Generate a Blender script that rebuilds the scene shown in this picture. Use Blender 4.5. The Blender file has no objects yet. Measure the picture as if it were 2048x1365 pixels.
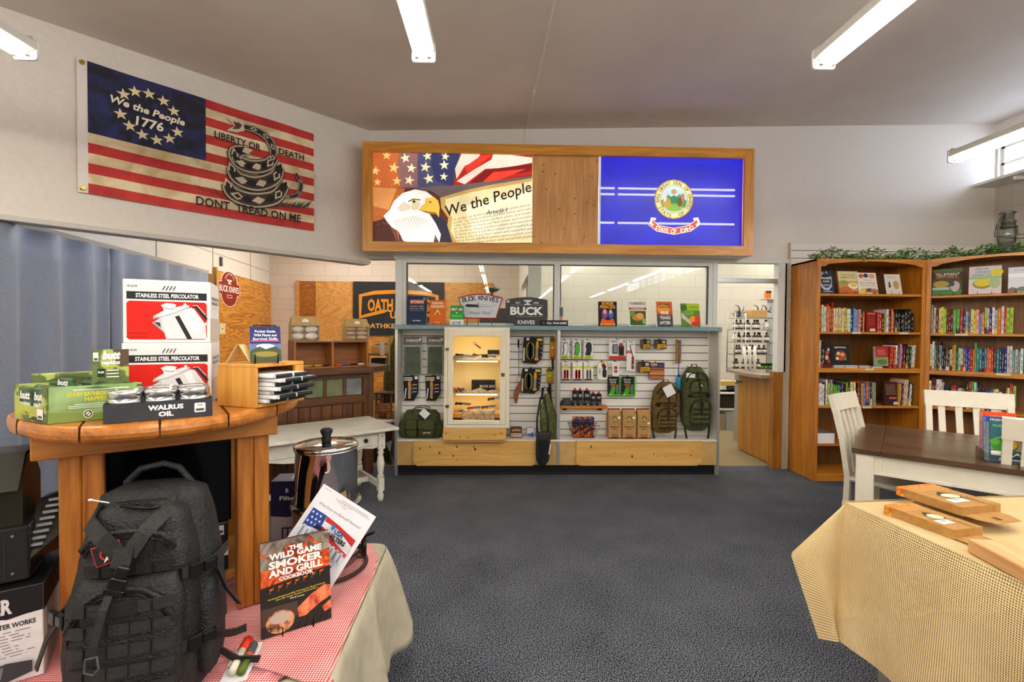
import bpy, math, random
from mathutils import Vector as V, Matrix
random.seed(7)
PI = math.pi
S = bpy.context.scene
COL = S.collection
# ---------------------------------------------------------------- camera
F, CX, CY = 940.0, 1024.0, 682.5
YAW, PITCH, ROLL = math.radians(1.6), math.radians(1.1), math.radians(.43)
CAMP = V((0, 0, 1.45))
_f = V((math.sin(YAW)*math.cos(PITCH), math.cos(YAW)*math.cos(PITCH), -math.sin(PITCH)))
_r0 = V((math.cos(YAW), -math.sin(YAW), 0)); _u0 = _r0.cross(_f)
_r = _r0*math.cos(ROLL) + _u0*math.sin(ROLL); _u = _r.cross(_f)
cam = bpy.data.cameras.new('camera'); camo = bpy.data.objects.new('camera', cam); COL.objects.link(camo)
cam.sensor_width = 36; cam.lens = F/2048*36; cam.clip_start = .05; cam.clip_end = 80
camo.matrix_world = Matrix(((_r.x, _u.x, -_f.x, 0), (_r.y, _u.y, -_f.y, 0), (_r.z, _u.z, -_f.z, 1.45), (0, 0, 0, 1)))
S.camera = camo
S.view_settings.view_transform = 'Standard'; S.view_settings.look = 'None'
S.view_settings.exposure = 1.75; S.view_settings.gamma = 1; S.view_settings.use_curve_mapping = False
TUBE_E = 17.0       # fluorescent tube radiance
SKY_E = 3.2         # daylight outside the clerestory windows
W = bpy.data.worlds.new('sky'); S.world = W; W.use_nodes = True
_b = W.node_tree.nodes['Background']; _b.inputs[0].default_value = (.68, .8, 1, 1); _b.inputs[1].default_value = SKY_E
def ray(px, py):
    return _f + _r*((px-CX)/F) - _u*((py-CY)/F)
def at_y(px, py, Y): d = ray(px, py); return CAMP + d*(Y/d.y)
def at_z(px, py, Z): d = ray(px, py); return CAMP + d*((Z-1.45)/d.z)
def at_x(px, py, X): d = ray(px, py); return CAMP + d*(X/d.x)
class Fr:
    """vertical reference plane: local x along it, y going away behind it, z up"""
    def __init__(s, x, y, ang=0.0):
        s.o = V((x, y, 0)); s.a = ang
        s.x = V((math.cos(ang), math.sin(ang), 0)); s.n = V((-math.sin(ang), math.cos(ang), 0))
    def p(s, px, py, d=0.0):
        r = ray(px, py); o = s.o + s.n*d
        t = (o-CAMP).dot(s.n)/r.dot(s.n); q = CAMP + r*t
        return (q-o).dot(s.x), q.z
    def w(s, x, d, z): return s.o + s.x*x + s.n*d + V((0, 0, z))
    def box(s, x0, y0, x1, y1, d=0.0):
        a = s.p(x0, y1, d); b = s.p(x1, y0, d); return a[0], b[0], a[1], b[1]
# ---------------------------------------------------------------- materials
def lin(h):
    if not isinstance(h, str): return tuple(h)
    h = h.lstrip('#'); 
    if len(h) == 3: h = ''.join(c*2 for c in h)
    c = [int(h[i:i+2], 16)/255 for i in (0, 2, 4)]
    return tuple(x/12.92 if x <= .04045 else ((x+.055)/1.055)**2.4 for x in c)
MC = {}
def M(h, rough=.55, metal=0, spec=.25, emit=0, alpha=1):
    k = (h, rough, metal, spec, emit, alpha)
    if k in MC: return MC[k]
    m = bpy.data.materials.new('paint_'+str(h).strip('#')); m.use_nodes = True
    b = m.node_tree.nodes['Principled BSDF']; c = lin(h)
    b.inputs['Base Color'].default_value = (*c, 1); b.inputs['Roughness'].default_value = rough
    b.inputs['Metallic'].default_value = metal; b.inputs['Specular IOR Level'].default_value = spec
    if emit: b.inputs['Emission Color'].default_value = (*c, 1); b.inputs['Emission Strength'].default_value = emit
    if alpha < 1: b.inputs['Alpha'].default_value = alpha
    MC[k] = m; return m
def nodes(name):
    m = bpy.data.materials.new(name); m.use_nodes = True; nt = m.node_tree
    b = nt.nodes['Principled BSDF']
    def N(t, **kw):
        n = nt.nodes.new(t)
        for k, v in kw.items():
            if k.startswith('i_'):
                kk = k[2:]; kk = int(kk) if kk.isdigit() else kk.replace('_', ' ')
                n.inputs[kk].default_value = v
            else: setattr(n, k, v)
        return n
    def L(a, b2): nt.links.new(a, b2)
    return m, nt, b, N, L
def ramp(N, stops):
    r = N('ShaderNodeValToRGB'); e = r.color_ramp.elements
    while len(e) < len(stops): e.new(.5)
    for i, (p, c) in enumerate(stops): e[i].position = p; e[i].color = (*lin(c), 1)
    return r
def wood(name, c1, c2, axis='Z', scale=1.0, rough=.4, stretch=12, dist=1.2, c3=None, bump=.08, spec=.5):
    m, nt, b, N, L = nodes(name)
    tc = N('ShaderNodeTexCoord'); mp = N('ShaderNodeMapping'); L(tc.outputs['Object'], mp.inputs[0])
    s = [stretch*scale]*3; s['XYZ'.index(axis)] = scale*.9
    mp.inputs['Scale'].default_value = s
    n = N('ShaderNodeTexNoise', i_Scale=1.6, i_Detail=6.0, i_Distortion=dist); L(mp.outputs[0], n.inputs['Vector'])
    n2 = N('ShaderNodeTexNoise', i_Scale=9.0, i_Detail=3.0); L(mp.outputs[0], n2.inputs['Vector'])
    mx = N('ShaderNodeMath', operation='MULTIPLY_ADD'); L(n2.outputs[0], mx.inputs[0]); mx.inputs[1].default_value = .3; L(n.outputs[0], mx.inputs[2])
    st = [(.45, c2), (.8, c1)] if not c3 else [(.42, c3), (.6, c2), (.8, c1)]
    r = ramp(N, st); L(mx.outputs[0], r.inputs[0]); L(r.outputs[0], b.inputs['Base Color'])
    b.inputs['Roughness'].default_value = rough; b.inputs['Specular IOR Level'].default_value = spec
    bp = N('ShaderNodeBump', i_Strength=bump, i_Distance=.01); L(mx.outputs[0], bp.inputs['Height']); L(bp.outputs[0], b.inputs['Normal'])
    return m
def noisy(name, c1, c2, scale=20, rough=.7, bump=.1, detail=4, metal=0, spec=.5, lo=.35, hi=.65, dist=0.0, bs=None):
    m, nt, b, N, L = nodes(name)
    tc = N('ShaderNodeTexCoord'); n = N('ShaderNodeTexNoise', i_Scale=float(scale), i_Detail=float(detail), i_Distortion=dist); L(tc.outputs['Object'], n.inputs['Vector'])
    r = ramp(N, [(lo, c1), (hi, c2)]); L(n.outputs[0], r.inputs[0]); L(r.outputs[0], b.inputs['Base Color'])
    b.inputs['Roughness'].default_value = rough; b.inputs['Metallic'].default_value = metal; b.inputs['Specular IOR Level'].default_value = spec
    if bump:
        bp = N('ShaderNodeBump', i_Strength=bump, i_Distance=.01); h = n.outputs[0]
        if bs: n3 = N('ShaderNodeTexNoise', i_Scale=float(bs), i_Detail=2.0); L(tc.outputs['Object'], n3.inputs['Vector']); h = n3.outputs[0]
        L(h, bp.inputs['Height']); L(bp.outputs[0], b.inputs['Normal'])
    return m
def plywood(name, c1, c2, sc=(1.2, 1.2, 5), rough=.45):
    m, nt, b, N, L = nodes(name)
    tc = N('ShaderNodeTexCoord'); mp = N('ShaderNodeMapping'); L(tc.outputs['Object'], mp.inputs[0]); mp.inputs['Scale'].default_value = sc
    n = N('ShaderNodeTexNoise', i_Scale=1.3, i_Detail=3.0, i_Distortion=.6); L(mp.outputs[0], n.inputs['Vector'])
    w = N('ShaderNodeMath', operation='MULTIPLY'); L(n.outputs[0], w.inputs[0]); w.inputs[1].default_value = 110
    s = N('ShaderNodeMath', operation='SINE'); L(w.outputs[0], s.inputs[0])
    r = ramp(N, [(0, c2), (.75, c1)]); a = N('ShaderNodeMath', operation='MULTIPLY_ADD'); L(s.outputs[0], a.inputs[0]); a.inputs[1].default_value = .5; a.inputs[2].default_value = .5
    L(a.outputs[0], r.inputs[0]); L(r.outputs[0], b.inputs['Base Color']); b.inputs['Roughness'].default_value = rough
    return m
def cmu(name, c1, c2, axes='XZ', w=.4, h=.2, joint='#b9b4aa'):
    m, nt, b, N, L = nodes(name)
    tc = N('ShaderNodeTexCoord'); sp = N('ShaderNodeSeparateXYZ'); cb = N('ShaderNodeCombineXYZ')
    L(tc.outputs['Object'], sp.inputs[0]); L(sp.outputs[axes[0]], cb.inputs[0]); L(sp.outputs[axes[1]], cb.inputs[1])
    t = N('ShaderNodeTexBrick', i_Scale=1.0, i_Mortar_Size=.004, i_Mortar_Smooth=.3, i_Brick_Width=w, i_Row_Height=h)
    t.inputs['Color1'].default_value = (*lin(c1), 1); t.inputs['Color2'].default_value = (*lin(c2), 1); t.inputs['Mortar'].default_value = (*lin(joint), 1)
    L(cb.outputs[0], t.inputs['Vector']); L(t.outputs[0], b.inputs['Base Color'])
    n = N('ShaderNodeTexNoise', i_Scale=60.0, i_Detail=2.0); L(tc.outputs['Object'], n.inputs['Vector'])
    b1 = N('ShaderNodeBump', i_Strength=.15, i_Distance=.01); L(n.outputs[0], b1.inputs['Height'])
    bp = N('ShaderNodeBump', i_Strength=.5, i_Distance=.01); bp.invert = True; L(t.outputs['Fac'], bp.inputs['Height']); L(b1.outputs[0], bp.inputs['Normal']); L(bp.outputs[0], b.inputs['Normal'])
    b.inputs['Roughness'].default_value = .7
    return m
def glassy(name, tint='#ffffff', refl=.06, rough=.0):
    m, nt, b, N, L = nodes(name); nt.nodes.remove(b)
    tr = N('ShaderNodeBsdfTransparent'); tr.inputs[0].default_value = (*lin(tint), 1)
    g = N('ShaderNodeBsdfGlossy', i_Roughness=rough); fr = N('ShaderNodeFresnel', i_IOR=1.5)
    mm = N('ShaderNodeMath', operation='MULTIPLY'); L(fr.outputs[0], mm.inputs[0]); mm.inputs[1].default_value = refl/.04
    gm = N('ShaderNodeNewGeometry'); bf = N('ShaderNodeMath', operation='SUBTRACT'); bf.inputs[0].default_value = 1; L(gm.outputs['Backfacing'], bf.inputs[1]); m2 = N('ShaderNodeMath', operation='MULTIPLY'); L(mm.outputs[0], m2.inputs[0]); L(bf.outputs[0], m2.inputs[1]); mm = m2
    mx = N('ShaderNodeMixShader'); L(mm.outputs[0], mx.inputs[0]); L(tr.outputs[0], mx.inputs[1]); L(g.outputs[0], mx.inputs[2])
    L(mx.outputs[0], nt.nodes['Material Output'].inputs[0]); return m
def emis(name, h, e):
    m, nt, b, N, L = nodes(name); nt.nodes.remove(b)
    x = N('ShaderNodeEmission', i_Strength=float(e)); x.inputs[0].default_value = (*lin(h), 1); L(x.outputs[0], nt.nodes['Material Output'].inputs[0]); return m
def weave(name, c1, c2, freq, axes='XY', rough=.9, bump=.3, check=False, see=0.0, alt=None):
    """two sets of threads crossing; check=True alternates threads into gingham"""
    m, nt, b, N, L = nodes(name)
    tc = N('ShaderNodeTexCoord'); sp = N('ShaderNodeSeparateXYZ'); L(tc.outputs['UV'], sp.inputs[0])
    o = []
    for k in (0, 1):
        a = N('ShaderNodeMath', operation='MULTIPLY'); L(sp.outputs[k], a.inputs[0]); a.inputs[1].default_value = freq
        s = N('ShaderNodeMath', operation='SINE'); L(a.outputs[0], s.inputs[0]); o.append(s.outputs[0])
    pr = N('ShaderNodeMath', operation='ADD'); L(o[0], pr.inputs[0]); L(o[1], pr.inputs[1])
    ad = N('ShaderNodeMath', operation='MULTIPLY_ADD'); L(pr.outputs[0], ad.inputs[0]); ad.inputs[1].default_value = .25; ad.inputs[2].default_value = .5
    n = N('ShaderNodeTexNoise', i_Scale=7.0, i_Detail=5.0); L(tc.outputs['Object'], n.inputs['Vector'])
    h2 = N('ShaderNodeMath', operation='MULTIPLY_ADD'); L(n.outputs[0], h2.inputs[0]); h2.inputs[1].default_value = .35; L(ad.outputs[0], h2.inputs[2])
    r = ramp(N, [(.3, c1), (.95, c2)] if not check else [(.45, c1), (.62, alt), (.8, alt), (.95, c2)]); L(h2.outputs[0], r.inputs[0]); L(r.outputs[0], b.inputs['Base Color'])
    b.inputs['Roughness'].default_value = rough; b.inputs['Specular IOR Level'].default_value = .15
    bp = N('ShaderNodeBump', i_Strength=bump, i_Distance=.002); L(ad.outputs[0], bp.inputs['Height']); L(bp.outputs[0], b.inputs['Normal'])
    if see:
        lt = N('ShaderNodeMath', operation='GREATER_THAN'); L(ad.outputs[0], lt.inputs[0]); lt.inputs[1].default_value = see
        L(lt.outputs[0], b.inputs['Alpha'])
    return m
# ---------------------------------------------------------------- mesh builder
class MB:
    def __init__(s): s.v = []; s.f = []; s.m = []; s.sm = []; s.mats = []; s.uv = {}; s.T = None
    def mi(s, mat):
        if isinstance(mat, str): mat = M(mat)
        if mat not in s.mats: s.mats.append(mat)
        return s.mats.index(mat)
    def add(s, vs, fs, mat, smooth=False):
        b = len(s.v); T = s.T
        for q in vs:
            q = V(q); s.v.append(T @ q if T else q)
        i = s.mi(mat)
        for f in fs: s.f.append([b+k for k in f]); s.m.append(i); s.sm.append(smooth)
        return s
    def box(s, x0, x1, y0, y1, z0, z1, mat, c=0.0):
        if x0 > x1: x0, x1 = x1, x0
        if y0 > y1: y0, y1 = y1, y0
        if z0 > z1: z0, z1 = z1, z0
        c = min(c, (x1-x0)*.45, (y1-y0)*.45, (z1-z0)*.45)
        if c <= 0:
            vs = [(x, y, z) for z in (z0, z1) for y in (y0, y1) for x in (x0, x1)]
            return s.add(vs, [(0, 2, 3, 1), (4, 5, 7, 6), (0, 1, 5, 4), (2, 6, 7, 3), (0, 4, 6, 2), (1, 3, 7, 5)], mat)
        vs = []
        for i in range(8):
            sx, sy, sz = i & 1, i >> 1 & 1, i >> 2 & 1
            X, Y, Z = (x0, x1)[sx], (y0, y1)[sy], (z0, z1)[sz]; dx, dy, dz = (c, -c)[sx], (c, -c)[sy], (c, -c)[sz]
            vs += [(X, Y+dy, Z+dz), (X+dx, Y, Z+dz), (X+dx, Y+dy, Z)]
        fs = [(2, 8, 11, 5), (14, 17, 23, 20), (1, 4, 16, 13), (7, 19, 22, 10), (0, 12, 18, 6), (3, 9, 21, 15)]
        for a, b2 in ((0, 1), (2, 3), (4, 5), (6, 7)): fs.append((a*3+1, b2*3+1, b2*3+2, a*3+2))
        for a, b2 in ((0, 2), (1, 3), (4, 6), (5, 7)): fs.append((a*3, b2*3, b2*3+2, a*3+2))
        for a, b2 in ((0, 4), (1, 5), (2, 6), (3, 7)): fs.append((a*3, b2*3, b2*3+1, a*3+1))
        for i in range(8): fs.append((i*3, i*3+1, i*3+2))
        return s.add(vs, fs, mat)
    def tube(s, pts, r, mat, n=8, closed=False, sq=None):
        pts = [V(p) for p in pts]; rs = r if isinstance(r, (list, tuple)) else [r]*len(pts)
        k = len(pts); vs = []; fs = []; up = V((0, 0, 1)); px = None
        for i, p in enumerate(pts):
            a = pts[(i-1) % k] if (closed or i) else p; b = pts[(i+1) % k] if (closed or i < k-1) else p
            t = (b-a).normalized() if (b-a).length > 1e-9 else V((0, 0, 1))
            if px is None:
                x = t.cross(up)
                if x.length < .05: x = t.cross(V((0, 1, 0)))
            else: x = px - t*px.dot(t)
            x.normalize(); y = t.cross(x); px = x
            for j in range(n):
                g = 2*PI*j/n + (PI/n if n == 4 else 0); e = 1 if not sq else sq
                vs.append(p + x*math.cos(g)*rs[i] + y*math.sin(g)*rs[i]*e)
        m = k if closed else k-1
        for i in range(m):
            for j in range(n):
                a = i*n+j; b = i*n+(j+1) % n; c = ((i+1) % k)*n+(j+1) % n; d = ((i+1) % k)*n+j
                fs.append((a, b, c, d))
        if not closed: fs += [tuple(range(n))[::-1], tuple(range((k-1)*n, k*n))]
        return s.add(vs, fs, mat, n > 4)
    def rib(s, pts, w, t, mat, side=(0, 0, 1)):
        """flat strap through pts, width w along 'side', thickness t"""
        pts = [V(p) for p in pts]; vs = []; fs = []; k = len(pts)
        for i, p in enumerate(pts):
            d = (pts[min(i+1, k-1)]-pts[max(i-1, 0)]).normalized(); sd = V(side) if not isinstance(side, list) else V(side[i])
            sd = (sd-d*sd.dot(d)); sd.normalize(); n = d.cross(sd)
            for a, b in ((-1, -1), (1, -1), (1, 1), (-1, 1)): vs.append(p+sd*a*w/2+n*b*t/2)
        for i in range(k-1):
            for j in range(4): fs.append((i*4+j, i*4+(j+1) % 4, i*4+4+(j+1) % 4, i*4+4+j))
        fs += [(3, 2, 1, 0), (k*4-4, k*4-3, k*4-2, k*4-1)]
        return s.add(vs, fs, mat)
    def lathe(s, prof, mat, n=24, c=(0, 0), smooth=True, ang=None):
        vs = []; fs = []; k = len(prof)
        for r, z in prof:
            for j in range(n): g = 2*PI*j/n; vs.append((c[0]+r*math.cos(g), c[1]+r*math.sin(g), z))
        for i in range(k-1):
            for j in range(n): fs.append((i*n+j, i*n+(j+1) % n, (i+1)*n+(j+1) % n, (i+1)*n+j))
        if prof[0][0] > 1e-6: fs.append(tuple(range(n))[::-1])
        if prof[-1][0] > 1e-6: fs.append(tuple(range((k-1)*n, k*n)))
        return s.add(vs, fs, mat, smooth)
    def prism(s, poly, O, U, N2, t, mat, Vv=(0, 0, 1), smooth=False):
        """extrude 2-D poly (u,v) lying at O, along N2 by t"""
        O, U, N2, Vv = V(O), V(U), V(N2), V(Vv); n = len(poly)
        a = [O+U*p[0]+Vv*p[1] for p in poly]; vs = a+[q+N2*t for q in a]
        fs = [tuple(range(n)), tuple(range(n, 2*n))[::-1]]
        for i in range(n): fs.append((i, n+i, n+(i+1) % n, (i+1) % n))
        return s.add(vs, fs, mat, smooth)
    def grid(s, fn, nu, nv, mat, smooth=True, uvs=None):
        b = len(s.v); vs = [fn(i/nu, j/nv) for j in range(nv+1) for i in range(nu+1)]
        fs = [(j*(nu+1)+i, j*(nu+1)+i+1, (j+1)*(nu+1)+i+1, (j+1)*(nu+1)+i) for j in range(nv) for i in range(nu)]
        s.add(vs, fs, mat, smooth)
        if uvs:
            for j in range(nv+1):
                for i in range(nu+1): s.uv[b+j*(nu+1)+i] = uvs(i/nu, j/nv)
        return s
    def ball(s, c, r, mat, n=12, k=8):
        rx, ry, rz = r if isinstance(r, (tuple, list)) else (r, r, r); vs = []; fs = []
        for i in range(1, k):
            a = PI*i/k
            for j in range(n): g = 2*PI*j/n; vs.append((c[0]+rx*math.sin(a)*math.cos(g), c[1]+ry*math.sin(a)*math.sin(g), c[2]+rz*math.cos(a)))
        t = len(vs); vs += [(c[0], c[1], c[2]+rz), (c[0], c[1], c[2]-rz)]
        for i in range(k-2):
            for j in range(n): fs.append((i*n+j, i*n+n+j, i*n+n+(j+1) % n, i*n+(j+1) % n))
        for j in range(n): fs.append((t, j, (j+1) % n)); fs.append((t+1, (k-2)*n+(j+1) % n, (k-2)*n+j))
        return s.add(vs, fs, mat, True)
    def build(s, name, parent=None, loc=None, rz=0, solid=0, bevel=0, sub=0):
        me = bpy.data.meshes.new(name); me.from_pydata([tuple(q) for q in s.v], [], s.f); me.update()
        for m in s.mats: me.materials.append(m)
        me.polygons.foreach_set('material_index', s.m); me.polygons.foreach_set('use_smooth', s.sm)
        if s.uv:
            ul = me.uv_layers.new(name='uv')
            for lp in me.loops: ul.data[lp.index].uv = s.uv.get(lp.vertex_index, (0, 0))
        o = bpy.data.objects.new(name, me); COL.objects.link(o)
        if parent: o.parent = parent
        if loc is not None: o.location = loc
        if rz: o.rotation_euler = (0, 0, rz)
        if sub: q = o.modifiers.new('s', 'SUBSURF'); q.levels = sub; q.render_levels = sub
        if solid: q = o.modifiers.new('t', 'SOLIDIFY'); q.thickness = solid; q.offset = 0
        return o
def tag(o, label, cat, group=None, kind=None):
    if label: o['label'] = label
    if cat: o['category'] = cat
    if group: o['group'] = group
    if kind: o['kind'] = kind
    return o
def thing(name, label, cat, loc=(0, 0, 0), rz=0, group=None, rot=None):
    o = bpy.data.objects.new(name, None); COL.objects.link(o); o.location = loc; o.rotation_euler = rot or (0, 0, rz); o.empty_display_size = .05
    return tag(o, label, cat, group)
def struct(mb, name, label=None, parent=None):
    o = mb.build(name, parent)
    if not parent: o['kind'] = 'structure'; o['label'] = label; o['category'] = name.split('_')[0]
    return o
# ---------------------------------------------------------------- lettering and flat print
_tc = {}
def glyphs(txt, bold=0.0, shear=0.0, space=1.0):
    k = (txt, bold, shear, space)
    if k in _tc: return _tc[k]
    cu = bpy.data.curves.new('t', 'FONT'); cu.body = txt; cu.size = 1; cu.offset = bold; cu.shear = shear; cu.space_character = space
    cu.resolution_u = 2; cu.fill_mode = 'FRONT'; cu.dimensions = '2D'
    ob = bpy.data.objects.new('t', cu); COL.objects.link(ob); bpy.context.view_layer.update()
    me = ob.evaluated_get(bpy.context.evaluated_depsgraph_get()).to_mesh()
    vs = [(p.co.x, p.co.y) for p in me.vertices]; fs = [tuple(p.vertices) for p in me.polygons]
    ob.evaluated_get(bpy.context.evaluated_depsgraph_get()).to_mesh_clear()
    bpy.data.objects.remove(ob); bpy.data.curves.remove(cu)
    if vs:
        x0 = min(a for a, b in vs); x1 = max(a for a, b in vs); y0 = min(b for a, b in vs); y1 = max(b for a, b in vs)
    else: x0 = y0 = 0; x1 = y1 = 1
    r = (vs, fs, x0, x1, y0, y1); _tc[k] = r; return r
def star(cx, cy, r, asp=1, a0=PI/2, n=5, inner=.4):
    return [(cx+math.cos(a0+PI*i/n)*(r if i % 2 == 0 else r*inner)/asp, cy+math.sin(a0+PI*i/n)*(r if i % 2 == 0 else r*inner)) for i in range(2*n)]
def ell(cx, cy, rx, ry, n=20, a0=0, a1=2*PI): return [(cx+rx*math.cos(a0+(a1-a0)*i/n), cy+ry*math.sin(a0+(a1-a0)*i/n)) for i in range(n if a1-a0 > 6.28 else n+1)]
def rr(x0, y0, x1, y1, r, asp=1, n=4):
    """rounded rectangle, r in height units, asp = width/height of the face"""
    p = []; rx = r/asp
    for cx, cy, a in ((x1-rx, y1-r, 0), (x0+rx, y1-r, PI/2), (x0+rx, y0+r, PI), (x1-rx, y0+r, 3*PI/2)):
        for i in range(n+1): g = a+PI/2*i/n; p.append((cx+rx*math.cos(g), cy+r*math.sin(g)))
    return p
def warp_id(u, v): return u, v
def draw(mb, O, U, W2, els, up=.0004, warp=None, matf=None, e0=0):
    """print on the face O + u*U + v*W2 (u,v in 0..1); normal = U x W2.  els:
    ('r',u0,v0,u1,v1,col[,thick]) ('p',pts,col[,thick]) ('e',cu,cv,ru,rv,col[,thick])
    ('t',u,v,h,text,col[,bold,shear,width]) centre-aligned, h = cap height as a fraction of the face height
    ('l',pts,width,col) line of given width (fraction of face height)"""
    O, U, W2 = V(O), V(U), V(W2); N = U.cross(W2).normalized(); lu, lv = U.length, W2.length; asp = lu/lv
    mt = matf or (lambda c: c if not isinstance(c, str) else M(c))
    def pt(u, v, h):
        if warp: return warp(u, v, h)
        return O+U*u+W2*v+N*h
    for i, e in enumerate(els):
        h = up*(1+i*.35)+e0; k = e[0]
        if k in 'rpe':
            if k == 'r': _, a, b, c, d, col = e[:6]; poly = [(a, b), (c, b), (c, d), (a, d)]; th = e[6] if len(e) > 6 else 0
            elif k == 'e': _, a, b, c, d, col = e[:6]; poly = ell(a, b, c, d); th = e[6] if len(e) > 6 else 0
            else: _, poly, col = e[:3]; th = e[3] if len(e) > 3 else 0
            ar = sum(poly[j][0]*poly[(j+1) % len(poly)][1]-poly[(j+1) % len(poly)][0]*poly[j][1] for j in range(len(poly)))
            if ar < 0: poly = poly[::-1]
            n = len(poly)
            if warp and k == 'r':
                nu = max(1, int(abs(c-a)*24)); nv = max(1, int(abs(d-b)*8))
                mb.grid(lambda s, t: pt(a+(c-a)*s, b+(d-b)*t, h), nu, nv, mt(col)); continue
            top = [pt(u, v, h+th) for u, v in poly]
            if th:
                mb.add(top+[pt(u, v, 0) for u, v in poly], [tuple(range(n))]+[(j, n+j, n+(j+1) % n, (j+1) % n) for j in range(n)], mt(col))
            else: mb.add(top, [tuple(range(n))], mt(col))
        elif k == 'l':
            _, pts, w, col = e[:4]; vs = []; q = [(a*asp, b) for a, b in pts]
            for j, p in enumerate(q):
                a = q[max(j-1, 0)]; b = q[min(j+1, len(q)-1)]; dx, dy = b[0]-a[0], b[1]-a[1]; L = math.hypot(dx, dy) or 1
                ww = w if not isinstance(w, (list, tuple)) else w[j]
                vs += [pt((p[0]-dy/L*ww/2)/asp, p[1]+dx/L*ww/2, h), pt((p[0]+dy/L*ww/2)/asp, p[1]-dx/L*ww/2, h)]
            mb.add(vs, [(2*j, 2*j+1, 2*j+3, 2*j+2) for j in range(len(q)-1)], mt(col))
        elif k == 't':
            _, u, v, hh, txt, col = e[:6]; bold = e[6] if len(e) > 6 else 0; sh = e[7] if len(e) > 7 else 0; wid = e[8] if len(e) > 8 else None; rot = e[9] if len(e) > 9 else 0
            vs, fs, x0, x1, y0, y1 = glyphs(txt, bold, sh); sc = hh/.70
            sx = sc/asp if not wid else wid/(x1-x0)
            mx = (x0+x1)/2; out = []
            for a, b in vs:
                du, dv = (a-mx)*sx, (b-.35)*sc
                if rot: du, dv = du*math.cos(rot)-dv*math.sin(rot)/asp, du*asp*math.sin(rot)+dv*math.cos(rot)
                out.append(pt(u+du, v+dv, h))
            mb.add(out, fs, mt(col))
def lines(u0, u1, v0, v1, n, col, jit=.25, h=.35):
    """small unreadable print set as rows"""
    o = []; d = (v1-v0)/n
    for i in range(n):
        x = u0
        e = u1-random.random()*jit*(u1-u0)
        while x < e:
            w = min((.03+random.random()*.06)*(1 if u1-u0 > .5 else .8), e-x); o.append(('r', x, v1-(i+.5+h/2)*d, x+w, v1-(i+.5-h/2)*d, col)); x += w+.014
    return o
def seg(*p): return list(p)
# ================================================================ THE ROOM
YW = 4.97
B = Fr(0, YW)                       # plane of the back wall
BX = lambda px, py=600, d=0: B.p(px, py, d)[0]
BZ = lambda px, py, d=0: B.p(px, py, d)[1]
XR = BX(1989, 430)                  # right wall
CX0 = BX(739, 300)                  # corner of diagonal wall and back wall
K = Fr(CX0, YW, math.radians(46.2))  # diagonal bulkhead wall, x from 0 to the left is negative
LW = Fr(-2.90, 0, math.atan2(1, -.125))   # left wall with the curtain
YF = 8.2; YO = 7.6                  # far walls behind the counter
ZB = BZ(1000, 513)                  # underside of the bulkhead over the counter glass
wallp = noisy('painted_plaster', '#dad4ce', '#ded8d2', 30, .75, .06, bs=90)
wallw = noisy('warm_white_plaster', '#d3cbc0', '#d7d0c6', 30, .75, .06, bs=90)
ceilm = noisy('ceiling_paint', '#cdc3ba', '#d2c8bf', 3, .8, .05, bs=60)
# floor: blue-grey loop carpet, flecked
m, nt, b_, N, L = nodes('loop_carpet'); tc = N('ShaderNodeTexCoord')
n1 = N('ShaderNodeTexNoise', i_Scale=190.0, i_Detail=2.0); n2 = N('ShaderNodeTexNoise', i_Scale=3.0, i_Detail=3.0)
L(tc.outputs['Object'], n1.inputs['Vector']); L(tc.outputs['Object'], n2.inputs['Vector'])
r1 = ramp(N, [(.43, '#08090d'), (.52, '#22262e'), (.60, '#7c808b')]); ad = N('ShaderNodeMath', operation='MULTIPLY_ADD'); L(n2.outputs[0], ad.inputs[0]); ad.inputs[1].default_value = .08; L(n1.outputs[0], ad.inputs[2])
L(ad.outputs[0], r1.inputs[0]); L(r1.outputs[0], b_.inputs['Base Color']); b_.inputs['Roughness'].default_value = .95; b_.inputs['Specular IOR Level'].default_value = .1
bp = N('ShaderNodeBump', i_Strength=.05, i_Distance=.003); L(n1.outputs[0], bp.inputs['Height']); L(bp.outputs[0], b_.inputs['Normal']); carpet = m
tanc = noisy('office_carpet', '#7d6f53', '#96876a', 120, .95, .3, spec=.1)
struct(MB().box(-4.2, XR+.1, -10, YW+.08, -.1, 0, carpet), 'floor', 'dark blue-grey flecked loop carpet floor of the shop')
struct(MB().box(CX0-.4, XR+.1, YW+.08, 8.3, -.1, .002, tanc), 'floor_office', 'tan carpet floor of the office behind the half door')
struct(MB().box(-4.4, CX0-.4, YW+.08, 8.3, -.1, .002, noisy('worn_wood_floor', '#5f4b33', '#8a7350', 8, .6)), 'floor_bar', 'worn brown floor behind the slate tiled bar')
def cz(x): return 3.575+.03*x
mb = MB(); mb.add([(-4.4, -10, cz(-4.4)), (XR+.1, -10, cz(XR+.1)), (XR+.1, YW+.1, cz(XR+.1)), (-4.4, YW+.1, cz(-4.4)),
                   (-4.4, -10, 4), (XR+.1, -10, 4), (XR+.1, YW+.1, 4), (-4.4, YW+.1, 4)], [(0, 1, 2, 3), (4, 5, 6, 7), (0, 1, 5, 4), (1, 2, 6, 5), (2, 3, 7, 6), (3, 0, 4, 7)], ceilm)
struct(mb, 'ceiling', 'grey-beige painted ceiling over the shop')
struct(MB().box(-4.4, XR+.1, YW+.1, 8.4, 2.95, 3.1, M('#d8d3ca')), 'ceiling_office', 'pale ceiling over the office and bar behind the counter')
# back wall: bulkhead above glass, solid wall right of the office door
xd = BX(1576, 600)
mb = MB(); mb.box(CX0, XR+.1, YW, YW+.1, ZB, 3.9, wallp); mb.box(xd, XR+.1, YW, YW+.1, 0, ZB, wallp)
struct(mb, 'wall_back', 'grey-white plaster back wall above the counter and behind the bookcases')
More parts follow.
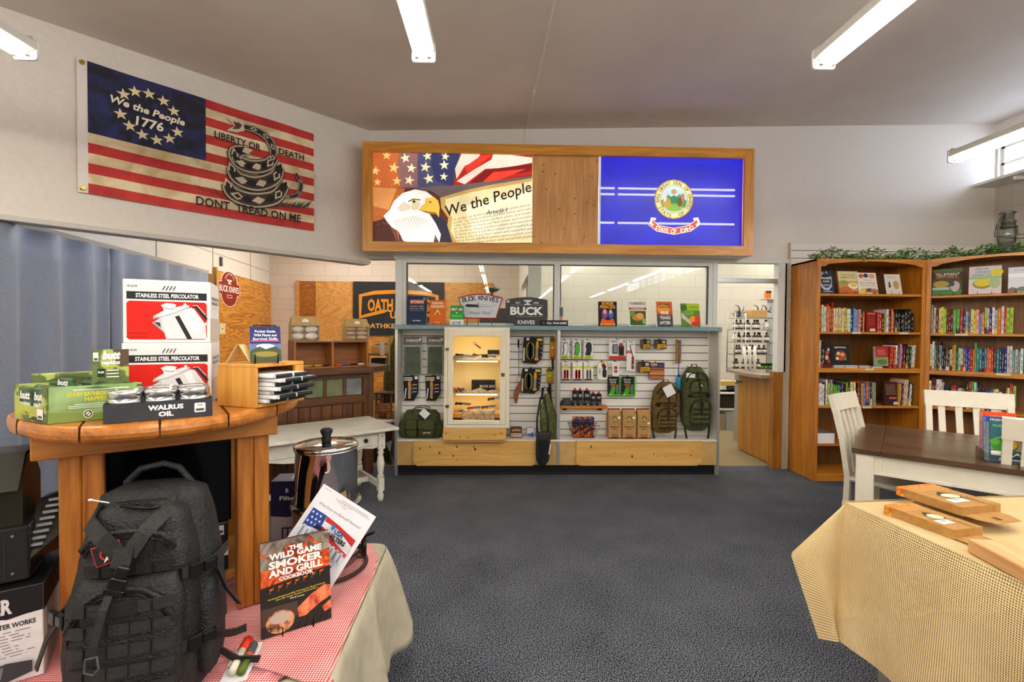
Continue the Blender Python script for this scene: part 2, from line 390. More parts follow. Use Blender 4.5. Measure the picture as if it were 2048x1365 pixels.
# diagonal bulkhead
mb = MB()
zk = K.p(735, 526)[1]
for p in [(-3.1, .0, zk, 3.9)]:
    a = K.w(p[0], 0, 0); c = K.w(0.02, 0, 0); n = K.n*.1
    vs = [a, c, c+n, a+n]; vs = [q+V((0, 0, p[2])) for q in vs]+[q+V((0, 0, p[3])) for q in vs]
    mb.add(vs, [(0, 3, 2, 1), (4, 5, 6, 7), (0, 1, 5, 4), (1, 2, 6, 5), (2, 3, 7, 6), (3, 0, 4, 7)], wallw)
struct(mb, 'wall_left', 'warm white diagonal upper wall that carries the large flag')
mb = MB(); mb.T = Matrix.Translation(K.o) @ Matrix.Rotation(K.a, 4, 'Z')
mb.box(-3.08, -.01, -.016, .115, zk-.022, zk+.012, noisy('grey_trim', '#b5b1aa', '#bcb8b2', 20, .5), .003)
struct(mb, 'trim_1', 'thin grey trim along the lower edge of the diagonal wall')
# left wall behind the curtain and plywood
zc = LW.p(150, 484)[1]; sc_ = LW.p(403, 546)[0]
LT = Matrix.Translation(LW.o) @ Matrix.Rotation(LW.a, 4, 'Z')
mb = MB(); mb.T = LT; mb.box(-10, 8.4, .02, .14, 0, 3.9, wallw)
for k in range(3): mb.box(5.0+k*1.22, 5.012+k*1.22, .012, .021, 2.1, 2.9, M('#b8aea2'))
mb.box(2.5, 8.3, .014, .021, zc+.30, zc+.312, M('#b3a99d'))
o = struct(mb, 'wall_curtain_side', 'white painted side wall over the curtain and the plywood')
mb = MB(); mb.T = LT; mb.box(2.2, sc_+.12, -.03, .03, zc, zc+.045, M('#a29c93', .5), .004)
struct(mb, 'trim_2', 'narrow grey rail over the blue curtain')
ply = plywood('orange_plywood', '#d0913a', '#ac6a20', (1.0, .5, 3.4)); plyl = plywood('light_plywood', '#cf9650', '#bb7f3c', (.9, .5, 2.4))
plyd = plywood('brown_plywood', '#a46321', '#8a4c16', (1.2, .5, 3.0))
s0 = LW.p(431, 560)[0]; s1 = LW.p(596, 590)[0]; zp = LW.p(595, 585)[1]
mb = MB(); mb.T = LT; mb.box(s0, s1, -.004, .02, 0, zp, ply); mb.box(s0-.04, s0, -.03, .02, 0, zp+.03, M('#b98a3e'))
struct(mb, 'wall_plywood', 'orange varnished plywood panelling on the side wall')
# far walls
cm = cmu('block_wall', '#d5c6b8', '#cfc0b1', 'XZ', .4, .2, '#b8a99b'); cw = cmu('cream_block_wall', '#b8b5ab', '#b4b1a7', 'XZ', .4, .2, '#a8a59c')
FF = Fr(0, YF); xp0 = FF.p(1033, 560)[0]
mb = MB(); mb.box(-4.4, xp0+.3, YF, YF+.12, 0, 2.95, cm); struct(mb, 'wall_far', 'tan painted block wall behind the bar and the plywood')
mb = MB()
zt = FF.p(640, 563)[1]
def fx(px): return FF.p(px, 600)[0]
mb.box(fx(596), fx(633), YF-.02, YF, 0, zt, plyd); mb.box(fx(596)-.01, fx(600), YF-.05, YF, 0, zt+.01, plyl)
mb.box(fx(633), fx(705), YF-.03, YF, .95, zt, plyl); mb.box(fx(633), fx(940), YF-.02, YF, 0, zt, ply); mb.box(fx(889), fx(940), YF-.03, YF, .8, zt, plyl); mb.box(fx(940), fx(985), YF-.03, YF, .8, zt, ply)
struct(mb, 'wall_far_panelling', 'light and orange plywood sheets fixed to the far block wall')
mb = MB(); mb.box(xp0+.3, XR+.1, YO, YO+.12, 0, 2.95, cw); struct(mb, 'wall_office', 'cream painted block wall of the office')
xq = Fr(0, 5.45).p(1058, 560)[0]
mb = MB(); mb.box(xq, xq+.12, 5.45, YF, 0, 1.0, wallw); mb.box(xq, xq+.12, 5.45, YF, 2.15, 2.95, wallw); mb.box(xq, xq+.12, 7.2, YF, 1.0, 2.15, wallw); mb.box(xq-.01, xq+.14, 5.42, 5.5, 0, 2.95, M('#cfd0cb', .4))
mb.box(xq+.02, xq+.1, 6.3, 6.36, 1, 2.15, M('#8d8c88'))
struct(mb, 'wall_partition', 'pale partition with a grey end post behind the counter glass')
mb = MB(); mb.box(XR, XR+.1, YW+.1, 8.3, 0, 2.95, wallw); struct(mb, 'wall_office_right', 'white right wall of the office')
# right wall with clerestory
def ry(px, py): return at_x(px, py, XR).y
zs = at_x(2000, 364, XR).z; zw = at_x(2000, 292, XR).z
cwl = cmu('side_block_wall', '#c8bfb5', '#c4bbb1', 'YZ', .8, .4, '#b3aaa0')
mb = MB(); mb.box(XR, XR+.15, -10, YW+.1, 0, zs, cwl); mb.box(XR, XR+.15, -10, YW+.1, zw, 3.95, wallp)
ywin = YW-.02; mb.box(XR, XR+.15, ywin, YW+.1, zs, zw, wallp)
struct(mb, 'wall_right', 'grey block right wall below the clerestory windows')
wd = .62; y = ywin; i = 0
fr = M('#e9e8e4', .4); gl = glassy('window_glass', '#ffffff', .05)
while y > -9.5 and i < 18:
    i += 1; mb = MB(); a, c = y-wd, y
    mb.box(XR+.02, XR+.1, a-.1, a, zs, zw, wallp)
    for (p, q, r_, t) in ((a, a+.03, zs, zw), (c-.03, c, zs, zw), (a, c, zs, zs+.03), (a, c, zw-.03, zw), (a, c, (zs+zw)/2-.012, (zs+zw)/2+.012)): mb.box(XR+.04, XR+.08, p, q, r_, t, fr)
    w = struct(mb, 'window_%d' % i, 'small clerestory window high in the right wall' if i > 2 else ('clerestory window nearest the back corner' if i == 1 else 'second clerestory window from the back corner'))
    if i > 2: w['group'] = 'clerestory windows out of frame'
    g = MB().box(XR+.055, XR+.062, a+.02, c-.02, zs+.02, zw-.02, gl).build('pane', w)
    y -= wd+.1
mb = MB(); mb.box(XR-.26, XR, -9.5, YW-.002, zs-.05, zs-.02, M('#dcdbd8', .45), .004)
for k in range(8):
    yy = 4.6-k*1.6; mb.box(XR-.2, XR-.002, yy-.012, yy+.012, zs-.08, zs-.05, fr); mb.box(XR-.03, XR-.002, yy-.012, yy+.012, zs-.16, zs-.05, fr)
struct(mb, 'trim_3', 'white sill shelf under the clerestory windows')
# walls behind the camera
struct(MB().box(-4.4, XR+.1, -10.1, -10, 0, 3.95, wallw), 'wall_rear', 'white wall of the shop behind the viewer')
# slatwall panel right of the office door
slatw = M('#f0ede7', .45); slatd = M('#4a4644', .8)
def slats(mb, x0, x1, y, z0, z1, mat=slatw, step=.0815, gap=.007, t=.014, top=None):
    mb.box(x0, x1, y, y+.006, z0, z1, slatd)
    z = top if top is not None else z1
    zz = z1
    n = 0
    while zz > z0+.01:
        lo = (z - (n+1)*step) if top is not None and n == 0 else zz-step
        lo = max(lo, z0); mb.box(x0, x1, y-t, y, lo+gap/2, zz-gap/2, mat); zz = lo; n += 1
xs = BX(1579, 600, -.03); zsl = BZ(1700, 487, -.03)
mb = MB(); slats(mb, xs, XR-.01, YW-.008, 0, zsl, M('#e6e2dc', .5)); mb.box(xs-.01, xs+.002, YW-.04, YW, 0, zsl, M('#cfc0a4', .6))
struct(mb, 'trim_4', 'white slatted wall panel rising behind the bookcases')
# ---- conduit wire on the ceiling and wall
mb = MB(); wx = BX(1057, 262); zz = cz(wx)
pts = [(wx+.12, 1.2, zz-.01), (wx+.07, 2.4, zz-.012), (wx+.02, 3.9, zz-.012), (wx, 4.2, zz-.02), (wx-.02, YW-.03, zz-.01), (wx-.04, YW-.012, zz-.03), (wx-.045, YW-.008, ZB+.9)]
mb.tube(pts, .0035, M('#d9d2c8')); mb.ball((wx, 4.18, zz-.012), .014, M('#d9d2c8'), 8, 5)
tag(mb.build("lamp_cord"), 'thin white cord stapled along the ceiling and down behind the framed light box', 'cord')
# ---------------------------------------------------------------- fluorescent strip fixtures
tubem = emis('fluorescent_glow', '#fff8ec', TUBE_E); housing = M('#d9d8d0', .4); plate = M('#efeee8', .4)
def fixture(x, y1, z, label, group=None):
    """8 ft strip, far end at y1, underside of tubes at z"""
    t = thing('strip_light', label, 'ceiling light', (x, y1, z), 0, group)
    mb = MB(); mb.box(-.052, .052, -2.42, -.012, .03, .075, housing, .004); mb.box(-.03, .03, -2.42, -.02, .024, .031, plate)
    mb.box(-.045, .045, -.03, -.02, .075, .09, M('#b8b8b2'))
    for s in (-1, 1):
        for yy in (-.035, -2.395): mb.box(s*.028-.009, s*.028+.009, yy-.012, yy+.012, -.006, .031, plate, .003)
    mb.build('housing', t)
    for yy in (-.012, -2.432):
        mb = MB(); mb.prism(rr(-.055, -.012, .055, .085, .014), (0, yy, 0), (1, 0, 0), (0, .012, 0), 1, plate); mb.build('end_plate', t)
    for s in (-1, 1):
        mb = MB(); mb.tube([(s*.028, -.05, .006), (s*.028, -2.38, .006)], .0128, tubem, 10); mb.build('tube', t)
    for yy in (-1.2,):
        mb = MB(); mb.tube([(0, yy, .075), (0, yy, cz(x)-z-.002)], .0018, M('#9b9890', .4, 1), 6); mb.build('hanging_wire', t)
    return t
def copy_tree(o, parent=None, n=0):
    c = o.copy(); COL.objects.link(c)
    if parent: c.parent = parent
    for ch in [q for q in bpy.data.objects if q.parent == o]: copy_tree(ch, c)
    return c
ZL = 2.735
proto = None
cams_ = [(at_z(55, 117, ZL), 'strip light cut off by the left edge of the photo, over the flag'),
         (at_z(848, 122, ZL), 'strip light hanging top centre, left of the ceiling cord'),
         (at_z(1645, 136, ZL), 'strip light at upper right, pointing away from the clerestory'),
         (at_z(1908, 324, ZL), 'strip light at far right in front of the clerestory windows')]
for i, (p, lb) in enumerate(cams_):
    t = fixture(p.x, p.y, ZL, lb)
    if proto is None: proto = t
    y = p.y-2.75
    while y > -7.4:
        c = copy_tree(proto); c.location = (p.x, y, ZL); c['label'] = 'fluorescent strip light further back in the shop, seen only mirrored in the counter glass'; c['group'] = 'strip lights behind the viewer'
        y -= 2.75
for x, y in ((-2.6, 7.85), (-1.1, 7.85), (1.3, 7.55), (2.9, 7.55), (4.4, 7.55)):  # added lamps, never in view, put in to light the office and bar
    c = copy_tree(proto); c.location = (x, y, 2.82); c['label'] = 'strip light over the office and bar, hidden above the bulkhead'; c['group'] = 'strip lights over the office'
    for q in [q for q in bpy.data.objects if q.parent == c and q.name.startswith('hanging_wire')]: bpy.data.objects.remove(q)
# ---------------------------------------------------------------- counter glazing
al = M('#c9cbcb', .35, .6); alw = M('#d6d8d6', .4)
pane = glassy('counter_glass', '#f6f8f6', .045)
zl = BZ(1000, 651.5)
def glazed(name, label, x0, x1, z0, z1, wl, wr):
    mb = MB(); y0, y1 = YW-.03, YW+.05
    mb.box(x0, x0+wl, y0, y1, z0, z1, alw, .003); mb.box(x1-wr, x1, y0, y1, z0, z1, alw, .003)
    mb.box(x0+wl, x1-wr, y0, y1, z1-.04, z1, alw, .003); mb.box(x0+wl, x1-wr, y0, y1, z0, z0+.025, alw, .003)
    for a, c, d, e in ((x0+wl, x0+wl+.008, z0+.025, z1-.04), (x1-wr-.008, x1-wr, z0+.025, z1-.04), (x0+wl, x1-wr, z1-.048, z1-.04)): mb.box(a, c, y0-.001, y0+.03, d, e, M('#3b3d40', .5))
    o = struct(mb, name, label)
    MB().box(x0+wl, x1-wr, YW+.005, YW+.011, z0+.02, z1-.035, pane).build('pane', o); return o
xa, xb, xc = BX(792), BX(1113.5), BX(1423)
glazed('window_31', 'left pane of the interior window on top of the counter', xa+.075, xb, zl, ZB-.045, .04, .033)
glazed('window_32', 'right pane of the interior window on top of the counter', xb, xc, zl, ZB-.045, .033, .05)
mb = MB(); mb.box(xa-.02, xd, YW-.035, YW+.06, ZB-.045, ZB, alw, .004); mb.box(xa, xa+.075, YW-.034, YW+.06, 0, ZB-.045, alw, .004); mb.box(xc, xc+.05, YW-.034, YW+.06, 0, ZB-.045, alw, .004)
mb.box(CX0+.0, xa-.02, YW-.02, YW+.1, ZB-.045, ZB, M('#bdb9b1'))
mb.box(BX(1553), BX(1570), YW-.034, YW+.06, 1.04, ZB-.045, alw, .004); mb.box(BX(1566), xd, YW-.034, YW+.1, 0, ZB, M('#b3a898', .5)); mb.box(BX(1548), BX(1566), YW-.02, YW+.06, 0, 1.04, wood('door_jamb_wood', '#a26a22', '#7c4a12', 'Z', 1.2))
z5 = BZ(1480, 566); mb.box(xc+.05, BX(1553), YW-.02, YW+.05, z5, z5+.045, M('#b9bcbf', .25, .9), .003)
struct(mb, 'trim_5', 'pale metal framing around the counter glass and the office doorway')
MB().box(xc+.05, BX(1553), YW+.01, YW+.016, z5+.045, ZB-.045, pane).build('window_33').update_tag()
o = bpy.data.objects['window_33']; tag(o, 'clear transom pane over the office doorway', 'window', kind='structure')
# ================================================================ helpers for pixel-measured faces
def qmap(fr, x0, x1, z0, z1, d=0.0):
    """photo point -> (u, v) on the face x0..x1, z0..z1 of a reference plane"""
    def q(px, py):
        a, b = fr.p(px, py, d); return (a-x0)/(x1-x0), (b-z0)/(z1-z0)
    return q
def zoomq(q, sc, ox, oy): return lambda x, y: q(ox+x/sc, oy+y/sc)
def arc_text(cu, cv, r, asp, txt, h, col, a_start, a_end, bold=.01, inward=False):
    o = []; n = len(txt)
    for i, ch in enumerate(txt):
        if ch == ' ': continue
        a = a_start+(a_end-a_start)*(i/(max(n-1, 1)))
        rot = a-PI/2 if not inward else a+PI/2
        o.append(('t', cu+math.cos(a)*r/asp, cv+math.sin(a)*r, h, ch, col, bold, 0, None, rot))
    return o
# ================================================================ LARGE FLAG on the diagonal wall
a = K.p(166, 119, -.02); b = K.p(628, 268, -.02); c = K.p(170, 386, -.02); d = K.p(628, 462, -.02)
fs0, fs1, fz0, fz1 = (a[0]+c[0])/2-.035, b[0], (c[1]+d[1])/2, (a[1]+b[1])/2
FWd, FH = fs1-fs0, fz1-fz0
def fwave(u, v, h):
    x = u*FWd; return V((x, -.016-h-.005*math.sin(x*9+v*2)-.004*math.sin(x*3.1+1)*(1-v), v*FH-.012*math.sin(u*PI)*(1-v)*.6))
qf = zoomq(qmap(K, fs0, fs1, fz0, fz1, -.02), 2.768, 0, 80)
fred = noisy('aged_red_cloth', '#a81822', '#c93a26', 5, .7, .05, detail=8, lo=.3, hi=.75, dist=1.0); fcream = noisy('aged_cream_cloth', '#b59a68', '#e6d3ae', 5, .7, .05, detail=8, lo=.3, hi=.6, dist=1.0)
fnavy = noisy('inked_navy_cloth', '#0a0d1c', '#28307c', 6, .7, .05, detail=8, lo=.42, hi=.85, dist=1.5)
mb = MB(); uc = qf(1139, 520)[0]; hu = .033
els = []
for i in range(13):
    els.append(('r', hu if i < 6 else (uc if i > 6 else hu), i/13, 1, (i+1)/13, fred if i % 2 == 0 else fcream))
els.append(('r', hu, 6/13, uc, 1, fnavy)); els[6] = ('r', hu, 6/13-1/13+1/13, 1, 7/13, fred)
mb.grid(lambda u, v: fwave(u, v, -.0006), 40, 10, M('#ded6d2', .7))
draw(mb, (0, 0, 0), (FWd, 0, 0), (0, 0, FH), els, .0004, fwave)
E2 = []
st = M('#e2cfa2', .7)
for x, y in ((685, 300), (748, 285), (825, 298), (905, 338), (962, 395), (982, 510), (938, 545), (868, 553), (788, 523), (718, 475), (668, 410)):
    u, v = qf(x, y); E2.append(('p', star(u, v, .047, FWd/FH, PI/2+.15), st))
def coil(pts, w, base='#3b322b', sp=.055):
    P = [qf(*p) for p in pts]; Q = []
    for i in range(len(P)-1):
        p0, p1, p2, p3 = P[max(i-1, 0)], P[i], P[i+1], P[min(i+2, len(P)-1)]
        for t in (0, .25, .5, .75): Q.append(tuple(.5*((2*p1[k])+(-p0[k]+p2[k])*t+(2*p0[k]-5*p1[k]+4*p2[k]-p3[k])*t*t+(-p0[k]+3*p1[k]-3*p2[k]+p3[k])*t**3) for k in (0, 1)))
    Q.append(P[-1]); tp = [math.sin(PI*(.12+.76*j/(len(Q)-1)))**.5 for j in range(len(Q))]; E2.append(('l', Q, [w*1.12*z for z in tp], '#14110f')); E2.append(('l', Q, [w*z for z in tp], '#b5a68c')); E2.append(('l', Q, [w*.74*z for z in tp], base))
    for i in range(1, len(Q)-1, 2):
        (x, y), (x2, y2) = Q[i], Q[i+1]; a_ = math.atan2((y2-y), (x2-x)*FWd/FH)
        E2.append(('p', star(x, y, w*.46, FWd/FH, a_, 2, .55), '#cdbd9f' if i % 4 == 1 else '#1d1815'))
        E2.append(('p', star(x, y, w*.25, FWd/FH, a_, 2, .6), '#2a221c'))
for i in range(46):
    x = 1075+i*13.7+random.random()*8; y0 = 800+min(i, 24)*4.6+random.random()*10
    a_ = qf(x, y0+6); b_ = qf(x-34+i*1.6, y0-34+random.random()*20); c_ = qf(x+9, y0+12)
    E2.append(('p', [a_, c_, b_], '#1d3a33' if i % 2 else '#2d5246'))
    b_ = qf(x+36, y0+30+random.random()*10); E2.append(('p', [a_, c_, b_], '#20463c'))
coil([(1255, 790), (1290, 850), (1400, 885), (1520, 870), (1575, 800)], .14)
coil([(1575, 870), (1640, 860), (1662, 800), (1632, 740)], .045)
coil([(1275, 700), (1315, 765), (1420, 795), (1515, 765), (1545, 705)], .135)
coil([(1380, 612), (1300, 622), (1320, 675), (1400, 702), (1480, 690), (1515, 650)], .125)
coil([(1500, 665), (1508, 610), (1478, 548), (1420, 505), (1340, 480)], .07)
E2.append(('p', [qf(1345, 462), qf(1300, 440), qf(1252, 428), qf(1268, 452), qf(1300, 478), qf(1262, 495), qf(1250, 505), qf(1310, 515), qf(1350, 505)], '#cabda4'))
E2.append(('p', [qf(1335, 470), qf(1285, 452), qf(1300, 480), qf(1275, 496), qf(1330, 495)], '#5c2a24')); E2.append(('e', *qf(1318, 462), .003, .008, '#111111'))
u, v = qf(822, 398); E2.append(('t', u, v, 0.055, 'We the People', '#e9dfc9', .03, .2, .27, -.06))
u, v = qf(826, 468); E2.append(('t', u, v, .07, '1776', '#e9dfc9', .03, .1))
u, v = qf(1315, 562); E2.append(('t', u, v, .058, 'LIBERTY OR', '#16120f', .02, 0, .215, -.02))
u, v = qf(1608, 637); E2.append(('t', u, v, .058, 'DEATH', '#16120f', .02, 0, .135))
u, v = qf(1392, 942); E2.append(('t', u, v, .072, 'DONT  TREAD ON ME', '#16120f', .018, 0, .5))
for y in (116, 384):
    u, v = qf(0, 0); E2.append(('e', hu*.5, .97 if y < 200 else .03, .008, .014, M('#b6a23a', .3, 1), .001))
draw(mb, (0, 0, 0), (FWd, 0, 0), (0, 0, FH), E2, .0003, fwave, None, .006)
w = K.w(fs0, 0, fz0)
t = thing('wall_flag', 'large weathered star and stripe flag with coiled rattlesnake on the diagonal upper wall', 'flag', w, K.a); mb.build('cloth', t)
for s_ in (.02, .98): MB().tube([(.016, -.024, s_*FH), (.016, .012, s_*FH)], .006, M('#a08a30', .3, 1), 8).build('grommet', t)
# ================================================================ FRAMED LIGHT BOX
YB = 4.69; LB = Fr(0, YB)
x0, _ = LB.p(725, 400); x1, _ = LB.p(1507.5, 400); z0 = (LB.p(726, 503)[1]+LB.p(1507, 511)[1])/2; z1 = (LB.p(726, 283)[1]+LB.p(1507, 297)[1])/2
fw = .096; oakx = wood('honey_oak_rail', '#dc9a40', '#bc7a24', 'X', 1.3, .35); oakz = wood('honey_oak_stile', '#dc9a40', '#bc7a24', 'Z', 1.3, .35)
t = thing('light_box', 'long wood-framed light box holding the eagle and blue banners over the counter', 'light box', (x0, YB, z0)); Wd, H = x1-x0, z1-z0
mb = MB()
for zz, m0 in ((0, 1), (H, -1)):
    a, b = (zz, zz+fw*m0)
    mb = MB(); mb.prism([(0, a), (Wd, a), (Wd-fw, b), (fw, b)], (0, 0, 0), (1, 0, 0), (0, .03, 0), 1, oakx); mb.build('frame_rail', t)
for xx, m0 in ((0, 1), (Wd, -1)):
    mb = MB(); mb.prism([(xx, 0), (xx, H), (xx+fw*m0, H-fw), (xx+fw*m0, fw)], (0, 0, 0), (1, 0, 0), (0, .03, 0), 1, oakz); mb.build('frame_stile', t)
mb = MB(); bx = M('#cfcac2', .6)
mb.box(.002, Wd-.002, .03, YW-YB-.003, .001, .014, bx); mb.box(.002, Wd-.002, .03, YW-YB-.003, H-.014, H-.001, oakx); mb.box(.002, .014, .03, YW-YB-.003, .014, H-.014, oakz); mb.box(Wd-.014, Wd-.002, .03, YW-YB-.003, .014, H-.014, oakz)
mb.box(.014, Wd-.014, YW-YB-.012, YW-YB-.003, .014, H-.014, M('#e8e6e0', .6)); mb.build('case', t)
iy = .05
def li(px): return LB.p(px, 400, iy)[0]-x0
xe0, xe1, xw1, xi1 = fw-.004, li(1064), li(1197), Wd-fw+.004
mb = MB(); pk = wood('knotty_pine_boards', '#dca468', '#c08748', 'Z', 1.0, .45); n = 4; ww = (xw1-xe1)/n
for i in range(n): mb.box(xe1+i*ww+.0015, xe1+(i+1)*ww-.0015, iy-.008, iy+.012, .03, H-.03, pk, .003)
for i in range(16):
    kx = xe1+random.random()*(xw1-xe1-.03)+.015; kz = .1+random.random()*(H-.2); mb.prism(ell(kx, kz, .006+.006*random.random(), .005, 8), (0, iy-.009, 0), (1, 0, 0), (0, .0008, 0), 1, M('#5f3a18'))
mb.build('plank_panel', t)
mb = MB(); lt = emis('sign_tube_glow', '#fffaf0', 14)
for a, c in ((xe0+.05, xe1-.05), (xw1+.02, xw1+.18), (xw1+.22, xi1-.04)):
    for py in (378, 390, 447): zz = LB.p(1340, py, .12)[1]-z0-(.0 if a > 1.5 else -.02); MB().tube([(a, .13, zz), (c, .13, zz)], .011, lt, 8).build('sign_tube', t)
BLC = {}
def back(c, e=.36, al=.935):  # cloth itself emits; light from the tubes behind is put into its colour
    if not isinstance(c, str): return c
    if c in BLC: return BLC[c]
    m, nt, b_, N, L = nodes('backlit_cloth_'+c.strip('#')); col = (*lin(c), 1)
    b_.inputs['Base Color'].default_value = tuple(v*.35 for v in col[:3])+(1,); b_.inputs['Roughness'].default_value = .45; b_.inputs['Emission Color'].default_value = col
    tc = N('ShaderNodeTexCoord'); n = N('ShaderNodeTexNoise', i_Scale=3.0, i_Detail=2.0); L(tc.outputs['Object'], n.inputs['Vector'])
    mr = N('ShaderNodeMapRange'); mr.inputs[1].default_value = .3; mr.inputs[2].default_value = .7; mr.inputs[3].default_value = e*.75; mr.inputs[4].default_value = e*1.25; L(n.outputs[0], mr.inputs[0]); L(mr.outputs[0], b_.inputs['Emission Strength'])
    b_.inputs['Alpha'].default_value = al; BLC[c] = m; return m
bo = lambda c: back(c, .30, 1.0)
# eagle banner
zi0, zi1 = fw-.01, H-fw+.01
q0 = qmap(LB, x0+xe0, x0+xe1, z0+zi0, z0+zi1, iy); qe = zoomq(q0, 2.438, 700, 240); WE, HE = xe1-xe0, zi1-zi0
def P(*xy): return [qe(xy[i], xy[i+1]) for i in range(0, len(xy), 2)]
els = [('r', 0, 0, 1, 1, '#5a2c1c'), ('p', P(107, 155, 330, 155, 260, 330, 230, 600, 107, 600), '#8a3f1c'), ('p', P(107, 250, 300, 250, 240, 420, 107, 520), '#b4602a'), ('p', P(107, 300, 230, 330, 190, 440, 107, 420), '#d68c4a'),
       ('p', P(107, 155, 540, 155, 520, 230, 500, 330, 330, 335, 107, 330), '#4b4868'), ('p', P(107, 155, 240, 155, 230, 250, 250, 330, 107, 330), '#c0602c'), ('p', P(240, 155, 330, 155, 330, 330, 250, 330, 230, 250), '#8a5f5c'),
       ('p', P(400, 155, 540, 155, 510, 240, 500, 325, 420, 300, 395, 220), '#31365e'), ('p', P(540, 155, 888, 160, 888, 270, 780, 290, 660, 330, 505, 320, 520, 250), '#b3231c'),
       ('p', P(545, 165, 640, 165, 610, 205, 560, 225, 520, 290, 512, 240), '#f0d9c6'), ('p', P(700, 162, 888, 185, 888, 210, 760, 235, 660, 240, 560, 315, 520, 300, 610, 240, 690, 195), '#f4dcc8'),
       ('p', P(640, 175, 700, 165, 640, 215, 570, 260, 560, 230), '#e63a2a'), ('p', P(660, 245, 888, 215, 888, 250, 700, 285, 640, 322, 570, 322), '#7d1216'), ('p', P(700, 255, 860, 240, 740, 290, 680, 318, 650, 300), '#e8402c'),
       ('p', P(300, 330, 520, 320, 888, 275, 888, 300, 440, 375, 400, 350), '#6a5a58'),
       ('p', P(440, 380, 560, 345, 700, 315, 888, 285, 888, 600, 500, 600, 470, 545, 480, 480, 445, 430), '#c9a25a'), ('p', P(465, 388, 600, 352, 888, 300, 888, 600, 520, 600, 492, 545, 500, 480, 468, 430), '#f0dba4'), ('p', P(560, 420, 888, 340, 888, 560, 600, 570), '#f9edc8'),
       ('p', P(107, 500, 180, 480, 230, 600, 107, 600), '#4a1d14'), ('p', P(400, 440, 470, 500, 500, 600, 430, 600), '#2a2a3c')]
for x, y, r in ((180, 175, 24), (270, 188, 26), (378, 178, 24), (465, 180, 22), (215, 235, 28), (300, 237, 26), (368, 232, 28), (460, 222, 26), (125, 250, 24), (230, 300, 24), (290, 296, 26), (385, 288, 28), (458, 278, 22), (135, 305, 20)):
    els.append(('p', star(*qe(x, y), r/445, WE/HE, PI/2+random.uniform(-.3, .3)), '#f3e3b4' if x > 240 else '#f5c070'))
els += [('t', *qe(675, 385), .115, 'We the People', '#221a14', .012, .2, .56, .30)]
for i in range(9):
    y = 455+i*17; x = 478+i*4
    els.append(('t', *qe(692+i*2, y-5), .028, 'in order to form a more perfect union and establish justice'[i*2:i*2+44], '#5b4326', 0, .35, .5, .21-.012*i))
els.append(('t', *qe(715, 447), .05, 'Article I', '#3b2a1a', .005, .4, None, .15))
wh = '#fbf6ec'
els += [('p', P(180, 495, 165, 470, 195, 440, 215, 398, 258, 358, 318, 340, 372, 350, 408, 378, 400, 405, 372, 432, 388, 460, 418, 505, 444, 560, 436, 600, 415, 560, 408, 600, 300, 600, 262, 592, 238, 545, 205, 525), wh),
        ('p', P(230, 430, 262, 400, 300, 420, 290, 440, 250, 450), '#e2cdb4'), ('p', P(300, 410, 330, 395, 345, 410, 330, 440, 300, 440), '#e6d2ae'),
        ('p', P(368, 385, 408, 376, 430, 395, 438, 425, 434, 478, 418, 452, 385, 448, 335, 440, 350, 420, 366, 410), '#f0c24a'), ('p', P(335, 440, 385, 448, 418, 452, 425, 462, 380, 458), '#a86e1c'),
        ('e', *qe(312, 400), .018, .026, '#f4d27a'), ('e', *qe(313, 400), .009, .014, '#1a130e'), ('l', P(285, 400, 310, 388, 345, 392), .012, '#4a3828'), ('e', *qe(392, 402), .008, .01, '#7a5518')]
for i in range(14):
    x = 245+i*13; els.append(('l', P(x-30, 470+abs(i-7)*3, x-12+i, 530, x-6+i*2, 588), [.012, .006, .002], '#d9cbb8'))
for i in range(40): els.append(('e', *qe(110+random.random()*130, 320+random.random()*200), .002, .003, '#ffcf8c'))
mb = MB(); mb.grid(lambda u, v: (u*WE, 0, v*HE), 1, 1, back('#8a5a3a')); draw(mb, (0, 0, 0), (WE, 0, 0), (0, 0, HE), els, .00025, None, bo)
# opaque print: its backlight is emission put into the print colours
for mt in mb.mats: pass
e_ = mb.build('eagle_banner', t, (xe0, iy-.006, zi0)); e_['label'] = 'backlit eagle and parchment banner'
# blue state banner
xb0 = xw1; WI = xi1-xb0
q0 = qmap(LB, x0+xb0, x0+xi1, z0+zi0, z0+zi1, iy); qi = zoomq(q0, 2.438, 700, 240); AS = WI/HE
bl = back('#0008a8', .40, .985)
mb = MB(); mb.grid(lambda u, v: (u*WI, 0, v*HE), 1, 1, bl)
cu, cv = qi(1578, 388); R = .222
els = [('r', 0, 0, .014, 1, '#aeb4c4'), ('e', cu, cv, R/AS, R, '#a88a3a'), ('e', cu, cv, (R-.012)/AS, R-.012, '#f2e3a0'), ('e', cu, cv, (R-.065)/AS, R-.065, '#a88a3a'), ('e', cu, cv, (R-.07)/AS, R-.07, '#cfe6ee'),
       ('p', [(cu-.09, cv-.02), (cu-.04, cv+.05), (cu, cv), (cu+.04, cv+.06), (cu+.09, cv-.02), (cu+.08, cv-.09), (cu-.08, cv-.09)], '#5e9a4e'), ('e', cu, cv-.085, .06, .055, '#8cb84e'), ('e', cu-.05, cv-.04, .03, .06, '#c9a348'), ('p', [(cu-.02, cv-.05), (cu+.025, cv-.05), (cu+.03, cv+.02), (cu, cv+.045), (cu-.025, cv+.02)], '#3f8a5c'), ('e', cu-.062, cv+.02, .012, .05, '#e9e4da'), ('e', cu+.062, cv+.02, .012, .05, '#c98a5a'), ('e', cu, cv+.085, .02, .03, '#d0a25e'), ('e', cu+.04, cv-.03, .018, .05, '#7a5a34')]
els += arc_text(cu, cv, R-.038, AS, 'GREAT SEAL OF', .036, '#3a2c12', 2.55, .59) + arc_text(cu, cv, R-.038, AS, 'THE STATE  OF IDAHO', .036, '#3a2c12', 2.9, 6.52, inward=True)
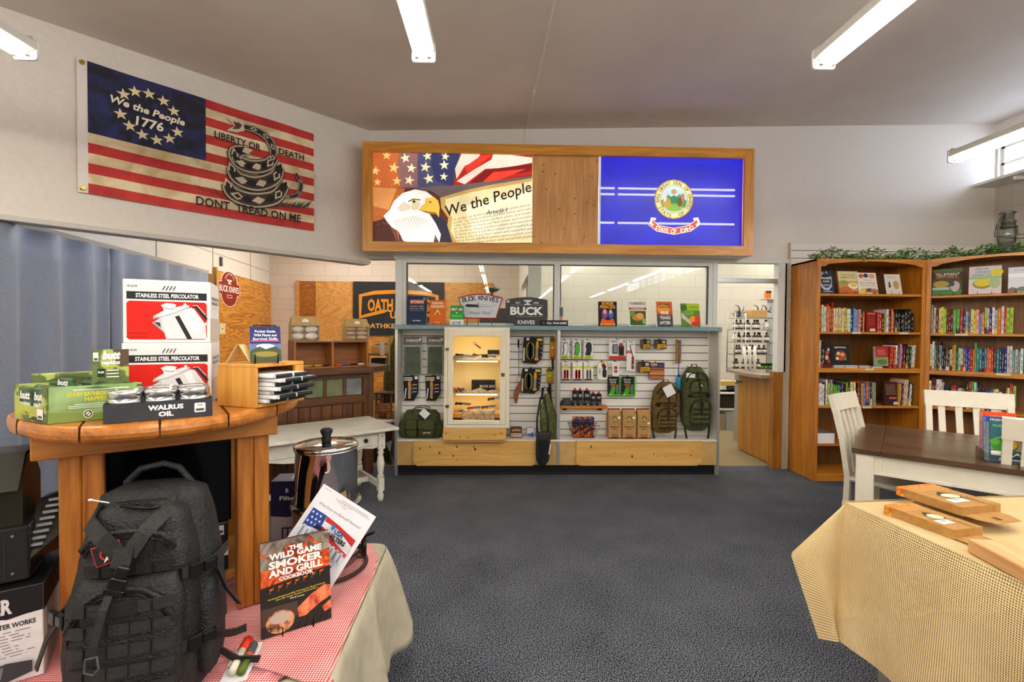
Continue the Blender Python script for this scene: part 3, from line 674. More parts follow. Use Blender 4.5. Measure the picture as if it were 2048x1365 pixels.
rib = lambda dv: [qi(1462, 500+dv), qi(1500, 530+dv), qi(1578, 545+dv), qi(1655, 530+dv), qi(1695, 500+dv)]
els += [('l', rib(0), .075, '#f0e6c8'), ('l', rib(0), .06, '#c8452c'), ('l', [qi(1490, 486), qi(1470, 482), qi(1464, 505), qi(1478, 515)], .03, '#e9e2cc'), ('l', [qi(1672, 486), qi(1692, 482), qi(1700, 505), qi(1686, 515)], .03, '#e9e2cc')]
for i, ch in enumerate('STATE OF IDAHO'):
    if ch == ' ': continue
    a_ = (i-6.5)/6.5; els.append(('t', *qi(1578+a_*84, 545-(a_*a_)*18), .045, ch, '#f4ecd2', .02, 0, None, a_*.28))
for i in range(14): els.append(('l', [(.55+random.random()*.43, .9+random.random()*.08), (.5+random.random()*.45, .97)], .004, '#1a30c8'))
draw(mb, (0, 0, 0), (WI, 0, 0), (0, 0, HE), els, .00025, None, lambda c: back(c, .33, .98))
e_ = mb.build('blue_banner', t, (xb0, iy-.006, zi0)); e_['label'] = 'backlit blue state flag with round seal'
# ================================================================ DISPLAY COUNTER
YC = 4.72; C = Fr(0, YC); YS = 4.942
def cx(px, py=780): return C.p(px, py)[0]
def cz_(py, px=1115): return C.p(px, py)[1]
X0, X1 = cx(790.5), cx(1439); zk_ = .105; zd = (C.p(800, 880)[1]+C.p(1430, 882)[1])/2; zt0 = (C.p(800, 659)[1]+C.p(1430, 663)[1])/2; zt1 = (C.p(800, 650)[1]+C.p(1430, 655)[1])/2
t = thing('display_counter', 'long slatwall display counter with blue-grey top, pine planks and black kick base', 'counter', (0, 0, 0)); CT = t
blk = noisy('black_toe_board', '#0c0d0f', '#17191c', 40, .35, .05); mdf = noisy('birch_board', '#bf9a5c', '#cba76a', 12, .5, .03); side = noisy('cream_side_panel', '#cdc9bd', '#d4d0c4', 30, .5, .03)
mb = MB(); mb.box(X0+.01, X1-.03, YC+.03, YW-.036, 0, zk_, blk); mb.box(X0+.01, X1-.03, YC+.022, YC+.031, .012, .02, M('#2a2c30')); mb.build('kick_board', t)
mb = MB(); mb.box(X0+.02, X1-.02, YC, YW-.036, zk_, zd-.012, mdf); mb.build('base_panel', t)
mb = MB(); mb.box(X0+.02, X1-.02, YC-.008, YW-.036, zd-.012, zd+.004, M('#e3e1dc', .4), .002); mb.build('deck', t)
XD = cx(1117)
for k, (a, c) in enumerate(((X0, X0+.02), (X1-.02, X1), (XD-.013, XD+.013))):
    mb = MB(); mb.box(a, c, YC, YW-.036, 0 if k < 2 else zd, zt0, side)
    mb.box(a-.003, c+.003, YC-.006, YC+.004, 0 if k < 2 else zk_, zt0, M('#c9cac8', .3, .8), .001); o = mb.build('side_panel' if k < 2 else 'divider', t)
mb = MB(); mb.box(X0-.01, X1+.006, YC-.03, YW-.0305, zt0, zt1, noisy('blue_grey_laminate', '#6f8b92', '#78949b', 40, .4, .02), .003); mb.build('counter_top', t)
ztg = BZ(990, 673, -.03); zbt = zd+.004
for a, c in ((X0+.02, XD-.013), (XD+.013, X1-.02)):
    mb = MB(); slats(mb, a, c, YS+.014, zbt, zt0, slatw, .0815, .008, .014, ztg+.0815)
    mb.build('slat_wall', t)
pine = wood('knotty_pine_plank', '#e0b469', '#c99848', 'X', 1.0, .5)
knot = M('#7c4a1e')
for a, c in ((827, 1074), (1152, 1402)):
    xa_, xc_ = cx(a, 900), cx(c, 900); zb_, zt_ = cz_(931), cz_(881.5)
    mb = MB(); mb.prism([(xa_, zb_+.03), (xa_+.04, zb_), (xc_-.05, zb_), (xc_, zb_+.035), (xc_, zt_), (xa_, zt_)], (0, YC-.022, 0), (1, 0, 0), (0, .021, 0), 1, pine)
    mb.box(xa_+.01, xc_-.01, YC-.0222, YC-.0218, zb_+.118, zb_+.1195, M('#b98a44'))
    for i in range(9):
        kx = xa_+.05+random.random()*(xc_-xa_-.12); kz = zb_+.05+random.random()*.17; r = .003+.009*random.random()
        mb.prism(ell(kx, kz, r, r*1.3, 9), (0, YC-.0226, 0), (1, 0, 0), (0, .0006, 0), 1, knot)
    mb.build('front_plank', t)
# ---- lit knife cabinet in the left bay
YN = 4.60; G = Fr(0, YN)
def g2(px, py, d=0): return G.p(px, py, d)
xg0, xg1 = g2(888, 760)[0], g2(1019, 760)[0]; zg0, zg1 = g2(950, 881)[1], g2(950, 655)[1]; zgm = g2(950, 857)[1]
crm = noisy('cream_enamel', '#ded6bf', '#e4dcc6', 14, .4, .02)
t = thing('knife_cabinet', 'cream wall cabinet with glass door and lit shelves of knives in the left counter bay', 'cabinet', (xg0, YN, zg0)); Wc, Hc = xg1-xg0, zg1-zg0; hm = zgm-zg0; dp = YS-YN-.002
mb = MB(); mb.box(0, .02, .02, dp, hm, Hc, crm); mb.box(Wc-.02, Wc, .02, dp, hm, Hc, crm); mb.box(0, Wc, .02, dp, Hc-.02, Hc, crm); mb.box(.02, Wc-.02, dp-.012, dp, hm, Hc-.02, M('#e9d9a8', .5)); mb.box(0, Wc, .02, dp, hm, hm+.015, crm); mb.build('body', t)
mb = MB(); mb.box(-.008, Wc-.03, .0, .02, 0, hm-.002, pine, .002); mb.box(0, Wc-.04, .02, dp, zd+.006-zg0, hm, pine)
for kx, kz in ((.02, .06), (.16, .03), (.24, .025), (.5, .05), (.56, .07)): mb.prism(ell(kx, kz, .008, .006, 8), (0, -.0008, 0), (1, 0, 0), (0, .0006, 0), 1, knot)
mb.build('pine_base', t)
ga, gc, gb, gt = g2(906, 760)[0]-xg0, g2(1000, 760)[0]-xg0, g2(950, 841)[1]-zg0, g2(950, 673)[1]-zg0
mb = MB(); f1 = .035
for a, c, e, f in ((0, f1, hm, Hc), (Wc-f1, Wc, hm, Hc), (f1, Wc-f1, hm, hm+f1), (f1, Wc-f1, Hc-f1, Hc)): mb.box(a, c, 0, .02, e, f, crm, .002)
mb.build('face_frame', t)
mb = MB()
for a, c, e, f in ((f1+.002, ga, hm+f1+.002, Hc-f1-.002), (gc, Wc-f1-.002, hm+f1+.002, Hc-f1-.002), (ga, gc, hm+f1+.002, gb), (ga, gc, gt, Hc-f1-.002)): mb.box(a, c, -.006, .014, e, f, crm, .003)
dr = mb.build('door', t); MB().box(ga-.005, gc+.005, .002, .006, gb-.005, gt+.005, glassy('cabinet_glass', '#ffffff', .04)).build('glass', dr)
br = M('#8a6b2e', .35, .9)
mb = MB(); mb.box(gc+.01, gc+.045, -.012, -.005, g2(1008, 750)[1]-zg0-.018, g2(1008, 750)[1]-zg0+.018, br, .003); mb.box(gc+.022, gc+.034, -.02, -.012, g2(1008, 750)[1]-zg0-.006, g2(1008, 750)[1]-zg0+.006, br, .003); mb.build('latch', dr)
for py in (699, 813):
    zz = g2(896, py)[1]-zg0; mb = MB(); mb.prism([(.012, zz), (.02, zz+.02), (.028, zz+.01), (.036, zz+.01), (.044, zz+.02), (.052, zz), (.044, zz-.02), (.036, zz-.01), (.028, zz-.01), (.02, zz-.02)], (0, -.01, 0), (1, 0, 0), (0, .005, 0), 1, br); mb.tube([(.032, -.012, zz-.012), (.032, -.012, zz+.012)], .004, br); mb.build('hinge', dr)
ledm = emis('cabinet_strip_glow', '#ffd890', 9)
SH = []
for py in (720, 785, 823):
    zz = G.p(950, py, .12)[1]-zg0; SH.append(zz)
    MB().box(.021, Wc-.021, .03, dp-.014, zz-.008, zz, M('#d9c288', .4)).build('shelf', t)
for zz in (SH[0]-.0165, SH[1]-.0165, Hc-.035):
    mb = MB(); mb.box(.12 if zz < .9 else .1, Wc-.12, .035, .055, zz, zz+.007, ledm); mb.build('light_strip', t)
MB().box(.021, Wc-.021, .03, .04, SH[2]-.05, SH[2]-.009, M('#c98a34')).build('shelf_rail', t)
def knife(name, lab, x, y, z, L, hc, ang=0, up=0, base=(xg0, YN, zg0)):
    t = thing(name, lab, 'knife', (base[0]+x, base[1]+y, base[2]+z), 0, rot=(0, -up, ang))
    mb = MB(); mb.prism([(L*.42, -.008), (L*.85, -.012), (L, .004), (L*.8, .012), (L*.42, .012)], (0, 0, 0), (1, 0, 0), (0, .004, 0), 1, M('#cfd2d4', .2, 1)); mb.build('blade', t)
    mb = MB(); mb.prism([(0, -.012), (L*.1, -.014), (L*.25, -.008), (L*.42, -.014), (L*.42, .014), (L*.2, .01), (.01, .014)], (0, -.008, 0), (1, 0, 0), (0, .018, 0), 1, M(hc, .4)); mb.build('handle', t)
zz0, zz1, zz2 = SH[0], SH[1], SH[2]; 
def stand(mb, x0, x1, y0, y1, z): mb.box(x0, x1, y0, y1, z, z+.035, M('#9b9184'), .01)
fur = noisy('grey_fur', '#6f665b', '#c2b8a6', 60, .95, .9); furw = noisy('white_fur', '#c9bda4', '#efe6d2', 60, .95, .9)
def pelt(name, lab, x0, x1, y, z, h, m, hang=0):
    mb = MB(); mb.grid(lambda u, v: (x0+(x1-x0)*u, y+.06*v, z+h*(.55+.45*math.sin(u*19+v*3)*math.sin(u*7+1))*math.sin(PI*min(max(v, 0), 1))**.5+.001), 40, 10, m)
    if hang: mb.grid(lambda u, v: (x0+(x1-x0)*(u*.96+.02), y-.012-.008*math.sin(u*22)-.01*v, z+.02-hang*v*(1-.12*math.sin(u*31)**2)), 40, 8, m)
    o = mb.build(name, None, (xg0, YN, zg0), solid=.006); tag(o, lab, 'fur pelt')
pelt('fur_pelt', 'white fur pelt on the top shelf of the lit cabinet', .06, Wc-.05, .06, zz0, .05, furw)
pelt('fur_pelt', 'grey fur pelt on the middle shelf of the lit cabinet', .08, Wc-.03, .06, zz1, .045, fur)
pelt('fur_pelt', 'grey fur pelt draped over the bottom shelf rail of the lit cabinet', .17, .5, .05, zz2, .03, fur, .10)
knife('hunting_knife', 'dark handled knife lying at left on the top cabinet shelf', .1, .05, zz0+.055, .2, '#3a2a20', 0, -.1)
knife('hunting_knife', 'wide silver knife in front of the dark one on the top cabinet shelf', .08, .035, zz0+.03, .24, '#8d8478', 0, .04)
knife('hunting_knife', 'brown handled knife crossing the middle of the top cabinet shelf', .27, .08, zz0+.06, .19, '#6a3f22', 0, -.35)
knife('hunting_knife', 'small black knife on the fur at right of the top cabinet shelf', .36, .045, zz0+.04, .15, '#1c1c1c', 0, .1)
knife('hunting_knife', 'black handled knife leaning left on the bottom cabinet shelf', .1, .045, zz2+.09, .17, '#2b2320', 0, -.05)
knife('hunting_knife', 'slim dark knife mounted at right above the bottom cabinet shelf', .42, .12, zz2+.12, .17, '#1f1f1f', 0, .12)
knife('hunting_knife', 'red handled knife on fur on the bottom cabinet shelf', .22, .05, zz2+.04, .15, '#c03a1c', 0, .1)
knife('hunting_knife', 'orange handled knife at left of the bottom cabinet shelf', .09, .035, zz2+.016, .13, '#d8741c', 0, 0)
knife('hunting_knife', 'brown handled knife at right end of the bottom cabinet shelf', .36, .05, zz2+.05, .16, '#6a4020', 0, .1)
mb = MB(); mb.box(0, .24, 0, .1, 0, .115, '#141414', .003); draw(mb, (0, 0, 0), (.24, 0, 0), (0, 0, .115), [('t', .66, .5, .2, 'BUCK KNI', '#d6d2c6', .02)], .001)
tag(mb.build('knife_box', None, (xg0+.26, YN+.14, zg0+zz1+.001)), 'black knife box with pale lettering on the middle cabinet shelf', 'box')
mb = MB(); mb.box(0, .2, 0, .05, 0, .05, '#4a4a42', .003); tag(mb.build('knife_box', None, (xg0+.3, YN+.16, zg0+zz0+.001)), 'long grey-green box at back right of the top cabinet shelf', 'box')
mb = MB(); mb.box(0, .12, 0, .06, 0, .045, '#16171a', .003); tag(mb.build('knife_box', None, (xg0+.42, YN+.16, zg0+zz0+.0515)), 'small black box stacked on the long grey box on the top cabinet shelf', 'box')
mb = MB(); mb.tube([(-.03, 0, .01), (.035, 0, -.04)], .006, '#7a3c14', 8); tt = thing('hatchet', 'small hatchet with brown handle hung on the cabinet back', 'hatchet', (xg0+.31, YN+dp-.03, zg0+zz0+.15)); mb.build('handle', tt)
mb = MB(); mb.prism([(-.035, .0), (-.05, .03), (-.03, .035), (-.012, .018), (-.02, .0)], (0, -.006, 0), (1, 0, 0), (0, .012, 0), 1, M('#c9c6ba', .3, .9)); mb.build('blade', tt)
mb = MB()
for i in range(3): mb.tube([(.0+i*.04, 0, .012), (.02+i*.045, .01, .045), (.06+i*.03, 0, .03)], .012, ('#d8621c', '#2a4a6a', '#8a3a1c')[i], 8)
tag(mb.build('folding_knives', None, (xg0+.07, YN+.06, zg0+zz1+.001)), 'orange and blue folding knives bunched at left of the middle cabinet shelf', 'knives')
# ================================================================ generic goods
wire = M('#17181a', .4, .6)
def face_book(name, label, cat, loc, w, h, t, els, cover='#333333', lean=.22, rz=0, spine=None, stand=True, group=None, pages='#e9e6dc', band=0):
    """upright book or sign leaning back on a small wire easel; loc = bottom left of the front face"""
    r = thing(name, label, cat, loc, rz, group); T = Matrix.Translation((0, 0, .004 if stand else .001)) @ Matrix.Rotation(-lean, 4, 'X')
    mb = MB(); mb.T = T
    mb.box(0, w, 0, .0016, 0, h, cover); mb.box(0, w, t-.0016, t, 0, h, cover); mb.box(-.0005, .002, 0, t, 0, h, spine or cover)
    tr = Matrix.Translation((0, 0, 0)); draw(mb, (0, 0, 0), (w, 0, 0), (0, 0, h), els, .0005)
    c = mb.build('cover', r)
    mb = MB(); mb.T = T; mb.box(.002, w-.002, .0017, t-.0017, .002, h-.002, pages); mb.build('pages', r)
    if stand:
        mb = MB(); s_, c_ = math.sin(lean), math.cos(lean)
        for k in (.28, .72):
            x = w*k; mb.tube([(x, -.012, .028), (x, -.012, .002), (x, t+.01, .002), (x, t+h*.55*s_+.006, h*.55*c_), (x, t+h*.3+.01, .002)], .0016, wire, 6)
        mb.tube([(w*.28, t+h*.55*s_+.006, h*.55*c_), (w*.72, t+h*.55*s_+.006, h*.55*c_)], .0016, wire, 6)
        mb.build('easel', r)
    return r
def on_ledge(px0, py0, px1, pyb, Y): f = Fr(0, Y); a = f.p(px0, pyb); b = f.p(px1, py0); return a[0], b[0]-a[0], b[1]
ZT = zt1+.001
def ledge_book(px0, py0, px1, Y, t, els, cover, label, **k):
    x, w, zt = on_ledge(px0, py0, px1, 650, Y); ln = k.pop('lean', .18)
    return face_book(k.pop('name', 'book'), label, k.pop('cat', 'book'), (x, Y, ZT), w, (zt-ZT)/math.cos(ln), t, els, cover, ln, **k)
ledge_book(813, 593, 853, 4.78, .035, [('r', .14, .72, .86, .88, '#b5382c'), ('t', .5, .8, .09, 'BUTCHERING', '#f2ece0', .02, 0, .66), ('t', .5, .64, .04, 'POULTRY  RABBIT', '#dfe3e6', 0, 0, .7), ('t', .5, .56, .04, 'LAMB  GOAT  PORK', '#dfe3e6', 0, 0, .74), ('r', .15, .48, .85, .49, '#8fa0b0'), ('t', .5, .14, .045, 'Adam Danforth', '#ffffff', .01, 0, .4), ('e', .86, .9, .1, .07, '#6d7a52')], '#1d2c48', 'navy butchering book with red title band at the left end of the counter top', spine='#1f6f9c')
x = on_ledge(806, 593, 813, 650, 4.79); 
ledge_book(858, 601, 891, 4.79, .02, [('t', .5, .88, .10, 'SURVIVAL', '#f7efd8', .02, 0, .7), ('t', .5, .74, .10, 'GARDENING', '#f7efd8', .02, 0, .82), ('p', [(.3, .42), (.5, .62), (.7, .42)], '#f0e0a0'), ('p', [(.38, .42), (.5, .54), (.62, .42)], '#c65f12'), ('l', [(.25, .6), (.45, .45)], .02, '#58a13c'), ('l', [(.75, .6), (.55, .45)], .02, '#58a13c'), ('t', .5, .1, .05, 'HAWKE', '#f7d8a0', .01)], '#d8691a', 'orange survival gardening book on the counter top')
ledge_book(900, 612, 927, 4.76, .012, [('r', 0, .27, 1, 1, '#2e9a3a'), ('r', 0, 0, 1, .27, '#e9ece8'), ('r', .04, .70, .96, .9, '#1f6a2a'), ('t', .5, .8, .13, 'FIRST AID', '#ffffff', .02, 0, .86), ('r', .1, .4, .9, .52, '#5cb862'), ('t', .5, .62, .1, '+', '#ffffff', .04)] + lines(.12, .9, .05, .2, 3, '#5a6a5c'), '#2e9a3a', 'small green and white first aid guide in front of the red-edged knife sign')
# red edged shield sign
x, w, zt = on_ledge(916, 588, 1006, 638, 4.86); zb = Fr(0, 4.86).p(960, 638)[1]; h = zt-zb
r = thing('shield_sign', 'white shield sign with red rim and a knife drawing on the counter top', 'sign', (x, 4.86, ZT)); zo = zb-ZT
top = lambda k: [(.5+(.5-k)*s_*1.0, y) for s_, y in ()] 
out = [(.13, 0), (.86, 0), (1, .84)] + [(1-.1*i, .84+.16*math.sin(PI*i/10)) for i in range(1, 10)] + [(0, .84)]
inn = [(.5+(u-.5)*.94, .5+(v-.5)*.9) for u, v in out]
mb = MB(); mb.prism([(u*w, zo+v*h) for u, v in out], (0, 0, 0), (1, 0, 0), (0, .02, 0), 1, '#a8262c')
draw(mb, (0, 0, zo), (w, 0, 0), (0, 0, h), [('p', inn, '#cdd2d6')] + [e for i, ch in enumerate('BUCK KNIVES') for e in ([('t', .13+.074*i, .78+.10*math.sin(PI*(i+.5)/11)-.05, .19, ch, '#26282c', .012, 0, None, .28-.056*i)] if ch != ' ' else [])] +
     [('p', [(.15, .52), (.2, .58), (.42, .56), (.44, .52), (.42, .46), (.2, .46)], '#2e3034'), ('r', .435, .42, .455, .62, '#3a3c40'), ('p', [(.46, .47), (.78, .48), (.86, .56), (.46, .56)], '#8e949a'), ('p', [(.46, .5), (.76, .5), (.84, .55), (.46, .54)], '#dfe3e6'), ('t', .5, .24, .12, '"Always Sharp"', '#6c7278', 0, .4, .55)], .0008)
mb.build('plate', r)
for k in (.2, .45, .75): MB().tube([(w*k, .02, zo+.02), (w*k, -.005, .003), (w*k, .05, .003)], .0035, wire, 6).build('foot', r)
# black anvil sign
x, w, zt = on_ledge(1011, 595, 1096, 642, 4.84); r = thing('anvil_sign', 'black knife maker sign with white anvil and big white letters on the counter top', 'sign', (x, 4.84, ZT)); h = zt-ZT
darkb = noisy('black_brushed_tin', '#17181a', '#2b2c2f', 60, .4, .03)
out = [(.0, .18), (.0, .86), (.03, .9)]+[(.05+.1*i, .92+.08*math.sin(PI*i/9)) for i in range(10)]+[(.99, .9), (1, .3), (.95, .02), (.2, .02), (.18, .12)]
mb = MB(); mb.prism([(u*w, v*h) for u, v in out[::-1]], (0, 0, 0), (1, 0, 0), (0, .025, 0), 1, darkb)
draw(mb, (0, 0, 0), (w, 0, 0), (0, 0, h), [('t', .5, .52, .26, 'BUCK', '#e9e9e6', .04, 0, .78), ('t', .3, .8, .07, 'EST.', '#e0e0dc', .01), ('t', .72, .8, .07, '1902', '#e0e0dc', .01), ('p', [(.42, .9), (.62, .9), (.6, .85), (.54, .82), (.54, .78), (.6, .75), (.6, .72), (.44, .72), (.44, .75), (.5, .78), (.5, .82), (.44, .85)], '#dedede'), ('l', [(.12, .72), (.9, .72)], .012, '#9a9a98'), ('l', [(.24, .33), (.86, .33)], .012, '#9a9a98'), ('r', .03, .8, .09, .88, '#c9c9c4')], .0008)
mb.build('plate', r)
mb = MB(); w2 = w*.6; mb.prism([(w*.2, .003), (w*.78, .003), (w*.78, h*.22), (w*.5, h*.29), (w*.2, h*.22)][::-1], (0, -.012, 0), (1, 0, 0), (0, .011, 0), 1, darkb); draw(mb, (w*.2, -.012, 0), (w*.58, 0, 0), (0, 0, h*.25), [('t', .5, .5, .52, 'KNIVES', '#dcdcd8', .02)], .0008); mb.build('lower_plate', r)
x, w, zt = on_ledge(1082, 636, 1136, 648, 4.78); mb = MB(); mb.box(0, w, 0, .045, 0, .058, '#1d1f22', .002); draw(mb, (0, 0, 0), (w, 0, 0), (0, 0, .058), [('t', .58, .5, .36, 'FULL TANG KNIFE', '#f0f0ee', .02, .3, .74), ('e', .1, .5, .04, .2, '#56585c')], .0006)
tag(mb.build('knife_box', None, (x, 4.78, ZT)), 'flat black knife box with white lettering on the counter top beside the anvil sign', 'box')
mb = MB(); x = on_ledge(1118, 613, 1126, 648, 4.88); mb.box(0, .045, 0, .004, 0, x[2]-ZT, '#c9c4b8'); draw(mb, (0, 0, 0), (.045, 0, 0), (0, 0, x[2]-ZT), [('r', .1, .5, .9, .95, '#5a5f66'), ('r', .1, .1, .7, .5, '#b98a5a')], .0005)
tag(mb.build('sign_card', None, (x[0], 4.88, ZT)), 'narrow white picture card standing by the window mullion', 'card')
ledge_book(1197, 604, 1234, 4.80, .012, [('r', 0, 0, 1, 1, '#1d1c24'), ('r', .2, .86, .8, .97, '#e9a21c'), ('t', .5, .91, .07, 'MILLER', '#1d1c24', .02), ('t', .5, .78, .12, 'PRINCESS', '#f0b81c', .02, 0, .82), ('e', .35, .5, .16, .2, '#8c4a9a'), ('e', .35, .58, .08, .1, '#e8b08a'), ('e', .68, .48, .14, .18, '#4a62b8'), ('e', .66, .58, .07, .09, '#e8c09a'), ('p', [(.1, .1), (.9, .1), (.8, .3), (.5, .22), (.2, .32)], '#e8641c'), ('r', .1, .02, .9, .1, '#f09a1c')], '#1d1c24', 'black comic cover book with two painted figures on the counter top', rz=-.1)
ledge_book(1259, 604, 1295, 4.80, .012, [('r', 0, 0, 1, 1, '#e2ded4'), ('r', .05, .86, .95, .98, '#b3b1ac'), ('t', .5, .92, .06, 'SMOKED', '#63605a', .01), ('r', 0, .66, 1, .76, '#b5502a'), ('t', .5, .71, .06, 'COOKBOOK', '#f4e8d8', .01), ('r', .05, .04, .95, .62, '#3f5a2c'), ('e', .5, .36, .34, .14, '#d8862c'), ('e', .62, .42, .2, .12, '#e8a85a'), ('e', .2, .5, .14, .14, '#6a9a3c'), ('e', .85, .2, .12, .12, '#8ab85a')], '#d8d4ca', 'white cookbook with a roast chicken photo on the counter top')
ledge_book(1315, 604, 1347, 4.80, .03, [('r', 0, .5, 1, 1, '#d8602a'), ('e', .45, .7, .4, .2, '#f0a83c'), ('r', 0, 0, 1, .42, '#4a4a50'), ('r', 0, .42, 1, .5, '#8a4a34'), ('t', .5, .88, .08, 'WILLIAM R.', '#2a1c18', .02, 0, .7), ('t', .5, .77, .08, 'FORSTCHEN', '#2a1c18', .02, 0, .7), ('t', .5, .54, .12, 'FIVE', '#f2ece4', .03), ('t', .5, .35, .12, 'YEARS', '#f2ece4', .03, 0, .7), ('t', .5, .15, .12, 'AFTER', '#f2ece4', .03, 0, .7)], '#4a4a50', 'hardcover with orange sky and grey base standing on the counter top', spine='#d8d4ca')
ledge_book(1364, 608, 1402, 4.80, .014, [('r', 0, 0, 1, 1, '#5a8a34'), ('r', .3, .7, 1, 1, '#a9c82e'), ('t', .66, .84, .07, 'GARDEN', '#3f4a2a', .005), ('e', .15, .8, .18, .14, '#3f6a26'), ('e', .4, .6, .3, .12, '#78a83c'), ('p', [(.0, .62), (.0, .38), (.62, 0), (.8, 0)], '#c9c8c4'), ('e', .62, .3, .2, .16, '#f09a1c'), ('e', .85, .28, .15, .22, '#e0401c'), ('e', .72, .12, .22, .1, '#d82c1c')], '#5a8a34', 'green garden magazine with red and orange flowers at the right end of the counter top')
# ---------------------------------------------------------------- goods hanging on the slat wall
YH = 4.885; HF = Fr(0, YH)
def peg(r, x, z, d=.0, h=.05):
    """black peg hook: from the slat to the front of the goods"""
    mb = MB(); y1 = YS-r.location.y-.001
    mb.box(x-.008, x+.008, y1-.006, y1-.0005, z-h*.6, z+.014, wire); mb.tube([(x, y1-.005, z), (x, -.02, z), (x, -.026, z+.008)], .0025, wire, 6); mb.build('peg_hook', r)
def card(name, label, cat, px0, py0, px1, py1, els, base, tool=None, group=None, n=1, shape=None, dep=.004, hang=True, clear=None):
    a = HF.p(px0, py1); b = HF.p(px1, py0); w, h = b[0]-a[0], b[1]-a[1]
    r = thing(name, label, cat, (a[0], YH, a[1]), 0, group)
    mb = MB(); sh = shape or [(0, 0), (1, 0), (1, 1), (0, 1)]
    mb.prism([(u*w, v*h) for u, v in sh][::-1], (0, 0, 0), (1, 0, 0), (0, .0015, 0), 1, base)
    for i in range(1, n): mb.prism([(u*w, v*h) for u, v in sh][::-1], (0, i*.012, 0), (1, 0, 0), (0, .0015, 0), 1, base)
    draw(mb, (0, 0, 0), (w, 0, 0), (0, 0, h), els, .0005); mb.build('backing_card', r)
    if tool:
        mb = MB(); draw(mb, (0, 0, 0), (w, 0, 0), (0, 0, h), tool, .001); mb.build('packed_item', r)
    if clear:
        mb = MB(); u0, v0, u1, v1, th = clear; mb.box(u0*w, u1*w, -th, -.0002, v0*h, v1*h, M('#dfe8ea', .08, 0, .8, 0, .05), .006); mb.build('blister', r)
    if hang: peg(r, w*.5, h*.97)
    return r
oliv = noisy('olive_folded_cloth', '#2c3624', '#4d5a40', 14, .8, .4)
for i, (a, c, lb) in enumerate(((807, 844, 'left'), (853, 887, 'right'))):
    card('folded_scarf', 'olive scarf in a clear pouch, %s of the two hanging left of the lit cabinet' % lb, 'scarf', a, 674, c, 750, [('r', 0, 0, 1, .8, '#aab0a4'), ('r', 0, .78, 1, 1, '#6a6660'), ('t', .5, .9, .06, 'SHEMAGH', '#f2f0ec', .02, 0, .74), ('r', .84, .9, .96, .96, '#e8e8e8')], '#8d8a84',
         [('p', [(.08, .02), (.92, .03), (.9, .74), (.1, .73)], oliv, .022)] + [('l', [(.12+k*.08, .04), (.2+k*.07+random.random()*.08, .72)], .02, '#9aa488' if k % 2 else '#161c10') for k in range(10)], clear=(.02, .01, .98, .77, .026))
kt = [('p', [(.34, .12), (.5, .1), (.54, .55), (.36, .58)], '#9a9790', .014), ('p', [(.34, .55), (.54, .55), (.5, .78), (.42, .8), (.34, .72)], '#e0901c', .012), ('e', .44, .14, .09, .05, '#e0901c', .014)]
for a, c, lb in ((806, 837, 'left'), (850, 881, 'right')):
    card('folding_saw', 'black carded folding knife with orange tip, %s of the two under the scarves' % lb, 'knife', a, 752, c, 802, [('r', .05, .8, .6, .94, '#d9d4c8'), ('t', .33, .87, .07, 'SMITHS', '#2a2a2a', .01), ('r', .75, .86, .95, .98, '#e8e8e4'), ('l', [(.12, .08), (.2, .5)], .05, '#d8d8d0')] + [('r', .62, .62-k*.14, .9, .66-k*.14, '#b8b4ac') for k in range(3)] + [('e', .6, .6-k*.14, .04, .03, '#c8501c') for k in range(3)], '#16171a', kt, shape=[(.08, 0), (.7, 0), (1, .3), (1, 1), (0, 1)])
gt_ = [('p', rr(.2, .16, .56, .82, .18, .8), '#b8a41c', .012), ('p', rr(.24, .2, .52, .78, .15, .8), '#18191b', .02), ('t', .38, .5, .05, 'GERBER', '#d8d8d0', .01, 0, .36, 1.5), ('p', [(.62, .2), (.74, .2), (.76, .62), (.64, .62)], '#8c8a84', .012), ('p', [(.62, .6), (.78, .6), (.76, .84), (.66, .84)], '#d89a1c', .014), ('e', .68, .18, .1, .06, '#d8861c', .014)]
for a, b, c, d, lb in ((1044, 675, 1087, 728, 'upper'), (1041, 737, 1083, 788, 'lower')):
    card('multi_tool_pack', 'black and yellow carded knife set, %s of the two right of the lit cabinet' % lb, 'knife set', a, b, c, d, [('r', .2, .88, .34, .97, '#e8e8e4'), ('r', .7, .86, .95, .95, '#d8c84a'), ('l', [(.08, .1), (.1, .6)], .06, '#c8c4b0')] + [('e', .9, .76-k*.17, .05, .045, '#6a6a64') for k in range(4)], '#131416', gt_, shape=[(.02, .04), (.66, 0), (.94, .2), (1, 1), (.08, 1), (.04, .7)])
for a, b, c, d, col, lb in ((1099, 676, 1111, 718, '#b8861c', 'orange and yellow carded saw'), (1092, 738, 1107, 768, '#a8a01c', 'olive yellow carded saw')):
    card('pruning_saw', lb + ' hanging beside the counter divider', 'saw', a, b, c, d, [('r', .1, .8, .9, .98, '#5a4a1c'), ('r', .3, .4, .7, .55, '#f0ece0')], col, [('p', [(.2, .1), (.8, .1), (.75, .5), (.25, .5)], '#c8781c' if b < 700 else '#8f8c1c', .014), ('p', [(.15, .02), (.85, .02), (.8, .12), (.2, .12)], '#a83a1c', .016), ('p', [(.4, -.5 if b < 700 else -.95), (.75, -.5 if b < 700 else -.95), (.7, 0.03), (.3, .03)], '#1c1d20', .014)])
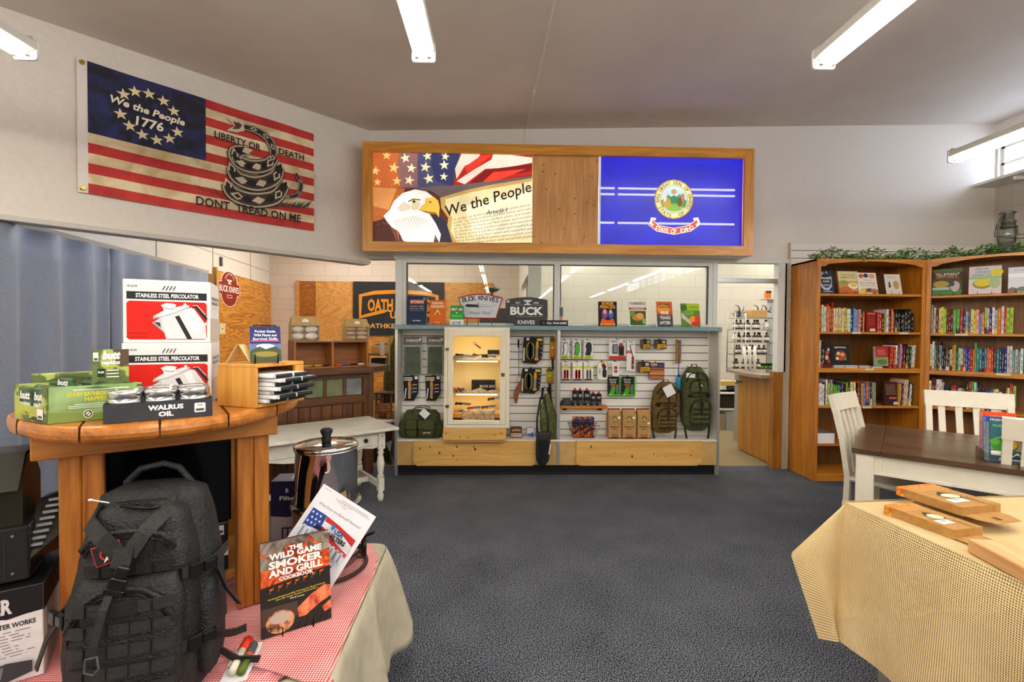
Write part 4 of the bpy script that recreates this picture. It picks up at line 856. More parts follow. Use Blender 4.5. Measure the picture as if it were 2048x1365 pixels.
# sheath on a long cord
a = HF.p(1033, 809); r = thing('knife_sheath', 'brown leather knife sheath hanging on a long black cord right of the lit cabinet', 'sheath', (a[0], YH, a[1])); z1_ = HF.p(1035, 752)[1]-a[1]; z2_ = HF.p(1035, 682)[1]-a[1]
mb = MB(); lt_ = noisy('brown_leather', '#7a3a18', '#95502a', 30, .5, .2); mb.prism([(.0, 0), (.012, .03), (.022, .1), (.045, .17), (.05, .22), (.038, .26), (.014, .26), (.018, .21), (-.022, .14), (-.03, .08), (-.02, .02)], (0, 0, 0), (1, 0, 0), (0, .012, 0), 1, lt_); mb.build('leather', r)
mb = MB(); mb.tube([(.028, .004, .25), (.02, .003, z1_), (.018, .0, z2_)], .0025, wire, 6); mb.build('cord', r); mb = MB(); mb.box(.012, .036, -.002, .0, .24, .28, '#d8d4cc'); mb.build('price_tag', r); peg(r, .018, z2_, 0, .12)
# right bay, top rows
hand = lambda c: [('p', [(.3, .2), (.68, .2), (.8, .45), (.8, .72), (.7, .85), (.45, .84), (.32, .7), (.42, .5)], c, .012)]
for i, (a, c, col, lb) in enumerate(((1121, 1139, '#eceef0', 'white'), (1144, 1162, '#58b83a', 'green'), (1166, 1186, '#2c2f33', 'black'))):
    card('hand_warmer_pack', 'white box with a %s hand warmer in the top row of the right bay' % lb, 'hand warmer', a, 681, c, 718, [('r', 0, 0, 1, .15, '#c8d83a'), ('t', .5, .07, .07, 'ZIPPO', '#3a3f1c', .02), ('t', .25, .88, .06, 'zippo', '#5a5a5a', .01), ('l', [(.1, .2), (.14, .7)], .05, '#d0d0d0'), ('r', 0, .15, .04, 1, '#a8383c'), ('p', [(.2, .2), (.72, .16), (.88, .45), (.86, .78), (.7, .9), (.4, .88), (.24, .7), (.34, .5)], '#30343a')], '#f0efec', hand(col), n=4)
for i, (a, c, cols, lb) in enumerate(((1122, 1141, ('#e8502c', '#e8502c'), 'left orange'), (1144, 1165, ('#e8502c', '#e8502c'), 'right orange'), (1166, 1187, ('#c9ccd0', '#c9ccd0'), 'silver'))):
    card('lighter_pack', 'carded pair of %s lighter tubes in the second row of the right bay' % lb, 'lighter', a, 725, c, 762, [('r', 0, .66, 1, .78, '#c8d83a'), ('t', .5, .86, .06, 'zippo', '#4a4a4a', .01), ('r', 0, 0, .05, 1, '#b83a34'), ('r', .1, .02, .95, .1, '#6a2a24')], '#f0efec', [('p', rr(.3, .12, .5, .6, .08, .5), cols[0], .014), ('p', rr(.58, .12, .78, .6, .08, .5), cols[1], .014)], n=4)
card('torch_pack', 'oval yellow-rimmed card with a torch lighter in the second row of the right bay', 'lighter', 1194, 724, 1216, 761, [('p', rr(.06, .05, .94, .95, .12, .6), '#eef0ee'), ('t', .2, .5, .1, 'zippo', '#1c1c1c', .01, 0, .5, 1.57), ('p', [(.4, .75), (.7, .8), (.7, .92), (.42, .9)], '#a82c2c')], '#c3c832', [('p', rr(.5, .15, .85, .6, .1, .6), '#26282c', .014), ('p', rr(.48, .6, .8, .85, .08, .6), '#5a1c1c', .012)], shape=rr(0, 0, 1, 1, .16, .6))
card('lighter_card', 'small white card with a red stripe, below the big red and white lighter card', 'lighter', 1225, 724, 1238, 753, [('r', .25, .25, .75, .7, '#a83434'), ('t', .5, .48, .12, 'zippo', '#f0e8e8', .01, 0, .46)], '#f0efec')
card('lighter_case_pack', 'large white card with red base and black lighter case in the right bay', 'lighter', 1218, 679, 1252, 719, [('r', 0, 0, 1, .16, '#c83024'), ('t', .3, .88, .09, 'ZIPPO', '#2a2c3a', .02), ('e', .88, .88, .06, .06, '#8a8f94')], '#eceef0', [('r', .2, .3, .48, .75, '#3a3d42', .02), ('r', .24, .34, .44, .71, '#8d9094', .024), ('r', .58, .2, .86, .68, '#1e1f22', .02), ('e', .7, .72, .1, .1, '#b82c2c', .02)])
card('utility_lighter_pack', 'tall white card with a bent-neck long lighter in the right bay', 'lighter', 1253, 684, 1271, 743, [('r', 0, .6, .6, .7, '#e0604a'), ('t', .6, .9, .05, 'ZIPPO', '#3a3a3a', .01)], '#f0efec', [('l', [(.35, .88), (.45, .75), (.6, .62), (.68, .5)], .03, '#1e1f22'), ('r', .58, .08, .82, .5, '#8c2c26', .012), ('e', .7, .22, .06, .02, '#f0f0f0', .014)])
def clips(a, b, c, d, lb, n=5): card('bungee_pack', lb, 'strap', a, b, c, d, [('r', 0, .5, 1, 1, '#2a2620'), ('r', .1, .12, .95, .5, '#d8a81c'), ('t', .5, .3, .2, 'RATCHET', '#3a2c10', .02, 0, .7), ('r', .6, .6, .9, .9, '#c8b88a')], '#6a4f2a', [('r', -.12, .0, .2, .9, '#5f4a30', .02), ('r', .1, -.05, .3, .5, '#c8961c', .03)], n=n)
clips(1283, 680, 1301, 698, 'brown and yellow strap pack, left of the two in the top row'); clips(1311, 680, 1333, 698, 'brown and yellow strap pack, right of the two in the top row'); clips(1277, 724, 1300, 745, 'brown and yellow strap pack in the second row of the right bay')
card('fire_starter_pack', 'stack of orange and dark fire starter packets beside the strap packs', 'packet', 1299, 726, 1329, 758, [('r', 0, .68, 1, 1, '#3a3a5a'), ('r', .1, .8, .5, .95, '#e8a83a')] + [('r', .02, .05+k*.12, .98, .12+k*.12, ('#c87a4a', '#7a4a30', '#e0a070')[k % 3]) for k in range(5)] + [('e', random.random(), .7+random.random()*.25, .05, .04, '#8a7ac8') for k in range(8)], '#b06a44', n=4)
card('walking_stick_set', 'bundle of thin brown sticks with a blue cord at the right of the slat wall', 'sticks', 1351, 681, 1363, 727, [('r', .1, 0, .5, 1, '#8a6334'), ('r', .5, 0, .62, .95, '#5e4424')], '#a9834c', [('r', .12, .02, .28, .9, '#b58c50', .014), ('l', [(.72, .98), (.86, .6), (.66, .1), (.5, -.3), (.55, -.9)], .03, '#2a4a9a')])
mb = MB(); a = HF.p(1355.5, 784); r = thing('water_filter', 'bright blue water filter bottle hanging on its cord beside the olive backpack', 'bottle', (a[0], YH-.02, a[1])); mb.lathe([(.018, 0), (.022, .01), (.024, .03)], '#1c2c5a', 12); mb.build('cap', r)
mb = MB(); mb.lathe([(.024, .03), (.024, .14), (.018, .155), (.012, .16)], '#2fa8d8', 14); mb.build('body', r); mb = MB(); mb.lathe([(.013, .16), (.013, .178), (.004, .182)], '#1c2c5a', 12); mb.tube([(0, 0, .18), (.004, .01, .26), (.002, .03, .35)], .002, '#2a4a9a', 6); mb.build('strap', r)
for a, c, lb in ((1216, 1241, 'left'), (1244, 1271, 'right')):
    card('emergency_tool_pack', 'black card with lime green edge, %s of the two under the small lighters' % lb, 'tool', a, 754, c, 793, [('r', .9, 0, 1, 1, '#4ab81c'), ('r', 0, 0, 1, .12, '#4ab81c'), ('p', [(.1, .12), (.5, .12), (.7, .5), (.3, .5)], '#4a9a2c'), ('r', .1, .7, .75, .95, '#1c1c20'), ('t', .4, .86, .10, 'Power', '#d8dcd8', .02), ('t', .4, .74, .10, 'Spray', '#d8dcd8', .02), ('e', .4, .58, .25, .07, '#a8502c'), ('e', .2, .1, .1, .06, '#8ad84a')], '#202226', [('r', .62, .14, .82, .6, '#6a6e72', .016)], n=3)
# wooden shelf with boxes
mb = MB(); sf = Fr(0, 4.84); a = sf.p(1121, 819); b = sf.p(1215, 812.5)
r = thing('slat_shelf', 'small orange wood shelf hooked on the slat wall in the right bay', 'shelf', (a[0], 4.84, b[1]-.028)); w = b[0]-a[0]
mb.box(0, w, 0, YS-4.84-.002, .0, .028, wood('orange_shelf_wood', '#d0802c', '#b3681c', 'X', 1.5), .002); mb.build('board', r)
for k in (.1, .85): MB().box(w*k-.02, w*k+.02, .02, YS-4.84-.002, -.02, -.0005, wire).build('bracket', r)
zsf = b[1]+.001
def fuel(px0, py0, px1, lb, hcap):
    a = sf.p(px0, 812); b = sf.p(px1, py0); w = b[0]-a[0]-.003; h = b[1]-zsf; r = thing('fuel_can', lb, 'can', (a[0], 4.845, zsf))
    mb = MB(); mb.box(0, w, 0, .03, 0, h*.84, '#131316', .004); draw(mb, (0, 0, 0), (w, 0, 0), (0, 0, h*.84), [('t', .5, .66, .13, 'ZIPPO', '#e8e8e8', .02, 0, .6), ('r', .1, .3, .9, .33, '#8a8a8a'), ('r', .1, .2, .9, .23, '#8a8a8a'), ('r', .1, .75, .9, .78, '#b8b8b8'), ('r', .55, .04, .8, .12, '#e0e0e0')], .0005); mb.build('can', r)
    MB().lathe([(.012, h*.84), (.012, h*.95), (.006, h)], '#c02a24', 10, (w*.5, .015)).build('cap', r)
fuel(1145, 777, 1155.5, 'tall black fuel can with red cap, first from the left on the small wood shelf', 1); fuel(1156, 777, 1166, 'tall black fuel can with red cap, second from the left on the small wood shelf', 1); fuel(1168, 777, 1181, 'tall black fuel can with red cap, third from the left on the small wood shelf', 1)
fuel(1182, 784, 1192.5, 'short black fuel can with red cap, left of the short pair', 1); fuel(1193, 784, 1204, 'short black fuel can with red cap, right end of the small wood shelf', 1)
def softbox(mb, c, w, d, h, mat, n=20, k=12, ex=4.0, prof=None, wob=.0, seed=0):
    """cloth bag volume: superellipse sections; prof(t) -> (sx, sy, dx, dy)"""
    prof = prof or (lambda t: (1-.9*abs(2*t-1)**6, 1-.9*abs(2*t-1)**5, 0, 0)); vs = []; fs = []
    for i in range(k+1):
        t = i/k; sx, sy, dx, dy = prof(t)
        for j in range(n):
            g = 2*PI*j/n; cg, sg = math.cos(g), math.sin(g); r = (abs(cg)**ex+abs(sg)**ex)**(-1/ex)
            wv = 1+wob*math.sin(7*t+3*g+seed)*math.sin(11*t-2*g+seed*2)
            vs.append((c[0]+dx+cg*r*w/2*sx*wv, c[1]+dy+sg*r*d/2*sy*wv, c[2]+t*h))
    for i in range(k):
        for j in range(n): fs.append((i*n+j, i*n+(j+1) % n, (i+1)*n+(j+1) % n, (i+1)*n+j))
    fs += [tuple(range(n))[::-1], tuple(range(k*n, k*n+n))]
    return mb.add(vs, fs, mat, True)
mb = MB(); a = sf.p(1121, 812); softbox(mb, (.065, .03, 0), .13, .05, .075, noisy('black_nylon', '#0e0f11', '#24262a', 30, .5, .5), prof=lambda t: (1-.6*t*t, 1-.5*t, .0, 0), wob=.15); tag(mb.build('nylon_pouch', None, (a[0], 4.845, zsf)), 'crumpled black nylon pouch at the left end of the small wood shelf', 'pouch')
# wire basket with packets
bf = Fr(0, 4.80); a = bf.p(1140, 876); b = bf.p(1197, 838); w = b[0]-a[0]; h = b[1]-(zd+.005)
r = thing('wire_basket', 'black wire basket holding colourful packets on the counter deck', 'basket', (a[0], 4.80, zd+.006)); bw = M('#2a2b2e', .4, .7)
mb = MB()
for i in range(9):
    u = i/8; mb.tube([(w*(.12+.76*u), -.0, .003), (w*(-.02+1.04*u), -.03, h*.65)], .0018, bw, 5); mb.tube([(w*(.12+.76*u), .1, .003), (w*(-.02+1.04*u), .12, h*.75)], .0018, bw, 5)
for z_, e in ((.003, .12), (h*.33, .05), (h*.65, -.02)): mb.tube([(w*e, -.03*z_/h/.65, z_), (w*(1-e), -.03*z_/h/.65, z_), (w*(1-e), .1+.02*z_/h, z_), (w*e, .1+.02*z_/h, z_)], .0024, bw, 6, closed=True)
mb.build('wire_frame', r)
fp = noisy('printed_camo_foil', '#d86a1c', '#23242e', 28, .35, .4, lo=.45, hi=.55); fp2 = noisy('printed_blue_foil', '#3a3f8a', '#101018', 40, .35, .4, lo=.4, hi=.55)
for i, (u, lb) in enumerate(((.3, 'left'), (.68, 'right'))):
    for j in range(3):
        mb = MB(); softbox(mb, (0, 0, 0), w*.36, .022, h*1.02, fp, prof=lambda t: (1, .25+.75*math.sin(PI*t), 0, 0), wob=.05, seed=i+j); mb.box(-w*.17, w*.17, -.0115, .0115, h*.6, h*.98, fp2, .01)
        tag(mb.build('snack_packet', None, (a[0]+w*u, 4.815+j*.032, zd+.009)), 'orange and blue foil packet in the %s half of the wire basket, %s' % (lb, ('front', 'middle', 'back')[j]), 'packet')
# kraft bags
kraft = noisy('kraft_paper', '#a9804a', '#b88f58', 30, .8, .3)
for i, (p0, p1, lb) in enumerate(((1217, 1243, 'left'), (1245, 1273, 'middle'), (1275, 1302, 'right'))):
    f = Fr(0, 4.76); a = f.p(p0, 875); b = f.p(p1, 820); w = b[0]-a[0]; h = b[1]-zd-.006
    r = thing('kraft_bag', 'brown kraft food storage bag with green arch logo, %s of the three' % lb, 'bag', (a[0], 4.76, zd+.006), 0)
    mb = MB(); T = w
    mb.add([(0, 0, 0), (w, 0, 0), (w, .11, 0), (0, .11, 0), (0, .0, h*.8), (w, 0, h*.8), (w, .11, h*.8), (0, .11, h*.8), (0.006, .045, h), (w-.006, .045, h), (w-.006, .06, h), (.006, .06, h)],
           [(0, 3, 2, 1), (0, 1, 5, 4), (1, 2, 6, 5), (2, 3, 7, 6), (3, 0, 4, 7), (4, 5, 9, 8), (5, 6, 10, 9), (6, 7, 11, 10), (7, 4, 8, 11), (8, 9, 10, 11)], kraft)
    g = [('r', 0, 0, 1, .05, '#7a3020'), ('p', ell(.5, .84, .2, .13, 12, 0, PI), '#3f6a2c'), ('p', ell(.5, .84, .13, .08, 12, 0, PI), kraft), ('e', .5, .87, .06, .05, '#c9a24a'), ('t', .5, .73, .05, '4Patriots', '#3a2c1c', .01), ('t', .5, .52, .075, 'ReadyHour', '#3a2418', .015, 0, .7), ('t', .5, .4, .05, 'CEREAL', '#3a2418', .01, 0, .4), ('r', .2, .14, .8, .17, '#6a4a28'), ('r', .25, .05, .75, .09, '#4a3018'), ('r', .72 if i < 2 else .74, .86 if i < 2 else .62, .92, .95 if i < 2 else .71, '#efefec')]
    draw(mb, (0, 0, 0), (w, 0, 0), (0, 0, h*.8), g, .0006); mb.build('bag', r)
    MB().box(0.004, w-.004, .04, .065, h-.012, h+.004, '#8c2f26', .002).build('tin_tie', r)
# ---------------------------------------------------------------- soft bags
def straps(mb, pts, w, t, mat, side=(1, 0, 0)): mb.rib(pts, w, t, mat, side)
def daypack(name, label, cat, loc, w, d, h, c1, c2, seed=0, rz=0, tilt=0, webs=5):
    r = thing(name, label, cat, loc, rz); fab = noisy('pack_cloth_'+c1.strip('#'), c1, c2, 45, .85, .35); dk = M(tuple(round(v*.45, 4) for v in lin(c2)), .75)
    def pf(t): return (.94-.0*t if t < .72 else .94-.55*((t-.72)/.28)**2), (.9 if t < .7 else .9-.5*((t-.7)/.3)**1.5), tilt*t*h, .0
    mb = MB(); softbox(mb, (w/2, 0, 0), w, d, h, fab, 24, 16, 3.2, lambda t: (pf(t)[0]*(1-.5*max(0, 1-t*9)**2), pf(t)[1]*(1-.5*max(0, 1-t*9)**2), pf(t)[2], 0), .05, seed); mb.build('main_bag', r)
    mb = MB(); softbox(mb, (w*.52, -d*.46, h*.06), w*.66, d*.55, h*.42, fab, 20, 10, 3.5, None, .05, seed+1); mb.build('lower_pocket', r)
    mb = MB(); softbox(mb, (w*.52+tilt*h*.6, -d*.38, h*.52), w*.6, d*.5, h*.28, fab, 20, 8, 3.5, None, .05, seed+2); mb.build('upper_pocket', r)
    for k in range(webs):
        mb = MB(); z = h*(.12+k*.075) if k < 4 else h*(.6+.08*(k-4)); y = -d*(.74 if k < 4 else .64); mb.box(w*.24, w*.8, y-.004, y+.004, z, z+h*.03, dk, .001); mb.build('webbing', r)
    for (cx0, y0, z0, ww, hh) in ((w*.52, -d*.72, h*.47, w*.66, h*.1), (w*.52+tilt*h*.6, -d*.61, h*.79, w*.6, h*.07), (w*.5+tilt*h*.8, -d*.44, h*.88, w*.72, h*.09)):
        mb = MB(); mb.tube([(cx0-ww*.5, y0+.03, z0-hh*1.6), (cx0-ww*.48, y0, z0-hh*.5), (cx0-ww*.36, y0-.004, z0+hh*.2), (cx0, y0-.006, z0+hh*.5), (cx0+ww*.36, y0-.004, z0+hh*.2), (cx0+ww*.48, y0, z0-hh*.5), (cx0+ww*.5, y0+.03, z0-hh*1.6)], .006, dk, 6); mb.build('zip_piping', r)
    for (bx, bz) in ((.52, .44), (.22, .57), (.82, .57)): mb = MB(); q = -d*(.86 if bx == .52 else .5); mb.box(w*bx-.014, w*bx+.014, q-.006, q+.006, h*bz-.02, h*bz+.02, '#15150f', .003); mb.build('buckle', r)
    mb = MB(); x = w*.52; mb.rib([(x+tilt*h*.8, -d*.3, h*.9), (x+tilt*h*.5, -d*.7, h*.72), (x, -d*.78, h*.5), (x, -d*.8, h*.3)], w*.07, .005, dk, (1, 0, 0)); mb.build('front_strap', r)
    for s_ in (.12, .88):
        mb = MB(); mb.rib([(w*s_, d*.1, h*.4), (w*(s_+(s_-.5)*.12), -d*.2, h*.25), (w*(s_+(s_-.5)*.08), -d*.25, h*.02), (w*(s_-(s_-.5)*.1), -d*.34, -h*.19)], w*.07, .004, dk, (1, 0, 0)); mb.build('side_strap', r)
        mb = MB(); mb.rib([(w*.5+(s_-.5)*w*.9+tilt*h*.5, -d*.1, h*.58), (w*.5+(s_-.5)*w*1.0+tilt*h*.4, -d*.34, h*.56), (w*.5+(s_-.5)*w*.7+tilt*h*.4, -d*.55, h*.55)], h*.035, .004, dk, (0, 0, 1)); mb.build('compression_strap', r)
    mb = MB(); mb.tube([(w*.38+tilt*h, .0, h*.93), (w*.42+tilt*h, .01, h*1.04), (w*.58+tilt*h, .01, h*1.04), (w*.62+tilt*h, 0, h*.93)], .008, dk, 6, sq=.5); mb.build('grab_handle', r)
    return r
f = Fr(0, 4.80); a = f.p(1300, 872); b = f.p(1357, 765)
p = daypack('backpack', 'brown coyote backpack with white tag hanging at the right of the slat wall', 'backpack', (a[0], 4.83, a[1]+.03), b[0]-a[0], .17, b[1]-a[1]-.03, '#7c622c', '#54401a', 1, tilt=.05)
hh = b[1]-a[1]-.03; mb = MB(); mb.T = Matrix.Translation((.14, -.13, hh*.72)) @ Matrix.Rotation(-.5, 4, 'Y'); mb.box(0, .1, 0, .002, 0, .11, '#e9e9ea'); mb.build('price_tag', p); mb = MB(); mb.tube([(.17, .085, hh*1.02), (.17, YS-4.83-.002, hh*1.03)], .004, wire, 6); mb.build('peg_hook', p)
a = f.p(1364, 862); b = f.p(1424, 735)
p = daypack('backpack', 'olive green backpack with small red badge hanging next to the right side panel', 'backpack', (a[0], 4.83, a[1]), b[0]-a[0], .17, b[1]-a[1], '#565c30', '#3a4020', 5, tilt=-.03)
hh = b[1]-a[1]; mb = MB(); mb.box(.02, .11, -.075, -.072, hh*.84, hh*.93, '#e6e6ea'); mb.box(.02, .11, -.0755, -.074, hh*.915, hh*.93, '#1c1c1c'); mb.build('price_tag', p)
mb = MB(); mb.box(.14, .18, -.118, -.114, hh*.7, hh*.76, '#2a1a16'); mb.prism([(.145, hh*.71), (.175, hh*.71), (.16, hh*.75)], (0, -.1195, 0), (1, 0, 0), (0, .001, 0), 1, M('#d8d0c8')); mb.build('badge', p)
mb = MB(); mb.tube([(.1, .07, hh*.98), (.1, YS-4.83-.002, hh*1.0)], .004, wire, 6); mb.build('peg_hook', p)
# range bag
f = Fr(0, 4.78); a = f.p(799, 874); b = f.p(884, 818); w = b[0]-a[0]; h = b[1]-zd-.006; h2 = h*.92
r = thing('range_bag', 'olive green range bag with two front pockets on the counter deck, far left', 'bag', (a[0], 4.80, zd+.006)); fab = noisy('olive_nylon', '#4c5426', '#343a18', 50, .8, .3); dk = M('#1a200f', .7)
mb = MB(); softbox(mb, (w/2, .04, 0), w*.92, .14, h2, fab, 24, 10, 5, lambda t: (1-.1*t*t-.25*max(0, t-.8)*3, 1-.3*t*t, 0, 0), .03); mb.build('main_bag', r)
for k, (u0, u1) in enumerate(((.16, .43), (.45, .84))):
    mb = MB(); softbox(mb, (w*(u0+u1)/2, -.045, .01), w*(u1-u0), .04, h2*.72, fab, 16, 8, 6, None, .02, k); mb.prism([(w*u0, h2*.42), (w*(u0+.02), h2*.36), (w*(u1-.02), h2*.36), (w*u1, h2*.42), (w*u1, h2*.74), (w*u0, h2*.74)], (0, -.07, 0), (1, 0, 0), (0, .006, 0), 1, fab); mb.tube([(w*u0, -.07, .02), (w*u0, -.072, h2*.7), (w*u1, -.072, h2*.7), (w*u1, -.07, .02)], .003, dk, 6); mb.tube([(w*u0, -.078, h2*.42), (w*(u0+.03), -.078, h2*.355), (w*(u1-.03), -.078, h2*.355), (w*u1, -.078, h2*.42)], .003, dk, 6); mb.build('front_pocket', r)
for k in (0, 1): mb = MB(); softbox(mb, (w*(.05 if k == 0 else .95), .03, .01), w*.12, .11, h2*.6, fab, 12, 8, 4, None, .03, k+3); mb.build('end_pocket', r)
for yy in (-.02, .09): mb = MB(); mb.tube([(w*.3, yy, h2*.9), (w*.32, yy, h2*1.08), (w*.5, yy, h2*1.14), (w*.68, yy, h2*1.08), (w*.7, yy, h2*.9)], .008, dk, 6, sq=.5); mb.build('handle', r)
mb = MB(); mb.box(w*.56, w*.74, -.075, -.0705, h2*.18, h2*.3, '#4a2a22'); draw(mb, (w*.56, -.075, h2*.18), (w*.18, 0, 0), (0, 0, h2*.12), [('t', .6, .5, .4, 'RANGER', '#e0dcd4', .02), ('p', [(.08, .2), (.28, .2), (.18, .8)], '#d8d0c8')], .0008); mb.build('badge', r)
mb = MB(); mb.T = Matrix.Translation((w*.48, -.085, h2*.95)) @ Matrix.Rotation(.75, 4, 'Y'); mb.box(0, .085, 0, .002, 0, .075, '#e8e8ea'); mb.box(0, .085, 0, .002, -.03, -.001, '#26262a'); mb.build('price_tag', r)
# sling bag and black bag by the divider
f = Fr(0, 4.72); ZQ = lambda py: f.p(1095, py)[1]; xq_ = f.p(1080, 830)[0]
r = thing('sling_bag', 'olive sling bag hanging by the counter divider behind the black bag', 'bag', (xq_, 4.745, ZQ(897))); hh = ZQ(790)-ZQ(897)
mb = MB(); softbox(mb, (.07, .03, .0), .17, .1, hh, noisy('olive_sling_cloth', '#5c6230', '#40461e', 40, .85, .4), 20, 14, 2.6, lambda t: (.35+.75*math.sin(PI*min(1, t*.95+.12))**.8, .4+.6*math.sin(PI*min(.98, t*.9+.1)), .05*(1-t)**1.0, 0), .06); mb.build('main_bag', r)
mb = MB(); softbox(mb, (.05, -.02, hh*.45), .1, .05, hh*.42, noisy('olive_pocket_cloth', '#666c34', '#484e22', 40, .85, .4), 16, 10, 3, None, .05); mb.build('front_pocket', r)
mb = MB(); mb.tube([(.02, .02, hh*.9), (.04, .1, hh*1.1), (.09, .1, hh*1.1), (.12, .02, hh*.85), (.14, 0, hh*.4)], .012, M('#15171a', .8), 6, sq=.4); mb.build('strap', r); MB().tube([(.06, .09, hh*1.105), (.06, YS-4.745-.002, hh*1.11)], .004, wire, 6).build('peg_hook', r)
xq_ = f.p(1069, 900)[0]; r = thing('drop_leg_bag', 'black nylon bag hanging low on long straps in front of the pine plank', 'bag', (xq_, 4.64, ZQ(926))); hh = ZQ(862)-ZQ(926); ht = ZQ(795)-ZQ(926); bn = noisy('black_webbing', '#101114', '#26282c', 60, .7, .4)
mb = MB(); softbox(mb, (.075, .02, 0), .155, .08, hh, bn, 20, 10, 4, lambda t: (.85+.1*t-.4*max(0, 1-t*8), .9-.3*t, .01*t, 0), .05); mb.build('main_bag', r)
for k in range(5): MB().box(.025+k*.022, .035+k*.022, -.03, -.019, .03, hh*.8, '#22252a', .002).build('webbing', r)
mb = MB(); mb.tube([(.02, .02, hh*.9), (.02, .03, hh*1.4), (.06, .09, ht), (.09, .09, ht), (.125, .02, hh*1.5), (.13, .02, hh*.9)], .01, bn, 6, sq=.35); mb.build('strap', r)
mb = MB(); mb.T = Matrix.Translation((.13, -.03, hh*.35)) @ Matrix.Rotation(.15, 4, 'Y'); mb.box(0, .012, 0, .03, 0, .1, '#cfd0d2'); mb.build('price_tag', r)
# small boxes on the deck
f = Fr(0, 4.80)
def small_box(name, px0, py0, px1, col, els, label, d=.07, Y=4.80, z=None, cat='box'):
    f = Fr(0, Y); z = zd+.006 if z is None else z; a = f.p(px0, 880); b = f.p(px1, py0); w, h = b[0]-a[0], b[1]-z
    mb = MB(); mb.box(0, w, 0, d, 0, h, col, .001); draw(mb, (0, 0, 0), (w, 0, 0), (0, 0, h), els, .0006); return tag(mb.build(name, None, (a[0], Y, z)), label, cat)
small_box('pocket_knife_box', 1021, 856, 1044, '#5a3420', [('r', .05, .1, .95, .45, '#d8c8b8'), ('t', .5, .28, .2, 'RED FOREST', '#6a2c1c', .02, 0, .8), ('r', .1, .6, .9, .9, '#8a6234'), ('l', [(.15, .7), (.5, .8), (.85, .72)], .08, '#c9c0b0')], 'brown display box of pocket knives on the deck right of the lit cabinet')
small_box('battery_box', 1054, 857, 1067, '#c9ccd4', [('r', 0, .5, 1, 1, '#d8dce4'), ('r', .1, .1, .9, .4, '#4a6aa8'), ('e', .8, .3, .18, .25, '#2a4aa8')], 'white and blue small box on the deck behind the black hanging bag', .06, 4.82)
# ================================================================ OFFICE DOORWAY
doorw = wood('amber_door_veneer', '#a8742a', '#8a5a1a', 'Z', .9, .35, dist=.6); doore = wood('door_edge', '#8f5220', '#74400f', 'Z', 1.0, .4)
a = at_z(1545, 931, .015); b = at_z(1474.5, 897, .015); ang = math.atan2(b.y-a.y, b.x-a.x); Ld = (b-a).length; zt_ = at_y(1470, 739, b.y).z
t = thing('half_door', 'amber wood half door with ledge, standing open into the office', 'door', (a.x, a.y, .015), ang)
mb = MB(); mb.box(0, Ld, -.04, 0, 0, zt_-.055, doorw, .002); mb.box(-.003, 0, -.04, 0, 0, zt_-.055, doore); mb.build('leaf', t)
mb = MB(); mb.prism([(-.03, -.06), (-.03, .16), (Ld*.3, .19), (Ld+.05, .12), (Ld+.05, -.06)], (0, 0, zt_-.054), (1, 0, 0), (0, 0, .035), 1, M('#8d7d6c', .5), (0, 1, 0)); mb.build('ledge', t)
brs = M('#a89a6c', .3, .9)
for z in (.14, .74): mb = MB(); mb.tube([(-.008, .006, z), (-.008, .006, z+.1)], .008, brs, 8); mb.box(-.004, .03, 0, .003, z, z+.1, brs); mb.build('hinge', t)
mb = MB(); mb.tube([(Ld-.07, 0, .84), (Ld-.07, .045, .84)], .012, M('#bfc2c4', .2, 1), 10); mb.ball((Ld-.07, .06, .84), .026, M('#bfc2c4', .2, 1), 12, 8); mb.build('door_knob', t)
# desk with boxes beyond the door
DY = 6.9; f = Fr(0, DY); a = f.p(1400, 792); b = f.p(1500, 792); zdk = f.p(1450, 785)[1]
t = thing('office_desk', 'white topped office table seen beyond the half door', 'table', (a[0], DY, 0)); w = b[0]-a[0]
MB().box(0, w, 0, .6, zdk-.03, zdk, '#e6e6e2', .003).build('top', t); MB().box(0, w, .02, .58, .3, .33, '#cfcfcc', .003).build('lower_shelf', t); MB().box(0, w, .57, .6, .33, zdk-.03, '#5b544c').build('back_panel', t)
for x in (.01, w-.05):
    for y in (.02, .54): MB().box(x, x+.04, y, y+.04, 0, zdk-.03, '#8d8c8a').build('leg', t)
def obox(name, px0, px1, z, h, col, label, d=.2, y=DY+.03, cat='box', cham=.003): a = Fr(0, y).p(px0, 780)[0]; b = Fr(0, y).p(px1, 780)[0]; return tag(MB().box(0, b-a, 0, d, 0, h, col, cham).build(name, None, (a, y, z)), label, cat)
obox('storage_box', 1443, 1453, zdk+.001, .09, '#c8c4ba', 'small pale box at the left on the office table'); obox('storage_box', 1454, 1472, zdk+.001, .09, '#23262a', 'dark box on the office table'); obox('storage_box', 1442, 1476, zdk+.092, .07, '#c3a468', 'flat tan tray stacked on the boxes on the office table')
obox('printer', 1443, 1476, .332, .28, '#2a2623', 'dark machine on the lower shelf of the office table', .4); obox('carton', 1440, 1452, .003, .24, '#8f8470', 'small cream carton on the floor under the office table', .2); obox('storage_bin', 1453, 1475, .003, .28, M('#b8bcc0', .3, 0, .5, 0, .6), 'translucent plastic bin on the floor under the office table', .4)
